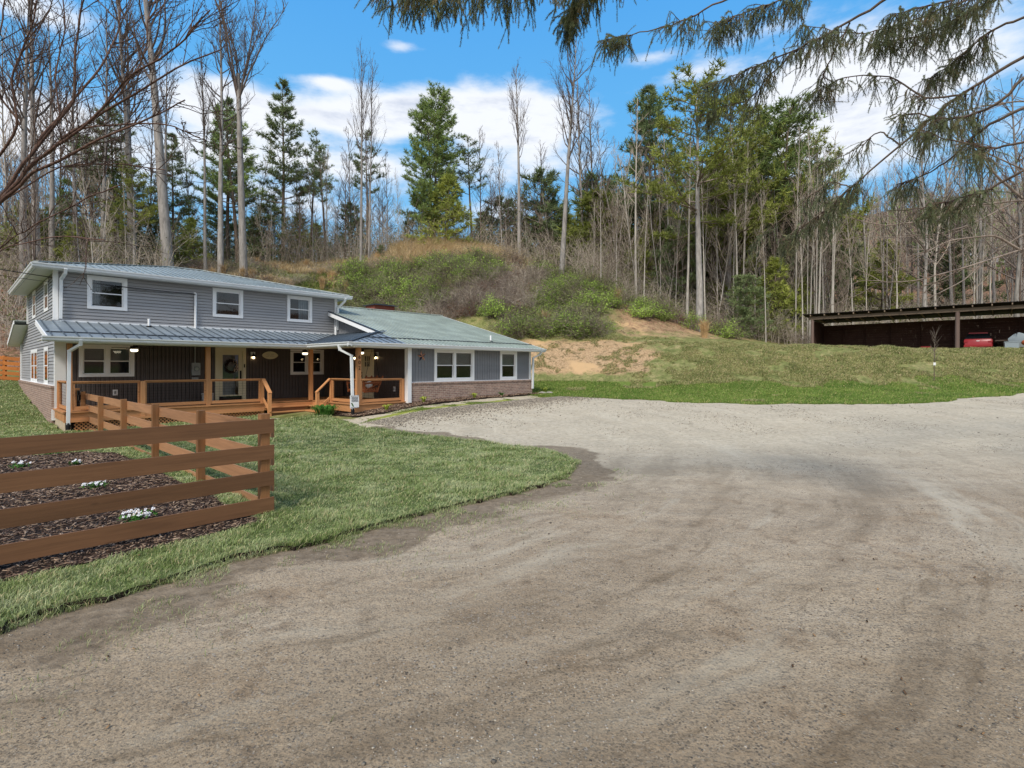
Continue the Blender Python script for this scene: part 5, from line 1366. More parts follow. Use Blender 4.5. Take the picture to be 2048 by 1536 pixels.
mb = MB(); mb.box(46.2, 46.55, 3.6, 4.1, SZ, SZ+.34); mb.box(46.18, 46.57, 3.58, 4.12, SZ+.34, SZ+.38); solo('red_box', mb, 'red', (46.4, 3.85, SZ), 'H', 'small red box on the shed floor left of the middle post', 'box')
mb = MB(); mb.box(46.9, 48.2, 4.6, 9.0, SZ, SZ+.16); mb.box(47.0, 48.0, 5.0, 8.2, SZ+.16, SZ+.28); solo('plank_stack', mb, 'barn_grey', (47.5, 6.5, SZ), 'H', 'low stack of grey planks along the shed back wall', 'planks')

# ------------------------------------------------------------------ far buildings
def cottage(px, Y, w, d, h, label, dz=0):
    x, y = at(px, Y); z = H(x, y)+dz
    t = Thing('cottage', (x, y, z), 'W', label, 'house')
    mb = MB(); mb.box(x-w/2, x+w/2, y, y+d, z-.5, z+h); mb.add([(x-w/2,y,z+h),(x-w/2,y+d,z+h),(x-w/2,y+d/2,z+h+d*.2)], [(0,1,2)]); mb.add([(x+w/2,y,z+h),(x+w/2,y+d,z+h),(x+w/2,y+d/2,z+h+d*.2)], [(0,2,1)]); t.part('wall', mb, 'white')
    mb = MB()
    for s_ in (0, 1):
        yy = y-.4 if s_ == 0 else y+d+.4
        mb.add([(x-w/2-.4,yy,z+h-.16),(x+w/2+.4,yy,z+h-.16),(x+w/2+.4,y+d/2,z+h+d*.2+.08),(x-w/2-.4,y+d/2,z+h+d*.2+.08)], [(0,1,2,3)])
    t.part('roof', mb, 'grey_box')
    for k in range(3):
        mb = MB(); xx = x-w/2+w*(k+.6)/3.4; mb.box(xx, xx+.9, y-.03, y+.02, z+1, z+2.1); t.part('window', mb, 'darkglass')
cottage(668, 92, 6, 5, 1.7, 'small white house on the hill crest behind the thin trunks', .5)
cottage(2005, 105, 6, 5, 2.4, 'small white building far up the wooded slope behind the shed', 3.2)
# ------------------------------------------------------------------ vegetation
class TB:
    """fast tube collector (uniform 3..6 sided rings)"""
    def __init__(s, sides): s.n = sides; s.V = []; s.Q = []; s.c = 0
    def add(s, P, r):
        P = np.asarray(P, float); m = len(P); n = s.n
        d = np.gradient(P, axis=0); d /= np.linalg.norm(d, axis=1)[:, None]+1e-9
        ref = np.array([0, 0, 1.]) if abs(d[0][2]) < .8 else np.array([1., 0, 0])
        a = np.cross(d, ref); a /= np.linalg.norm(a, axis=1)[:, None]+1e-9; b = np.cross(d, a)
        t = np.arange(n)*2*np.pi/n; r = np.broadcast_to(np.asarray(r, float), (m,))
        V = P[:, None]+(a[:, None]*np.cos(t)[None, :, None]+b[:, None]*np.sin(t)[None, :, None])*r[:, None, None]
        s.V.append(V.reshape(-1, 3)); i = np.arange(m-1)[:, None]*n; k = np.arange(n)[None]; k2 = (k+1) % n
        s.Q.append(np.stack([i+k, i+k2, i+n+k2, i+n+k], -1).reshape(-1, 4)+s.c); s.c += m*n
    def mesh(s, name, smooth=True): return mesh_np(name, np.concatenate(s.V), [np.concatenate(s.Q)], smooth)
def path(rs, p, d, L, n, wob, up=0.0):
    P = [np.array(p, float)]; d = np.array(d, float); d /= np.linalg.norm(d)
    for i in range(n):
        d = d+rs.normal(0, wob, 3)+np.array([0, 0, up]); d /= np.linalg.norm(d); P.append(P[-1]+d*L/n)
    return np.array(P)
def along(P, t):
    f = t*(len(P)-1); i = min(int(f), len(P)-2); return P[i]+(P[i+1]-P[i])*(f-i), (P[i+1]-P[i])/np.linalg.norm(P[i+1]-P[i])
def pdir(rs, d, ang, az=None):
    a = np.cross(d, [0, 0, 1.]) 
    if np.linalg.norm(a) < .1: a = np.array([1., 0, 0])
    a /= np.linalg.norm(a); b = np.cross(d, a); az = rs.uniform(0, 6.283) if az is None else az
    return d*math.cos(ang)+(a*math.cos(az)+b*math.sin(az))*math.sin(ang)
def flip_tris(C, d, L, w, rs, k):
    """k thin triangles around each centre C (n,3) with base direction d"""
    n = len(C); C = np.repeat(C, k, 0); d = np.repeat(d, k, 0); N = n*k
    q = d+rs.normal(0, .75, (N, 3)); q /= np.linalg.norm(q, axis=1)[:, None]
    s_ = np.cross(q, rs.normal(0, 1, (N, 3))); s_ /= np.linalg.norm(s_, axis=1)[:, None]+1e-9
    L = L*rs.uniform(.6, 1.2, (N, 1)); 
    V = np.stack([C-s_*w/2, C+s_*w/2, C+q*L], 1).reshape(-1, 3); b = np.arange(N)*3
    return V, np.stack([b, b+1, b+2], 1)
PROTO = (0, 0, -500)
def proto(name, parts, cat):
    """parts: list of (name, mesh, mat). Moved into place on first use."""
    e = empty(name, (0, 0, 0)); e['category'] = cat
    for nm, me, mt in parts:
        o = link(nm, me, M[mt], e)
    e['_used'] = 0; return e
def use(p, loc, rz=0, sc=(1,1,1), label=None, cat=None, group=None):
    if not p['_used']:
        p['_used'] = 1; tree_of(p); p.location = loc; p.rotation_euler = (0, 0, rz); p.scale = sc; return tag(p, label, cat, group)
    return dup(p, loc, rz, sc, label, cat, group)

def bare_tree(seed, Ht=20, r0=.3, clear=.5, spread=.2, nb=24, mat='bark_grey', tmat='crown', fork=False, bend=.25, name='bare_tree', dens=1.0, up=.10, ang=(.5, 1.0), sway=.009, buds=0):
    rs = np.random.RandomState(seed); T = TB(8); B = TB(4); W = TB(3); bp = []
    tr = path(rs, (0, 0, -.6), (rs.normal(0, .03), rs.normal(0, .03), 1), Ht*.97+.6, 14, sway, .02)
    rad = np.interp(np.linspace(0, 1, 15), [0, .04, .1, clear, 1], [r0*1.2, r0*.98, r0*.92, r0*.55, .02])
    if fork:
        k = int(clear*14); T.add(tr[:k+2], rad[:k+2])
        stems = []
        for j in range(6):
            d = pdir(rs, np.array([0, 0, 1.]), rs.uniform(.2, .55), j*1.05+rs.uniform(-.3, .3))
            P = path(rs, tr[k]+np.array([0, 0, rs.uniform(-.6, .6)]), d, Ht*(1-clear)*rs.uniform(.8, 1.08), 9, .06, .05)
            B.add(P, np.linspace(r0*.34, .02, 10)**1.0); stems.append((P, r0*.30))
    else:
        T.add(tr, rad); stems = [(tr, r0)]
    for P, rr in stems:
        n = int(nb/(len(stems)**.6))
        for i in range(n):
            t0 = clear if not fork else .08
            t = t0+(1-t0)*((i+rs.uniform(0, 1))/n)*.97; p, d = along(P, t)
            f = 1-(t-t0)/(1-t0); L = Ht*spread*(.25+.75*f**.75)*rs.uniform(.6, 1.15)*(.55 if fork else 1)
            dd = pdir(rs, np.array([0, 0, 1.])*.5+d*.5, rs.uniform(*ang)); b1 = path(rs, p, dd, L, 6, .10, up)
            r1 = min(rr*.3, .012+.012*L); B.add(b1, np.linspace(r1, .010, 7)); bp.append(b1)
            for j in range(int((3+L*1.3)*dens)):
                q, d1 = along(b1, rs.uniform(.25, 1)); L2 = L*rs.uniform(.18, .42); b2 = path(rs, q, pdir(rs, d1, rs.uniform(.4, .9)), L2, 4, .12, up*.9)
                B.add(b2, np.linspace(.011, .006, 5)) if L2 > .8 else W.add(b2, np.linspace(.010, .006, 5))
                for k in range(int(3*dens+rs.uniform(0, 2))):
                    q3, d3 = along(b2, rs.uniform(.2, 1)); W.add(path(rs, q3, pdir(rs, d3, rs.uniform(.4, .9)), L2*rs.uniform(.25, .6), 2, .12, .05), [.008, .006, .004])
    parts = [('trunk', T.mesh('trunk'), mat), ('branches', B.mesh('branches'), tmat), ('twigs', W.mesh('twigs', False), tmat)]
    return proto(name, parts, 'tree')

def pine_tree(seed, Ht=18, r0=.22, clear=.35, spread=.2, nw=22, per=5, mat='pine', bark='bark_dark', tuft=.5, k=9, shape='cone', droop=.0, name='pine_tree', wide=.06, ntr=1, gap=.15):
    rs = np.random.RandomState(seed); T = TB(8); B = TB(4); C = []; D = []
    for q in range(ntr):
        x0 = rs.normal(0, .5) if q else 0; y0 = rs.normal(0, .5) if q else 0; hh = Ht*(1 if not q else rs.uniform(.8, .97))
        tr = path(rs, (x0, y0, -.5), (rs.normal(0, .02), rs.normal(0, .02), 1), hh+.5, 12, .012, .02)
        T.add(tr, np.interp(np.linspace(0, 1, 13), [0, .05, 1], [r0*1.2, r0, .02]))
        for i in range(nw):
            f = i/(nw-1); t = clear+(1-clear)*f; t = min(.99, t+rs.uniform(-.5, .5)/nw*(1-clear))
            p, d = along(tr, t)
            prof = {'cone': (1-f)**.8*.95+.06, 'round': math.sqrt(max(.02, 1-(f*1.05-.35)**2*1.7))*.95, 'irreg': (.35+.65*(1-f)**.6)*rs.uniform(.55, 1.15)}[shape]
            for j in range(per):
                if rs.rand() < gap: continue
                L = Ht*spread*prof*rs.uniform(.65, 1.15); az = rs.uniform(0, 6.283)
                dd = np.array([math.cos(az), math.sin(az), rs.uniform(.0, .35)-droop+.5*f])
                b1 = path(rs, p, dd, L, 6, .07, .05-droop*.06); r1 = min(r0*.35, .01+.012*L); B.add(b1, np.linspace(r1, .01, 7))
                nn = int(2+L*2.6)
                for m in range(nn):
                    tt = rs.uniform(.32, 1); q1, d1 = along(b1, tt); L2 = L*rs.uniform(.15, .36)*(1.3-tt)+.2
                    side = np.cross(d1, [0, 0, 1.]); side /= np.linalg.norm(side)+1e-9
                    b2 = path(rs, q1, d1*.7+side*rs.choice([-1, 1])*rs.uniform(.4, .9)+np.array([0, 0, .15]), L2, 2, .1, .05); B.add(b2, [.012, .009, .006])
                    for u in np.linspace(.3, 1, max(2, int(L2/.22))):
                        q2, d2 = along(b2, u); C.append(q2); D.append(d2*.7+np.array([0, 0, .35]))
                C.append(b1[-1]); D.append(dd)
    C = np.array(C); D = np.array(D); C = C+rs.normal(0, .06, C.shape)
    V, Fc = flip_tris(C, D, tuft, wide, rs, k)
    return proto(name, [('trunk', T.mesh('trunk'), bark), ('branches', B.mesh('branches'), 'twig'), ('needles', mesh_np('needles', V, [Fc]), mat)], 'tree')

def shrub(seed, Hs=1.6, R_=1.3, n=70, leafn=2600, mat='shrubleaf', lw=.05, name='shrub', tw='twig', green=1.0):
    rs = np.random.RandomState(seed); B = TB(3); C = []
    for i in range(n):
        a = rs.uniform(0, 6.283); e = rs.uniform(.1, 1.1)
        P = path(rs, (rs.normal(0, .2*R_), rs.normal(0, .2*R_), -.1), (math.cos(a)*e, math.sin(a)*e, 1.1), rs.uniform(.6, 1.2)*Hs, 6, .14, -.12)
        B.add(P, np.linspace(.014, .005, 7))
        for j in range(4):
            q, d = along(P, rs.uniform(.3, 1)); B.add(path(rs, q, pdir(rs, d, rs.uniform(.4, 1)), Hs*rs.uniform(.15, .4), 2, .2, -.05), [.008, .006, .003])
        for t in rs.uniform(.2, 1, int(leafn/n)):
            q, d = along(P, t); C.append(q+rs.normal(0, .10*Hs, 3))
    C = np.array(C).reshape(-1, 3); C[:, 2] = np.abs(C[:, 2])
    # clumpy: drop leaves in some noise cells
    keep = vnoise(C[:, 0]+7, C[:, 1]+C[:, 2]+7, 2.6, seed) > .32; C = C[keep]
    N = len(C); q = rs.normal(0, 1, (N, 3)); q /= np.linalg.norm(q, axis=1)[:, None]; s_ = np.cross(q, rs.normal(0, 1, (N, 3))); s_ /= np.linalg.norm(s_, axis=1)[:, None]
    w = lw*rs.uniform(.6, 1.3, (N, 1)); V = np.stack([C-q*w, C+s_*w*.55, C+q*w, C-s_*w*.55], 1).reshape(-1, 3); b = np.arange(N)*4
    parts = [('stems', B.mesh('stems', False), tw)]
    if green or N > 50: parts.append(('leaves', mesh_np('leaves', V, [np.stack([b, b+1, b+2, b+3], 1)]), mat))
    return proto(name, parts, 'shrub')
def tussock(seed, h=1.3, n=420, spread=.5, mat='tangrass', w=.02, name='tussock'):
    rs = np.random.RandomState(seed); V = []; a = rs.uniform(0, 6.283, n); r = np.abs(rs.normal(0, .18*spread, n)); e = np.abs(rs.normal(0, .45, n))*spread
    L = h*rs.uniform(.5, 1.1, n); x = r*np.cos(a); y = r*np.sin(a); dx = np.cos(a+rs.normal(0, .5, n))*e*L; dy = np.sin(a+rs.normal(0, .5, n))*e*L
    t = rs.uniform(0, 6.283, n); wx = np.cos(t)*w/2; wy = np.sin(t)*w/2
    P = np.stack([np.stack([x-wx, y-wy, 0*x-.05], 1), np.stack([x+wx, y+wy, 0*x-.05], 1), np.stack([x+dx*.4-wx, y+dy*.4-wy, L*.6], 1), np.stack([x+dx*.4+wx, y+dy*.4+wy, L*.6], 1), np.stack([x+dx*1.3, y+dy*1.3, L*rs.uniform(.75, 1, n)], 1)], 1).reshape(-1, 3)
    b = np.arange(n)*5; me = mesh_np(name, P, [np.stack([b, b+1, b+3, b+2], 1), np.stack([b+2, b+3, b+4], 1)])
    o = link(name, me, M[mat]); o['category'] = 'grass clump'; o['_used'] = 0; return o

# ---- tall bare hardwoods, each placed and sized on its own
def place(p, Hp, px, Y, ytop, label, cat=None, group=None, rz=None, wid=1.0, seed=0, dz=0):
    x, y = at(px, Y); z = H(x, y)+dz; top = CZ+(HY-ytop)*Y/F; s_ = (top-z)/Hp
    rz = random.Random(int(px*7+Y)).uniform(0, 6.28) if rz is None else rz
    return use(p, (x, y, z-.1), rz, (s_*wid, s_*wid, s_), label, cat, group)
tulip = [bare_tree(11, 20, .24, .50, .24, 30, up=.15, ang=(.5, .95)), bare_tree(12, 20, .22, .55, .20, 28, up=.16, ang=(.45, .9)), bare_tree(13, 20, .20, .40, .19, 34, up=.13, ang=(.5, 1.05))]
vase = bare_tree(14, 20, .29, .58, .26, 60, fork=True, up=.12, ang=(.3, .7))
midb = [bare_tree(21, 14, .13, .25, .22, 34, mat='bark_grey', up=.10, sway=.03), bare_tree(22, 14, .11, .35, .20, 30, mat='bark_pale', tmat='twig_pale', up=.12, sway=.035), bare_tree(23, 14, .15, .30, .26, 36, mat='bark_dark', up=.08)]
sap = [bare_tree(31, 7, .045, .15, .30, 20, mat='bark_pale', tmat='twig_pale', up=.10, sway=.06, name='bare_sapling'), bare_tree(32, 7, .04, .1, .38, 24, mat='bark_grey', tmat='twig', up=.06, sway=.08, name='bare_sapling'), bare_tree(33, 7, .05, .2, .34, 22, mat='bark_dark', tmat='twig', up=.03, sway=.05, name='bare_sapling')]
birch = bare_tree(41, 14, .10, .5, .12, 22, mat='bark_pale', tmat='twig_pale', up=.12, name='white_trunk_tree')
place(tulip[0], 20, 270, 47, -110, 'tall pale trunk behind the left roof end, second big trunk from the left', group=None)
place(tulip[1], 20, 262, 49, -20, 'slimmer twin trunk close beside the second big trunk on the left')
place(tulip[0], 20, 340, 43, -260, 'thickest pale trunk rising behind the upper roof', wid=1.1)
place(tulip[1], 20, 329, 44.5, 40, 'thin trunk tight against the thickest trunk behind the roof', wid=.6)
place(tulip[1], 20, 412, 46, 70, 'thin dark trunk with few high limbs left of the forked tree', wid=.7)
place(tulip[2], 20, 442, 46, -90, 'straight bare tree just left of the big forked tree')
vs_ = place(vase, 20, 488, 45.5, -100, 'big bare tree forking into a vase of limbs above the upper roof', wid=.82)
place(tulip[0], 20, 75, 40, -90, 'tall grey trunk near the left edge behind the house corner')
place(tulip[1], 20, 42, 38, -60, 'leaning slim trunk at the far left edge')
place(tulip[2], 20, 150, 44, 40, 'slim bare tree between the left edge trunks and the roof')
place(tulip[2], 20, 205, 45, -20, 'upright bare tree above the left roof corner')
place(tulip[1], 20, 105, 43, 20, 'thin bare trunk right of the left edge pair')
place(tulip[0], 20, 722, 53, 80, 'left one of two tall thin bare trees in the middle', wid=.62)
place(tulip[2], 20, 738, 55, 95, 'right one of two tall thin bare trees in the middle', wid=.62)
place(tulip[1], 20, 1040, 58, 115, 'tall bare tree with curved pale base on the hill crest', wid=.9)
place(tulip[0], 20, 1122, 50, 45, 'tall bare tree with straight pale trunk above the wing roof', wid=.95)
place(tulip[2], 20, 1168, 62, 120, 'dark bare tree right of the straight pale trunk', wid=1.1)
place(tulip[2], 20, 1192, 64, 150, 'second dark bare tree right of the straight pale trunk', wid=1.0)
place(midb[0], 14, 1004, 60, 270, 'small bare tree left of the curved pale trunk', wid=.8)
place(midb[2], 14, 962, 62, 250, 'dead brown conifer-like tree with whorled bare limbs', wid=.8)
place(midb[0], 14, 775, 58, 300, 'bent bare tree left of the big round pine', wid=.9)
place(midb[1], 14, 795, 57, 330, 'pale split trunk left of the big round pine', wid=.7)
for i, (px, Y, yt) in enumerate(((235,50,150),(185,52,180),(120,50,150),(60,52,120),(15,46,60),(300,54,200),(380,56,240),(520,62,260),(600,60,330),(628,58,300),(655,60,290),(690,62,300),(705,66,240),(760,64,330),(1085,66,280),(1215,60,230),(1232,66,260))):
    place(midb[i % 3], 14, px, Y, yt, 'thin bare grey hardwood in the tree line along the hill crest', group='thin bare hardwoods on the hill crest', wid=.85)
# right-hand wood
place(birch, 14, 1272, 48, 170, 'white barked slender tree at the left end of the right hand wood')
place(birch, 14, 1374, 46, 215, 'white barked trunk directly left of the big leaning pine')
place(birch, 14, 1340, 52, 260, 'slender pale tree between the two white barked trunks')
place(birch, 14, 1706, 48, 400, 'white birch-like pole rising behind the left end of the shed', wid=1.0)
for i, (px, Y, yt, w_) in enumerate(((1735,62,300,1),(1765,58,340,.9),(1800,60,290,1),(1852,52,190,1.1),(1872,55,250,1),(1905,64,300,1),(1960,52,200,1),(1990,62,270,1),(2036,48,150,1.2),(2062,60,250,1),(2100,50,200,1),(1835,66,330,1),(1930,58,280,1))):
    place((tulip+midb)[i % 5 if i % 5 < 5 else 0], 20 if i % 5 < 3 else 14, px, Y, yt, 'tall bare hardwood in the wood behind the shed', group='bare hardwoods behind the shed', wid=w_*(.8 if i % 5 < 3 else 1))
rnd = random.Random(78)
for i in range(34):
    px = rnd.uniform(1190, 1700); Y = rnd.uniform(45, 58)
    place(birch, 14, px, Y, rnd.uniform(230, 400), 'slender pale trunk standing among the right hand wood', group='slender pale trunks in the right hand wood', wid=rnd.uniform(.5, .85))
for i in range(22):
    px = rnd.uniform(1700, 2120); Y = rnd.uniform(48, 66)
    place(birch if i % 2 else midb[1], 14, px, Y, rnd.uniform(240, 420), 'slender pale trunk in the wood behind the shed', group='slender pale trunks behind the shed', wid=rnd.uniform(.5, .85))
for i in range(22):
    px = rnd.uniform(-40, 330); Y = rnd.uniform(42, 56)
    place(birch if i % 2 else midb[1], 14, px, Y, rnd.uniform(150, 330), 'slender pale trunk among the trees above the left roof', group='slender pale trunks above the left roof', wid=rnd.uniform(.5, .85))
rnd = random.Random(79)
for i in range(70):
    px = rnd.uniform(-60, 780); Y = rnd.uniform(56, 84)
    place((sap+midb)[i % 6], 7 if i % 6 < 3 else 14, px, Y, rnd.uniform(330, 460), 'small bare tree deep in the thicket behind the crest', group='small bare trees behind the crest', wid=rnd.uniform(.8, 1.3))
for i in range(34):
    px = rnd.uniform(960, 1250); Y = rnd.uniform(60, 80)
    place((sap+midb)[i % 6], 7 if i % 6 < 3 else 14, px, Y, rnd.uniform(330, 450), 'small bare tree in the thicket above the wing roof', group='small bare trees above the wing roof', wid=rnd.uniform(.8, 1.3))
rnd = random.Random(77)
for i in range(64):
    px = rnd.uniform(1180, 1690); Y = rnd.uniform(46, 66)+(px-1180)*.01; yt = rnd.uniform(330, 470)-(60 if px < 1500 else 0)
    place(sap[i % 3], 7, px, Y, yt, 'thin bare sapling crowded in the right hand wood', group='thin bare saplings in the right hand wood', wid=rnd.uniform(.55, .9))
for i in range(16):
    px = rnd.uniform(1180, 1700); Y = rnd.uniform(50, 75)
    place(midb[i % 3], 14, px, Y, rnd.uniform(250, 380), 'spindly bare tree inside the right hand wood', group='spindly bare trees in the right hand wood', wid=rnd.uniform(.6, .9))
for i in range(26):
    px = rnd.uniform(1700, 2130); Y = rnd.uniform(54, 100)
    place(midb[i % 3], 14, px, Y, rnd.uniform(340, 450), 'small bare tree on the brown slope beyond the shed', group='small bare trees on the slope beyond the shed', wid=rnd.uniform(.8, 1.2))
for i in range(26):
    px = rnd.uniform(-60, 240); Y = rnd.uniform(32, 56)
    place((sap+midb)[i % 6], 7 if i % 6 < 3 else 14, px, Y, rnd.uniform(330, 470) if i % 6 < 3 else rnd.uniform(180, 330), 'thin bare tree on the leafy slope left of the house', group='thin bare trees left of the house', wid=rnd.uniform(.6, .9))
for i in range(26):
    px = rnd.uniform(500, 1240); Y = rnd.uniform(53, 62)
    place(sap[i % 3], 7, px, Y, rnd.uniform(390, 470), 'bare sapling along the hill crest behind the house', group='bare saplings on the hill crest', wid=rnd.uniform(.6, 1.0))

# ---- conifers
P1 = pine_tree(51, 18, .20, .38, .17, 26, 5, 'pine_dark', tuft=.42, k=10, shape='cone', gap=.2)
P2 = pine_tree(52, 17, .22, .20, .20, 30, 6, 'pine', tuft=.40, k=11, shape='round', ntr=2, gap=.28)
P3 = pine_tree(53, 17, .20, .42, .24, 24, 5, 'pine_yellow', bark='bark_grey', tuft=.40, k=8, shape='irreg', gap=.45)
P4 = pine_tree(54, 16, .20, .45, .20, 22, 5, 'pine', tuft=.42, k=9, shape='irreg', gap=.38)
P5 = pine_tree(55, 5, .09, .05, .34, 18, 6, 'pine_yellow', tuft=.30, k=10, shape='cone', gap=.1, name='young_pine', wide=.045)
P6 = pine_tree(56, 5, .08, .02, .30, 16, 6, 'pine_dark', tuft=.30, k=10, shape='round', gap=.15, name='young_pine', wide=.045)
P7 = pine_tree(57, 17, .18, .55, .15, 18, 4, 'pine_dark', tuft=.40, k=8, shape='irreg', gap=.35)
place(P1, 18, 566, 60, 165, 'tall pointed dark pine right of the big forked tree', wid=1.05)
place(P1, 18, 455, 60, 200, 'tall dark pine behind the forked bare tree', wid=1.15)
place(P4, 16, 478, 58, 240, 'yellow-green pine close behind the forked trunk', wid=1.2)
place(P7, 17, 620, 62, 270, 'thin half bare pine right of the pointed dark pine', wid=1.0)
place(P7, 17, 652, 60, 290, 'second thin half bare pine right of the pointed pine', wid=1.1)
place(P4, 16, 235, 50, 240, 'broad green pine above the left roof corner', wid=1.1)
place(P4, 16, 195, 47, 280, 'green pine left of the broad pine above the roof corner', wid=1.2)
place(P1, 18, 345, 55, 270, 'dark pine behind the thickest trunk', wid=1.1)
place(P3, 17, 270, 44, 330, 'low yellowish pine just above the left roof end', wid=1.2)
place(P2, 17, 868, 60, 195, 'big round crowned green pine in the middle of the crest', wid=1.0)
place(P5, 5, 892, 57, 352, 'bushy yellowish evergreen at the foot of the big round pine', wid=1.35)
place(P6, 5, 826, 62, 430, 'small dark evergreen left of the big round pine', wid=1.0)
place(P7, 17, 945, 62, 280, 'half dead pine with sparse dark crown right of the round pine', wid=1.2)
place(P6, 5, 1080, 64, 362, 'small dark pine with flat layered top on the crest', wid=1.1)
place(P7, 17, 735, 60, 260, 'sparse brownish pine behind the two tall thin trees', wid=1.1)
place(P6, 5, 762, 54, 492, 'tiny bright evergreen bush on the bank top', wid=1.1)
place(P5, 5, 1185, 62, 395, 'wide low evergreen below the dark bare trees', wid=1.7)
place(P1, 18, 1300, 58, 178, 'tall dark pine forming the left top of the right hand wood', wid=1.15)
place(P4, 16, 1335, 60, 200, 'second tall pine in the right hand wood', wid=1.1)
place(P3, 17, 1400, 45, 150, 'big leaning yellow-green pine on the slope, trunk beside the white one', wid=1.25)
place(P3, 17, 1455, 52, 205, 'yellow-green pine right of the big leaning pine', wid=1.25)
place(P7, 17, 1475, 62, 215, 'half bare dark pine behind the yellow-green ones', wid=1.0)
place(P4, 16, 1555, 56, 200, 'round topped green pine in the right hand wood', wid=1.25)
place(P4, 16, 1590, 60, 240, 'open crowned pine right of the round topped one', wid=1.2)
place(P3, 17, 1520, 58, 240, 'yellowish pine left of the round topped one', wid=1.2)
place(P3, 17, 1640, 62, 280, 'last yellow-green pine at the right end of the pine group', wid=1.1)
for i, (px, Y, yt, w_) in enumerate(((1425,56,330,1),(1500,60,340,1.1),(1545,50,520,1.2),(1495,47,560,1.3),(1610,52,560,1.2),(1568,60,400,1.2),(1320,58,430,1.3),(1355,52,470,1.3),(1245,60,440,1.3),(1660,64,430,1.1),(1760,60,490,1.2),(1900,70,420,1.2),(1700,70,440,1.2),(1290,66,400,1.4),(1400,64,380,1.4),(1450,66,360,1.4))):
    place((P5, P6)[i % 2], 5, px, Y, yt, 'young evergreen among the bare stems of the right hand wood', group='young evergreens in the right hand wood', wid=w_)
for i, (px, Y, yt, w_) in enumerate(((40,44,410,1.5),(120,46,430,1.5),(170,44,440,1.3),(300,52,420,1.4),(390,54,440,1.2),(540,60,420,1.5),(590,62,430,1.2),(700,64,420,1.2),(1140,66,430,1.4),(1000,66,410,1.4),(1060,70,440,1.6),(1105,72,420,1.5),(975,72,430,1.5),(1220,70,410,1.6),(225,58,440,1.5),(440,62,430,1.4),(350,60,450,1.5),(500,70,450,1.7),(640,70,450,1.6),(80,50,450,1.6),(255,62,400,1.4),(1200,66,380,1.5))):
    place((P5, P6)[i % 2], 5, px, Y, yt, 'young evergreen in the tree line on the crest behind the house', group='young evergreens on the crest', wid=w_)

# ---- far wood: one mass of trunks and twigs nobody could count
def far_wood():
    rs = np.random.RandomState(91); T = TB(3); W = TB(3); C = []; D = []
    for i in range(620):
        px = rs.uniform(1120, 2280); Y = rs.uniform(78, 330)**1.0
        x, y = at(px, Y); z = H(x, y); h = rs.uniform(8, 15)
        T.add(np.array([[x, y, z-.3], [x+rs.normal(0, .2), y, z+h*.5], [x+rs.normal(0, .5), y, z+h]]), [.17, .12, .04])
        for j in range(11):
            t = rs.uniform(.3, 1); a = rs.uniform(0, 6.283); L = h*.26*(1.25-t); p = np.array([x, y, z+h*t]); q = p+np.array([math.cos(a)*L, math.sin(a)*L, L*rs.uniform(.4, 1.2)])
            W.add(np.array([p, (p+q)/2+rs.normal(0, .1, 3), q]), [.06, .05, .03])
            for k in range(4):
                r = p+(q-p)*rs.uniform(.2, 1); W.add(np.array([r, r+rs.normal(0, .8, 3)+np.array([0, 0, .8])]), [.04, .02])
        if rs.rand() < .22:
            for k in range(70): C.append([x+rs.normal(0, 1.4), y+rs.normal(0, 1.4), z+rs.uniform(.3, 1)*h]); D.append([0, 0, 1])
    V = np.concatenate(T.V+W.V); Q = np.concatenate(T.Q+[q+T.c for q in W.Q])
    tag(link('far_wood', mesh_np('far_wood', V, [Q]), M['twig_pale']), 'hazy bare woodland covering the far slope behind the shed', 'woodland', None, 'stuff')
    V, Fc = flip_tris(np.array(C), np.array(D, float), .9, .25, rs, 6)
    tag(link('far_pines', mesh_np('far_pines', V, [Fc]), M['pine']), 'dull green pine foliage dotted through the far wood', 'woodland', None, 'stuff')
far_wood()
def under():
    rs = np.random.RandomState(92); W = TB(3); C = []
    for i in range(8500):
        px = rs.choice([rs.uniform(1170, 1720), rs.uniform(-80, 330), rs.uniform(300, 1240), rs.uniform(1650, 2200)], p=[.36, .16, .30, .18])
        Y = rs.uniform(47, 70) if px > 1150 else (rs.uniform(30, 72) if px < 330 else rs.uniform(56, 76))
        x, y = at(px, Y); z = H(x, y); h = rs.uniform(.8, 3.4)*(1.5 if px < 1240 else 1); l = rs.normal(0, .35, 2)*h
        P = np.array([[x, y, z-.1], [x+l[0]*.3, y+l[1]*.3, z+h*.55], [x+l[0], y+l[1], z+h]])
        W.add(P, [.022, .018, .008])
        for k in range(5):
            t = rs.uniform(.25, 1); q = P[0]+(P[2]-P[0])*t; W.add(np.array([q, q+rs.normal(0, .55, 3)+np.array([0, 0, .35])]), [.013, .007])
        if rs.rand() < .30: C += [q+rs.normal(0, .5, 3) for _ in range(16)]
    tag(link('undergrowth', W.mesh('undergrowth', False), M['twig_pale']), 'tangled bare brush between the tree trunks', 'undergrowth', None, 'stuff')
    C = np.array(C); V, Fc = flip_tris(C, np.tile([0, 0, .3], (len(C), 1)), .16, .09, rs, 2)
    tag(link('undergrowth_leaves', mesh_np('undergrowth_leaves', V, [Fc]), M['shrubdull']), 'sparse new green leaves in the brush under the trees', 'undergrowth', None, 'stuff')
under()

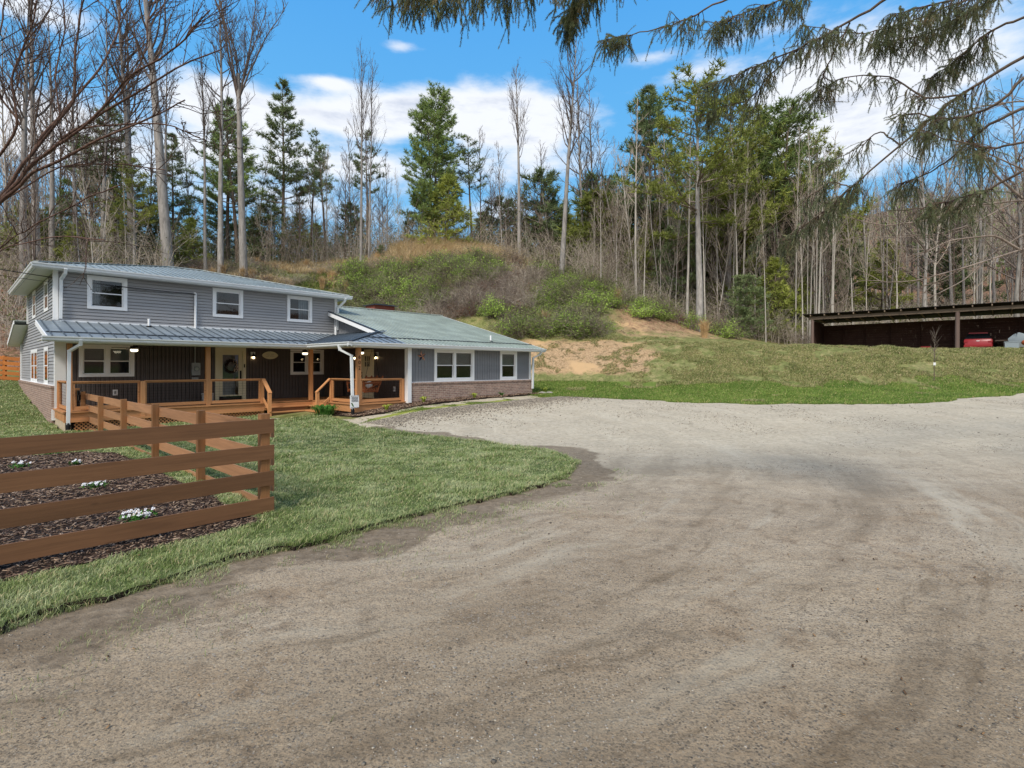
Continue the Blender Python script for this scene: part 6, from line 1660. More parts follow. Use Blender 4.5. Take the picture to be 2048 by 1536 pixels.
# ---- hillside shrubs and dry grass
SH = [shrub(61, 1.5, 1.3, 60, 2600), shrub(62, 1.2, 1.5, 60, 2400), shrub(63, 1.8, 1.2, 60, 2000, 'shrubdull'), shrub(64, 1.1, 1.6, 50, 1700, 'shrubdull')]
BR = [shrub(65, 2.2, 1.2, 46, 10, name='bare_bush', green=0, tw='twig_pale'), shrub(66, 1.7, 1.4, 60, 10, name='bare_bush', green=0, tw='twig'), shrub(67, 1.3, 1.3, 50, 700, 'leafbrown', lw=.04)]
TU = [tussock(71), tussock(72, 1.0, 300, .7), tussock(73, 1.5, 360, .35)]
def zone(px, lo, hi, seed): return rnd.uniform(lo, hi)
rnd = random.Random(5)
for i in range(430):
    px = rnd.uniform(690, 1330); f = (px-760)/570; Y = rnd.uniform(36.2 if px > 1000 else 39.5, 50.5 if px < 1000 else 54)
    x, y = at(px, Y); z = H(x, y)
    if z < 3.95 or (px > 1190 and Y < 42.5): continue
    g_ = float(fbm(np.array([x]), np.array([y]), .16, 55, 2)[0])
    if g_ > .37: use(SH[i % 3 if i % 7 else 3], (x, y, z-.05), rnd.uniform(0, 6), (rnd.uniform(.8, 1.5),)*2+(rnd.uniform(.6, 1.2),), 'green leafy bramble bush on the hillside above the wing roof', 'shrub', 'green bramble bushes on the hillside')
    else: use(BR[i % 3], (x, y, z-.05), rnd.uniform(0, 6), (rnd.uniform(.8, 1.3),)*2+(rnd.uniform(.7, 1.3),), 'bare twiggy bush on the hillside above the wing roof', 'shrub', 'bare twiggy bushes on the hillside')
for i in range(90):
    px = rnd.uniform(330, 800); Y = rnd.uniform(43, 55); x, y = at(px, Y); z = H(x, y)
    k = rnd.random()
    if k < .45: use(BR[i % 3], (x, y, z-.05), rnd.uniform(0, 6), (1, 1, rnd.uniform(.5, .9)), 'bare twiggy bush on the slope above the upper roof', 'shrub', 'bare twiggy bushes above the upper roof')
    elif k < .7: use(SH[2+i % 2], (x, y, z-.05), rnd.uniform(0, 6), (1, 1, .7), 'dull green bush on the slope above the upper roof', 'shrub', 'dull green bushes above the upper roof')
    else: use(TU[i % 3], (x, y, z), rnd.uniform(0, 6), (1, 1, rnd.uniform(.7, 1.1)), 'dry tan grass clump on the slope above the upper roof', 'grass clump', 'tan grass clumps above the upper roof')
for px, Y, l in ((1234,45,'tall dry tan grass clump at the left end of the bare earth slope'), (1409,41.5,'spreading dry grass clump at the foot of the leaning pine'), (1090,38,'dry grass clump low on the hillside right of the wing roof'), (1180,47,'dry grass clump among the green brambles')):
    x, y = at(px, Y); use(TU[0 if px != 1234 else 2], (x, y, H(x, y)), px, (1.25, 1.25, 1.25), l, 'grass clump')
for i in range(18):
    px = rnd.uniform(1240, 1680); Y = rnd.uniform(44, 52); x, y = at(px, Y)
    use((BR+SH)[i % 7], (x, y, H(x, y)-.05), rnd.uniform(0, 6), (1.1,)*3, 'low bush at the foot of the right hand wood', 'shrub', 'low bushes at the edge of the right hand wood')
for i in range(24):
    px = rnd.uniform(-60, 300); Y = rnd.uniform(30, 46); x, y = at(px, Y)
    use((BR+SH[2:])[i % 5], (x, y, H(x, y)-.05), rnd.uniform(0, 6), (1, 1, .8), 'brushy bush on the leafy slope left of the house', 'shrub', 'brushy bushes left of the house')
def drygrass():
    rs = np.random.RandomState(93); n = 46000
    px = np.where(rs.rand(n) < .72, rs.normal(890, 62, n), rs.uniform(480, 820, n)); Y = np.where((px > 790), rs.uniform(50.5, 62, n), rs.uniform(50, 58, n))
    X = (px-CX)/F*Y; k = fbm(X, Y, .5, 3, 2) > np.where(px > 780, .3, .52); X = X[k]; Y = Y[k]; px = px[k]
    blades('dry_meadow_grass', X, Y, Hn(X, Y)-.05, rs.uniform(.7, 1.9, len(X))*np.where(px > 780, 1, .6), rs.uniform(.03, .05, len(X)), 'tan_blades', 9, .9, 'tall dry tan grass covering the mound on the hill crest')
    n = 120000; px = rs.uniform(330, 1330, n); Y = rs.uniform(36, 58, n); X = (px-CX)/F*Y; z = H0(X, Y)
    k = (z > 3.9) & (fbm(X, Y, .35, 41, 3) > .47) & ((px < 1200) | (Y > 44)); X = X[k]; Y = Y[k]
    g_ = fbm(X, Y, .25, 43, 2) > .5
    blades('hillside_grass', X[g_], Y[g_], Hn(X[g_], Y[g_])-.03, rs.uniform(.2, .65, g_.sum()), rs.uniform(.03, .05, g_.sum()), 'hill_blades', 10, 1.1, 'rough green and straw coloured grass on the hillside')
    g_ = ~g_; blades('hillside_straw', X[g_], Y[g_], Hn(X[g_], Y[g_])-.03, rs.uniform(.15, .55, g_.sum()), rs.uniform(.03, .05, g_.sum()), 'tan_blades', 11, 1.3, 'matted straw coloured dead grass on the hillside')
M['tan_blades'] = blade_mat('tan_blades', 1, [(.2, '#B8A27C'), (.45, '#D2BC92'), (.7, '#E2CEA6'), (.85, '#EAD8B4')], '#C0A078')
M['hill_blades'] = blade_mat('hill_blades', .6, [(.25, '#556B30'), (.5, '#768A42'), (.7, '#94A052'), (.85, '#A8A868')], '#B09A70')
drygrass()

# ---- small planting
def rosette(px=None, sc=None, n=60, L=.5, w=.035, mat='hosta', label='', name='lily_clump', cat='plant', spread=.25):
    rs = np.random.RandomState(int(sc[0]*100) % 9999); x0, y0 = hw(*sc); z0 = H(x0, y0)+.04; V = []; Q = []; c = 0
    for i in range(n):
        a = rs.uniform(0, 6.283); r = rs.uniform(0, spread); e = rs.uniform(.3, 1); l = L*rs.uniform(.7, 1.1); d = np.array([math.cos(a), math.sin(a)]); sd = np.array([-d[1], d[0]])
        prof = [(0, 0, .5), (.35*e, .45, 1), (.75*e, .55, .8), (1.05*e, .38, .1)]
        for q, zz, ww in prof:
            p = d*(r+q*l*.6); V += [[p[0]-sd[0]*w*ww/2, p[1]-sd[1]*w*ww/2, zz*l], [p[0]+sd[0]*w*ww/2, p[1]+sd[1]*w*ww/2, zz*l]]
        Q += [[c+2*k, c+2*k+1, c+2*k+3, c+2*k+2] for k in range(3)]; c += 8
    o = link(name, mesh_np(name, V, [np.array(Q)]), M[mat]); o.location = (x0, y0, z0); return tag(o, label, cat)
rosette(sc=(9.5, 18.3), n=210, L=.62, spread=.38, label='dark green strappy lily clump beside the porch steps')
rosette(sc=(11.1, 16.75), n=16, L=.38, w=.06, spread=.06, mat='hostay', label='small yellow-green plant in the mulch before the porch rail', name='bed_plant')
rosette(sc=(12.9, 16.85), n=18, L=.45, w=.06, spread=.08, mat='hostay', label='yellow-green plant beside the white corner trim of the wing', name='bed_plant')
rosette(sc=(15.75, 16.95), n=16, L=.36, w=.06, spread=.08, mat='hostay', label='small yellow-green plant under the double window', name='bed_plant')
rosette(sc=(17.5, 17.0), n=14, L=.32, w=.05, spread=.06, mat='hosta', label='small green plant under the single window', name='bed_plant')
rosette(sc=(20.9, 17.2), n=22, L=.4, w=.06, spread=.12, mat='hostay', label='pale green plant past the right end of the house', name='bed_plant')
def pansies(px, py, label, n=16, r=.17, seed=0, col='flower', dark=0):
    x, y = atg(px, py); z = H(x, y)+.07; rs = random.Random(seed)
    t = Thing('flower_clump', (x, y, z), 'W', label, 'flowers')
    lv = MB()
    for i in range(150):
        a = rs.uniform(0, 6.28); q = rs.uniform(0, r*1.15); p = Vector((x+q*math.cos(a), y+q*math.sin(a), z+rs.uniform(0, .06))); d = Vector((rs.gauss(0,1), rs.gauss(0,1), rs.uniform(.1,.8))).normalized()*.045; s_ = d.cross(Vector((0,0,1))).normalized()*.014
        lv.add([p, p+d*.5+s_, p+d, p+d*.5-s_], [(0,1,2,3)])
    t.part('leaves', lv, 'hosta')
    for i in range(n):
        a = rs.uniform(0, 6.28); q = r*math.sqrt(rs.random()); c = Vector((x+q*math.cos(a), y+q*math.sin(a), z+.06+rs.uniform(0, .05))); nn = Vector((rs.gauss(0,.4), rs.gauss(-.6,.3), 1)).normalized()
        u = nn.cross(Vector((0,1,0.1))).normalized(); v = nn.cross(u); mb = MB()
        for k in range(5):
            b = k*1.2566+rs.uniform(-.3,.3); d = u*math.cos(b)+v*math.sin(b); e = nn.cross(d); R1 = rs.uniform(.013, .021)
            ring = [c+d*R1*.75+(d*math.cos(g2)+e*math.sin(g2))*R1*.62+nn*(.004*math.sin(g2*2)+.002*k) for g2 in [j*math.pi/4 for j in range(8)]]
            mb.add(ring, [tuple(range(8))])
        f = t.part('flower', mb, 'navy' if i < dark else col)
        if i % 3 == 0: mb = MB(); mb.ell(tuple(c+nn*.008), (.006,.006,.004), 6, 4); t.part('flower_eye', mb, 'yellow', f)
pansies(276, 1050, 'nearest white flower clump on the mulch just above the lowest board', 24, .17, 1)
pansies(190, 983, 'white flower clump in the mulch between the middle boards', 20, .17, 2)
pansies(42, 942, 'white flower clump with one dark bloom near the left edge', 16, .15, 3, dark=2)
pansies(150, 939, 'small white and violet flower clump right behind the second board', 9, .1, 4)
pansies(103, 914, 'farthest white flower clump just under the top board', 16, .17, 5)
# young tree with a tag on the bank
x, y = at(1868, 26.2); z = H(x, y); t = Thing('planted_sapling', (x, y, z), 'W', 'young planted tree with white tag on the grassy bank', 'tree')
rs = np.random.RandomState(3); T = TB(5); P = path(rs, (x, y, z-.1), (0, 0, 1), 2.4, 8, .03, 0); T.add(P, np.linspace(.022, .010, 9)); o = link('trunk', T.mesh('trunk'), M['bark_dark'], t.e); o.location = -Vector((x, y, z))
T = TB(3)
for i in range(55): q, d = along(P, rs.uniform(.35, 1)); T.add(path(rs, q, pdir(rs, d, .6), rs.uniform(.2, .6), 3, .12, .1), [.007, .006, .005, .004])
o = link('branches', T.mesh('branches'), M['twig'], t.e); o.location = -Vector((x, y, z))
mb = MB(); mb.box(x-.06, x+.06, y-.04, y-.03, z+.78, z+.92); t.part('tag', mb, 'white')
# stones at the gutter outlet and a fallen log
for i, (s_, c_, r) in enumerate(((20.35,16.9,.22),(20.75,16.75,.18),(19.4,16.85,.14))):
    X, Y = hw(s_, c_); rs = random.Random(i); mb = MB(); mb.ell((X, Y, H(X, Y)+.03), (r, r*.7, r*.4), 9, 6); mb.v = [(v[0]+rs.uniform(-.02,.02), v[1]+rs.uniform(-.02,.02), v[2]+rs.uniform(-.015,.015)) for v in mb.v]
    solo('flat_stone', mb, 'stone', (X, Y, H(X, Y)), 'W', ('flat grey stone under the right downspout', 'outermost flat grey stone past the house corner', 'small stone in the mulch at the brick wall end')[i], 'stone')
a = at(1600, 41); b = at(1640, 42.5); mb = MB(); mb.tube([(a[0], a[1], H(*a)+.35), (b[0], b[1], H(*b)+.4)], .16, 10); solo('fallen_log', mb, 'bark_dark', (a[0], a[1], H(*a)), 'W', 'fallen dark log at the wood edge left of the shed', 'log', smooth=True)

# ---- near tree at the left edge: reddish spreading limbs
def left_tree():
    rs = np.random.RandomState(17); bx, by = at(-90, 8.2); z0 = H(bx, by)
    t = empty('crape_myrtle', (bx, by, z0), 0, 'near tree at the left edge with reddish spreading limbs and fine bare twigs', 'tree')
    T = TB(8); B = TB(5); W = TB(3); pods = []
    def W3(px, py, Y): x, y = at(px, Y); return np.array([x-bx, y-by, CZ+(HY-py)*Y/F-z0])
    T.add(np.array([[0, 0, -.3], [.02, .02, 1.0], [.0, .05, 2.2], W3(-60, 470, 8.3)]), [.12, .09, .075, .062])
    limbs = [[(-60,470,8.3),(0,405,8.3),(60,330,8.3),(150,265,8.2),(300,165,8),(440,100,7.8)], [(-60,470,8.3),(10,380,8.4),(70,300,8.5),(120,230,8.6),(200,140,8.8),(240,60,9),(235,-40,9)],
             [(0,405,8.3),(70,345,8.1),(180,290,8.0),(290,240,7.9),(370,200,7.8)], [(70,300,8.5),(150,200,8.4),(150,90,8.3),(165,0,8.2),(190,-60,8.2)], [(60,330,8.3),(190,235,8),(260,150,7.8),(360,90,7.7),(420,20,7.6)],
             [(-60,470,8.3),(-20,330,8.2),(40,250,8),(20,160,7.9),(60,60,7.8),(80,-30,7.8)], [(-80,560,8.2),(0,490,8),(60,455,7.8),(160,400,7.5),(240,370,7.3)], [(-80,600,8.2),(0,495,7.9),(110,470,7.6),(210,480,7.4)], [(60,330,8.3),(150,260,8.5),(260,245,8.6),(350,255,8.6),(400,275,8.6)], [(0,405,8.3),(120,330,8.6),(230,325,8.8),(330,340,8.9)],
             [(120,230,8.6),(110,140,8.8),(130,60,8.9),(120,-40,9)], [(40,250,8),(-10,180,7.8),(0,80,7.6),(20,-20,7.6)], [(150,265,8.2),(230,200,8.3),(290,120,8.4),(300,30,8.5),(330,-40,8.6)]]
    for li, L in enumerate(limbs):
        P = np.array([W3(*p) for p in L]); n = 5
        Q = np.concatenate([P[i]+(P[i+1]-P[i])*np.linspace(0, 1, n, endpoint=False)[:, None] for i in range(len(P)-1)]+[P[-1:]])
        Q[1:-1] += rs.normal(0, .02, Q[1:-1].shape); Q = np.concatenate([Q[:1], (Q[:-2]+Q[1:-1]*2+Q[2:])/4, Q[-1:]])
        r0 = [.038, .034, .027, .022, .022, .024, .010, .008, .016, .013, .014, .016, .014][li]; B.add(Q, np.linspace(r0, .009, len(Q)))
        thin = li in (6, 7)
        tot = np.linalg.norm(np.diff(Q, axis=0), axis=1).sum()
        for j in range(int(tot*(5.2 if not thin else 2))):
            q, d = along(Q, rs.uniform(.22, 1)); l = rs.uniform(.35, 1.1); b = path(rs, q, pdir(rs, d, rs.uniform(.35, .9)), l, 6, .13, .07)
            W.add(b, np.linspace(.0085, .0035, 7))
            for k in range(4):
                q2, d2 = along(b, rs.uniform(.2, 1)); b2 = path(rs, q2, pdir(rs, d2, rs.uniform(.4, 1)), rs.uniform(.12, .4), 3, .15, .06); W.add(b2, [.004, .0035, .003, .002]); 
                if rs.rand() < .75: pods += [b2[-1], b2[-1]+rs.normal(0, .02, 3), b2[2]+rs.normal(0, .008, 3)]
    link('trunk', T.mesh('trunk'), M['bark_red'], t); link('branches', B.mesh('branches'), M['bark_red'], t); link('twigs', W.mesh('twigs', False), M['twig_red'], t)
    pods = np.array(pods); V, Fc = flip_tris(pods, rs.normal(0, 1, pods.shape), .02, .014, rs, 4)
    link('seed_pods', mesh_np('seed_pods', V, [Fc]), M['twig_wreath'], t)
left_tree()

# ---- near spruce, upper right: drooping branchlets
def spruce():
    rs = np.random.RandomState(27); bx, by = 10.2, 3.4; z0 = 0
    t = empty('spruce_tree', (bx, by, z0), 0, 'near spruce whose drooping branches hang across the top right of the view', 'tree')
    T = TB(12); T.add(np.array([[0,0,-.4],[0,0,2],[.05,0,6],[0,.05,9],[0,0,11]]), [.34,.26,.18,.10,.03]); link('trunk', T.mesh('trunk'), M['bark_dark'], t)
    def W3(px, py, Y): x, y = at(px, Y); return np.array([x-bx, y-by, CZ+(HY-py)*Y/F-z0])
    # (points, density per m, droop length, needle thickness)
    limbs = [
     ([(2500,-60,4.4),(2048,110,5.2),(1920,190,5.6),(1800,290,5.9),(1700,375,6.2),(1640,430,6.4),(1565,480,6.6)], 19, .62, 1.0, .020),
     ([(2400,-500,4.6),(1800,-20,5.6),(1700,45,5.9),(1600,95,6.1),(1500,138,6.3),(1410,175,6.5)], 17, .42, .8, .02),
     ([(2400,-560,4.4),(1560,-50,5.4),(1440,5,5.7),(1360,45,5.9),(1280,66,6.1),(1205,82,6.2)], 16, .34, .9, .014),
     ([(2400,-700,4.2),(1500,-170,4.9),(1180,-50,5.3),(960,-22,5.6),(770,-12,5.8)], 22, .50, 1.3, .016),
     ([(1500,-170,4.9),(1240,-90,5.4),(1170,-20,5.6),(1130,40,5.7)], 34, .42, 1.4, .012),
     ([(2500,-300,4.6),(2048,-30,5.4),(1930,30,5.8),(1850,70,6),(1740,90,6.2)], 20, .45, .8, .018),
     ([(2500,0,4.6),(2060,30,5.2),(1980,60,5.5),(1900,130,5.8),(1850,160,5.9)], 20, .5, .8, .018),
     ([(2500,150,4.6),(2060,205,5.0),(1960,260,5.3),(1900,320,5.6),(1850,350,5.8),(1790,370,6)], 17, .55, 1.1, .02),
     ([(2500,100,4.4),(2060,140,4.9),(1990,215,5.1),(1900,240,5.5),(1820,225,5.8),(1770,240,6.0)], 16, .45, 1.1, .02),
     ([(1920,190,5.6),(1850,200,5.8),(1780,150,6.1),(1690,150,6.3),(1620,190,6.5)], 14, .42, .8, .012),
     ([(1800,290,5.9),(1760,260,6.2),(1710,300,6.4),(1640,330,6.6)], 10, .40, .8, .01),
     ([(1700,45,5.9),(1660,120,6.1),(1640,170,6.2),(1640,200,6.3)], 16, .42, .8, .01),
     ([(2400,-100,4.4),(2060,-20,5.0),(1960,-10,5.3),(1860,10,5.6),(1780,30,5.8)], 24, .5, 1.0, .015),
     ([(2500,180,4.4),(2060,280,4.9),(1980,300,5.2),(1900,280,5.4),(1840,260,5.6)], 20, .5, 1.0, .016),
     ([(2500,240,4.4),(2060,330,5.0),(1980,380,5.3),(1900,400,5.5),(1830,420,5.8),(1770,420,6)], 18, .4, 1.1, .016),
     ([(2400,-200,4.8),(2020,-30,5.5),(1900,10,5.9),(1800,50,6.1),(1720,70,6.3),(1600,50,6.5)], 18, .45, .9, .014),
     ([(1700,375,6.2),(1660,360,6.3),(1610,400,6.4),(1560,440,6.6),(1510,480,6.8)], 14, .4, 1.0, .009),
     ([(2400,-300,4.8),(1750,-40,5.6),(1600,-10,5.9),(1500,20,6.1),(1430,50,6.3)], 20, .4, .9, .014),
     ([(1600,95,6.1),(1540,150,6.3),(1500,200,6.4),(1440,215,6.6),(1385,240,6.7)], 16, .42, .8, .01)]
    B = TB(5); W = TB(3); SC = []; SD = []; SS = []
    def shoot(P, dens=1.0, th=1.0):
        """cover a shoot with needles"""
        L = np.linalg.norm(np.diff(P, axis=0), axis=1).sum(); n = max(8, int(L*520*dens))
        for t_ in rs.uniform(.05, 1, n):
            f = t_*(len(P)-1); i = min(int(f), len(P)-2); SC.append(P[i]+(P[i+1]-P[i])*(f-i)); SD.append((P[i+1]-P[i])/np.linalg.norm(P[i+1]-P[i])); SS.append(th)
    for pts, dn, dl, th, r0 in limbs:
        P = np.array([W3(*p) for p in pts]); Q = np.concatenate([P[i]+(P[i+1]-P[i])*np.linspace(0, 1, 5, endpoint=False)[:, None] for i in range(len(P)-1)]+[P[-1:]])
        Q = np.concatenate([Q[:1], (Q[:-2]+Q[1:-1]*2+Q[2:])/4, Q[-1:]]); Q = np.concatenate([Q[:1], (Q[:-2]+Q[1:-1]*2+Q[2:])/4, Q[-1:]]); Q[1:-1] += rs.normal(0, .006, Q[1:-1].shape); B.add(Q, np.linspace(r0, .004, len(Q)))
        tot = np.linalg.norm(np.diff(Q, axis=0), axis=1).sum(); i0 = np.linalg.norm(P[1]-P[0])/np.linalg.norm(np.diff(P, axis=0), axis=1).sum()*.75
        shoot(Q[-6:], .6, 1)
        for j in range(int(tot*(1-i0)*dn*3.1)):
            t_ = rs.uniform(i0, 1); q, d = along(Q, t_)
            if float(vnoise(q[0]+31, q[1]+q[2]*1.3+17, 2.6, 6)) < .26: continue
            side = np.cross(d, [0, 0, 1.]); side /= np.linalg.norm(side)+1e-9; sg = rs.choice([-1, 1])
            # side branchlet that arcs down
            l = dl*rs.uniform(.22, 1.0)*(1.05-.4*t_); P1 = path(rs, q, side*sg*rs.uniform(.25, .9)+d*rs.uniform(-.1, .7)+np.array([0, 0, rs.uniform(-.6, .15)]), l, 6, .10, -.17)
            W.add(P1, np.linspace(.005, .0022, 7))
            bare = rs.rand() < .5
            shoot(P1[3:] if bare else P1[1:], th*(.55 if bare else 1.0), 1)
            for k in range(rs.randint(1, 5)):
                q2, d2 = along(P1, rs.uniform(.25, 1)); l2 = rs.uniform(.07, .26)
                P2 = path(rs, q2, d2*.5+rs.normal(0, .45, 3)+np.array([0, 0, -.5]), l2, 3, .08, -.2); W.add(P2, [.003, .0025, .002, .0015]); shoot(P2, th, .9)
    link('limbs', B.mesh('limbs'), M['bark_dark'], t); link('branchlets', W.mesh('branchlets', False), M['twig_red'], t)
    C = np.array(SC); D = np.array(SD); N = len(C); print('needles', N)
    r = rs.normal(0, 1, (N, 3)); r -= D*(r*D).sum(1)[:, None]; r /= np.linalg.norm(r, axis=1)[:, None]
    q = r*.8+D*.65; q /= np.linalg.norm(q, axis=1)[:, None]; s_ = np.cross(q, D); s_ /= np.linalg.norm(s_, axis=1)[:, None]+1e-9
    L = rs.uniform(.015, .030, (N, 1)); w = .0038; V = np.stack([C-s_*w/2, C+s_*w/2, C+q*L], 1).reshape(-1, 3); b = np.arange(N)*3
    link('needles', mesh_np('needles', V, [np.stack([b, b+1, b+2], 1)]), M['spruce'], t)
    # upper crown of the same tree, out of the photograph
    rs2 = np.random.RandomState(5); B = TB(4); C = []; D = []
    for i in range(40):
        z = rs2.uniform(7.5, 10.3); a = rs2.uniform(0, 6.283); L = (11.5-z)*.3+.4; P = path(rs2, (0, 0, z), (math.cos(a), math.sin(a), -.1), L, 5, .05, -.03); B.add(P, np.linspace(.04, .01, 6))
        for k in range(int(L*14)): q, d = along(P, rs2.uniform(.2, 1)); C.append(q+rs2.normal(0, .12, 3)-np.array([0, 0, rs2.uniform(0, .5)])); D.append([0, 0, -1.])
    link('upper_branches', B.mesh('upper_branches'), M['bark_dark'], t); V, Fc = flip_tris(np.array(C), np.array(D), .28, .03, rs2, 10); link('upper_needles', mesh_np('upper_needles', V, [Fc]), M['spruce'], t)
spruce()

# ---- bare tree just outside the right edge with pale arching limbs
def right_tree():
    rs = np.random.RandomState(37); bx, by = at(2330, 11); z0 = H(bx, by)
    t = empty('dogwood_tree', (bx, by, z0), 0, 'bare tree at the right edge with pale limbs arching low toward the shed', 'tree')
    def W3(px, py, Y): x, y = at(px, Y); return np.array([x-bx, y-by, CZ+(HY-py)*Y/F-z0])
    T = TB(8); T.add(np.array([[0,0,-.3],[.05,0,1.5],[-.05,0,3.5],[0,.05,6.5]]), [.15,.12,.1,.03]); link('trunk', T.mesh('trunk'), M['bark_dark'], t)
    B = TB(5); W = TB(3)
    limbs = [[(2330,420,11),(2140,470,10.5),(2040,500,10.3),(1930,535,10),(1830,562,9.9),(1740,566,9.8)], [(2330,380,11),(2150,400,10.6),(2048,400,10.4),(1950,410,10),(1860,440,9.9),(1770,452,9.8),(1715,440,9.8)], [(2330,330,11),(2160,350,10.8),(2048,395,10.6),(1940,450,10.3),(1870,470,10.2),(1790,470,10.1)],
             [(2330,300,11),(2170,330,10.5),(2060,345,10.3),(1960,300,10.1),(1900,270,10)], [(2330,300,11),(2150,240,10.8),(2050,200,10.8),(1950,215,10.6),(1870,240,10.5)], [(2330,440,11),(2180,470,11),(2060,460,10.8),(1980,510,10.6),(1930,560,10.5),(1850,600,10.4)], [(2048,400,10.4),(1990,350,10.3),(1960,300,10.3),(1935,240,10.2)], [(2040,500,10.3),(1990,470,10.2),(1900,480,10.1),(1840,510,10)]]
    for li, L in enumerate(limbs):
        P = np.array([W3(*p) for p in L]); Q = np.concatenate([P[i]+(P[i+1]-P[i])*np.linspace(0, 1, 5, endpoint=False)[:, None] for i in range(len(P)-1)]+[P[-1:]])
        Q = np.concatenate([Q[:1], (Q[:-2]+Q[1:-1]*2+Q[2:])/4, Q[-1:]]); B.add(Q, np.linspace(.028, .006, len(Q)))
        for j in range(13):
            q, d = along(Q, rs.uniform(.3, 1)); b = path(rs, q, pdir(rs, d, rs.uniform(.3, .9)), rs.uniform(.4, 1.3), 6, .10, .06); W.add(b, np.linspace(.010, .004, 7))
            for k in range(3): q2, d2 = along(b, rs.uniform(.3, 1)); W.add(path(rs, q2, pdir(rs, d2, .7), rs.uniform(.1, .4), 3, .1, .08), [.005, .004, .0035, .003])
    link('branches', B.mesh('branches'), M['twig'], t); link('twigs', W.mesh('twigs', False), M['twig'], t)
right_tree()
# ------------------------------------------------------------------ sky, sun, camera
w = bpy.data.worlds.new("World"); scene.world = w; w.use_nodes = True
nt = w.node_tree; nt.nodes.clear()
g = G.__new__(G); g.t = nt
SUN_EL, SUN_AZ = R(46), R(-160)      # azimuth measured from the view axis, negative is left
sky = g.n('ShaderNodeTexSky', sky_type='NISHITA', sun_disc=False, sun_elevation=SUN_EL, sun_rotation=SUN_AZ, air_density=1.2, dust_density=.4, ozone_density=3.0)
hs = g.n('ShaderNodeHueSaturation', {'Saturation': 1.35, 'Value': 1.0, 'Color': sky.outputs[0]})
d = g.n('ShaderNodeTexCoord').outputs['Generated']
sp = g.n('ShaderNodeSeparateXYZ', {0: d}); X, Y, Z = sp.outputs
az = g.math('ARCTAN2', X, Y); el = g.math('ARCSINE', Z)
def blob(px, py, sx, sy, amp=1.0):
    u = (px-CX)/F; v = (HY-py)/F; a0 = math.atan(u); e0 = math.atan(v/math.sqrt(1+u*u)); k = 1/(F*math.sqrt(1+u*u+v*v))
    a = g.math('MULTIPLY', g.math('SUBTRACT', az, a0), 1/(sx*k)); b = g.math('MULTIPLY', g.math('SUBTRACT', el, e0), 1/(sy*k))
    r = g.math('ADD', g.math('MULTIPLY', a, a), g.math('MULTIPLY', b, b))
    return g.math('MULTIPLY', g.math('EXPONENT', g.math('MULTIPLY', r, -1)), amp)
bl = [blob(*b) for b in ((60,15,150,45,1.1),(60,235,190,75,1.0),(420,205,140,55,1.15),(660,165,50,13,.75),(690,235,170,42,1.2),(900,215,240,46,1.3),(1060,255,160,60,1.15),(800,92,45,12,.72),(1290,118,90,16,.8),(1400,145,110,26,.75),(1680,150,200,80,1.15),(1900,150,260,110,1.0),(1650,250,120,55,1.1),(1500,60,160,28,.7),(1000,420,80,30,.7),(2500,260,260,100,1),(-500,200,240,90,1),(600,320,300,40,.6),(1150,330,160,34,.5),(850,340,260,36,.55),(300,330,380,60,.6),(1700,330,260,60,.6),(700,430,500,40,.45))]
s_ = bl[0]
for b in bl[1:]: s_ = g.math('ADD', s_, b)
v = g.n('ShaderNodeCombineXYZ', {'X': az, 'Y': g.math('MULTIPLY', el, 2.6), 'Z': 0.0}).outputs[0]
s_ = g.math('ADD', s_, g.math('ADD', g.math('MULTIPLY', g.sstep(Y, .15, -.35), 1.0), g.math('MULTIPLY', g.sstep(Z, .80, .95), .6)))  # unseen cloud cover behind and overhead, added as neutral fill light
n1 = g.noise(v, 3.6, 7, .58, .3); n2 = g.noise(v, 14, 6, .6)
den = g.math('ADD', s_, g.math('ADD', g.math('MULTIPLY_ADD', n1, 1.7, -.95), g.math('MULTIPLY_ADD', n2, .8, -.4)))
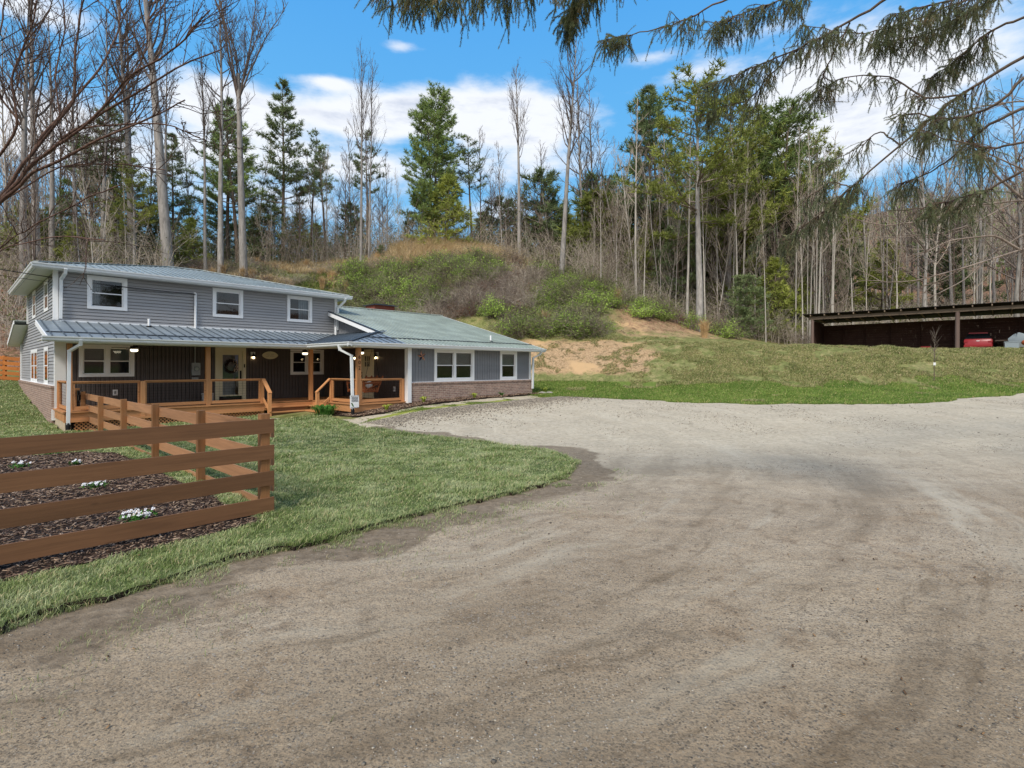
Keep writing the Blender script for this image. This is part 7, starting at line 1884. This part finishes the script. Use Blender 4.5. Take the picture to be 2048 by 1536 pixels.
cov = g.sstep(den, .22, 1.05)
n3 = g.noise(g.map(v, (1, 1.4, 1), loc=(.0, .06, 0)), 7, 6, .6)
shade = g.math('MULTIPLY', g.sstep(n3, .45, .72), g.sstep(den, .8, 1.5))
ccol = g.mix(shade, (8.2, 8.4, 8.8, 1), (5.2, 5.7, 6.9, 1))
grad = g.ramp(g.math('DIVIDE', el, 1.2), [(0, (3.8, 6.2, 7.8, 1)), (.16, (2.5, 5.3, 8.0, 1)), (.34, (1.35, 4.5, 8.3, 1)), (.6, (.65, 3.3, 8.0, 1)), (1, (.25, 1.7, 5.4, 1))])
blue = g.mix(.85, hs.outputs[0], grad)
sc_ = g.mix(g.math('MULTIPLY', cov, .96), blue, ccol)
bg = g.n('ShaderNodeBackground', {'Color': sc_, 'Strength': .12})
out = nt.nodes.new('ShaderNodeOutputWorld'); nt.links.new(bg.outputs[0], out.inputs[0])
ld = bpy.data.lights.new('sun', 'SUN'); ld.energy = 3.3; ld.angle = R(14); ld.color = (1, .94, .84)
lo = bpy.data.objects.new('sun', ld); COL.objects.link(lo)
dv = Vector((math.sin(SUN_AZ)*math.cos(SUN_EL), math.cos(SUN_AZ)*math.cos(SUN_EL), math.sin(SUN_EL)))
lo.rotation_euler = (-dv).to_track_quat('-Z', 'Y').to_euler(); lo.location = dv*60
cd = bpy.data.cameras.new('camera'); cam = bpy.data.objects.new('camera', cd); COL.objects.link(cam); scene.camera = cam
cam.location = (0, 0, CZ); cam.rotation_euler = (R(90), 0, 0)
cd.sensor_width = 36; cd.lens = 36*F/2048; cd.shift_y = (HY-768)/2048; cd.clip_end = 2000; cd.clip_start = .05
scene.view_settings.view_transform = 'Standard'; scene.view_settings.look = 'None'; scene.view_settings.exposure = 0
scene.cycles.use_denoising = True; scene.cycles.max_bounces = 6; scene.cycles.transparent_max_bounces = 12
for o in list(bpy.data.objects):
    if '_used' in o: del o['_used']
for me in list(bpy.data.meshes):
    if me.users == 0: bpy.data.meshes.remove(me)
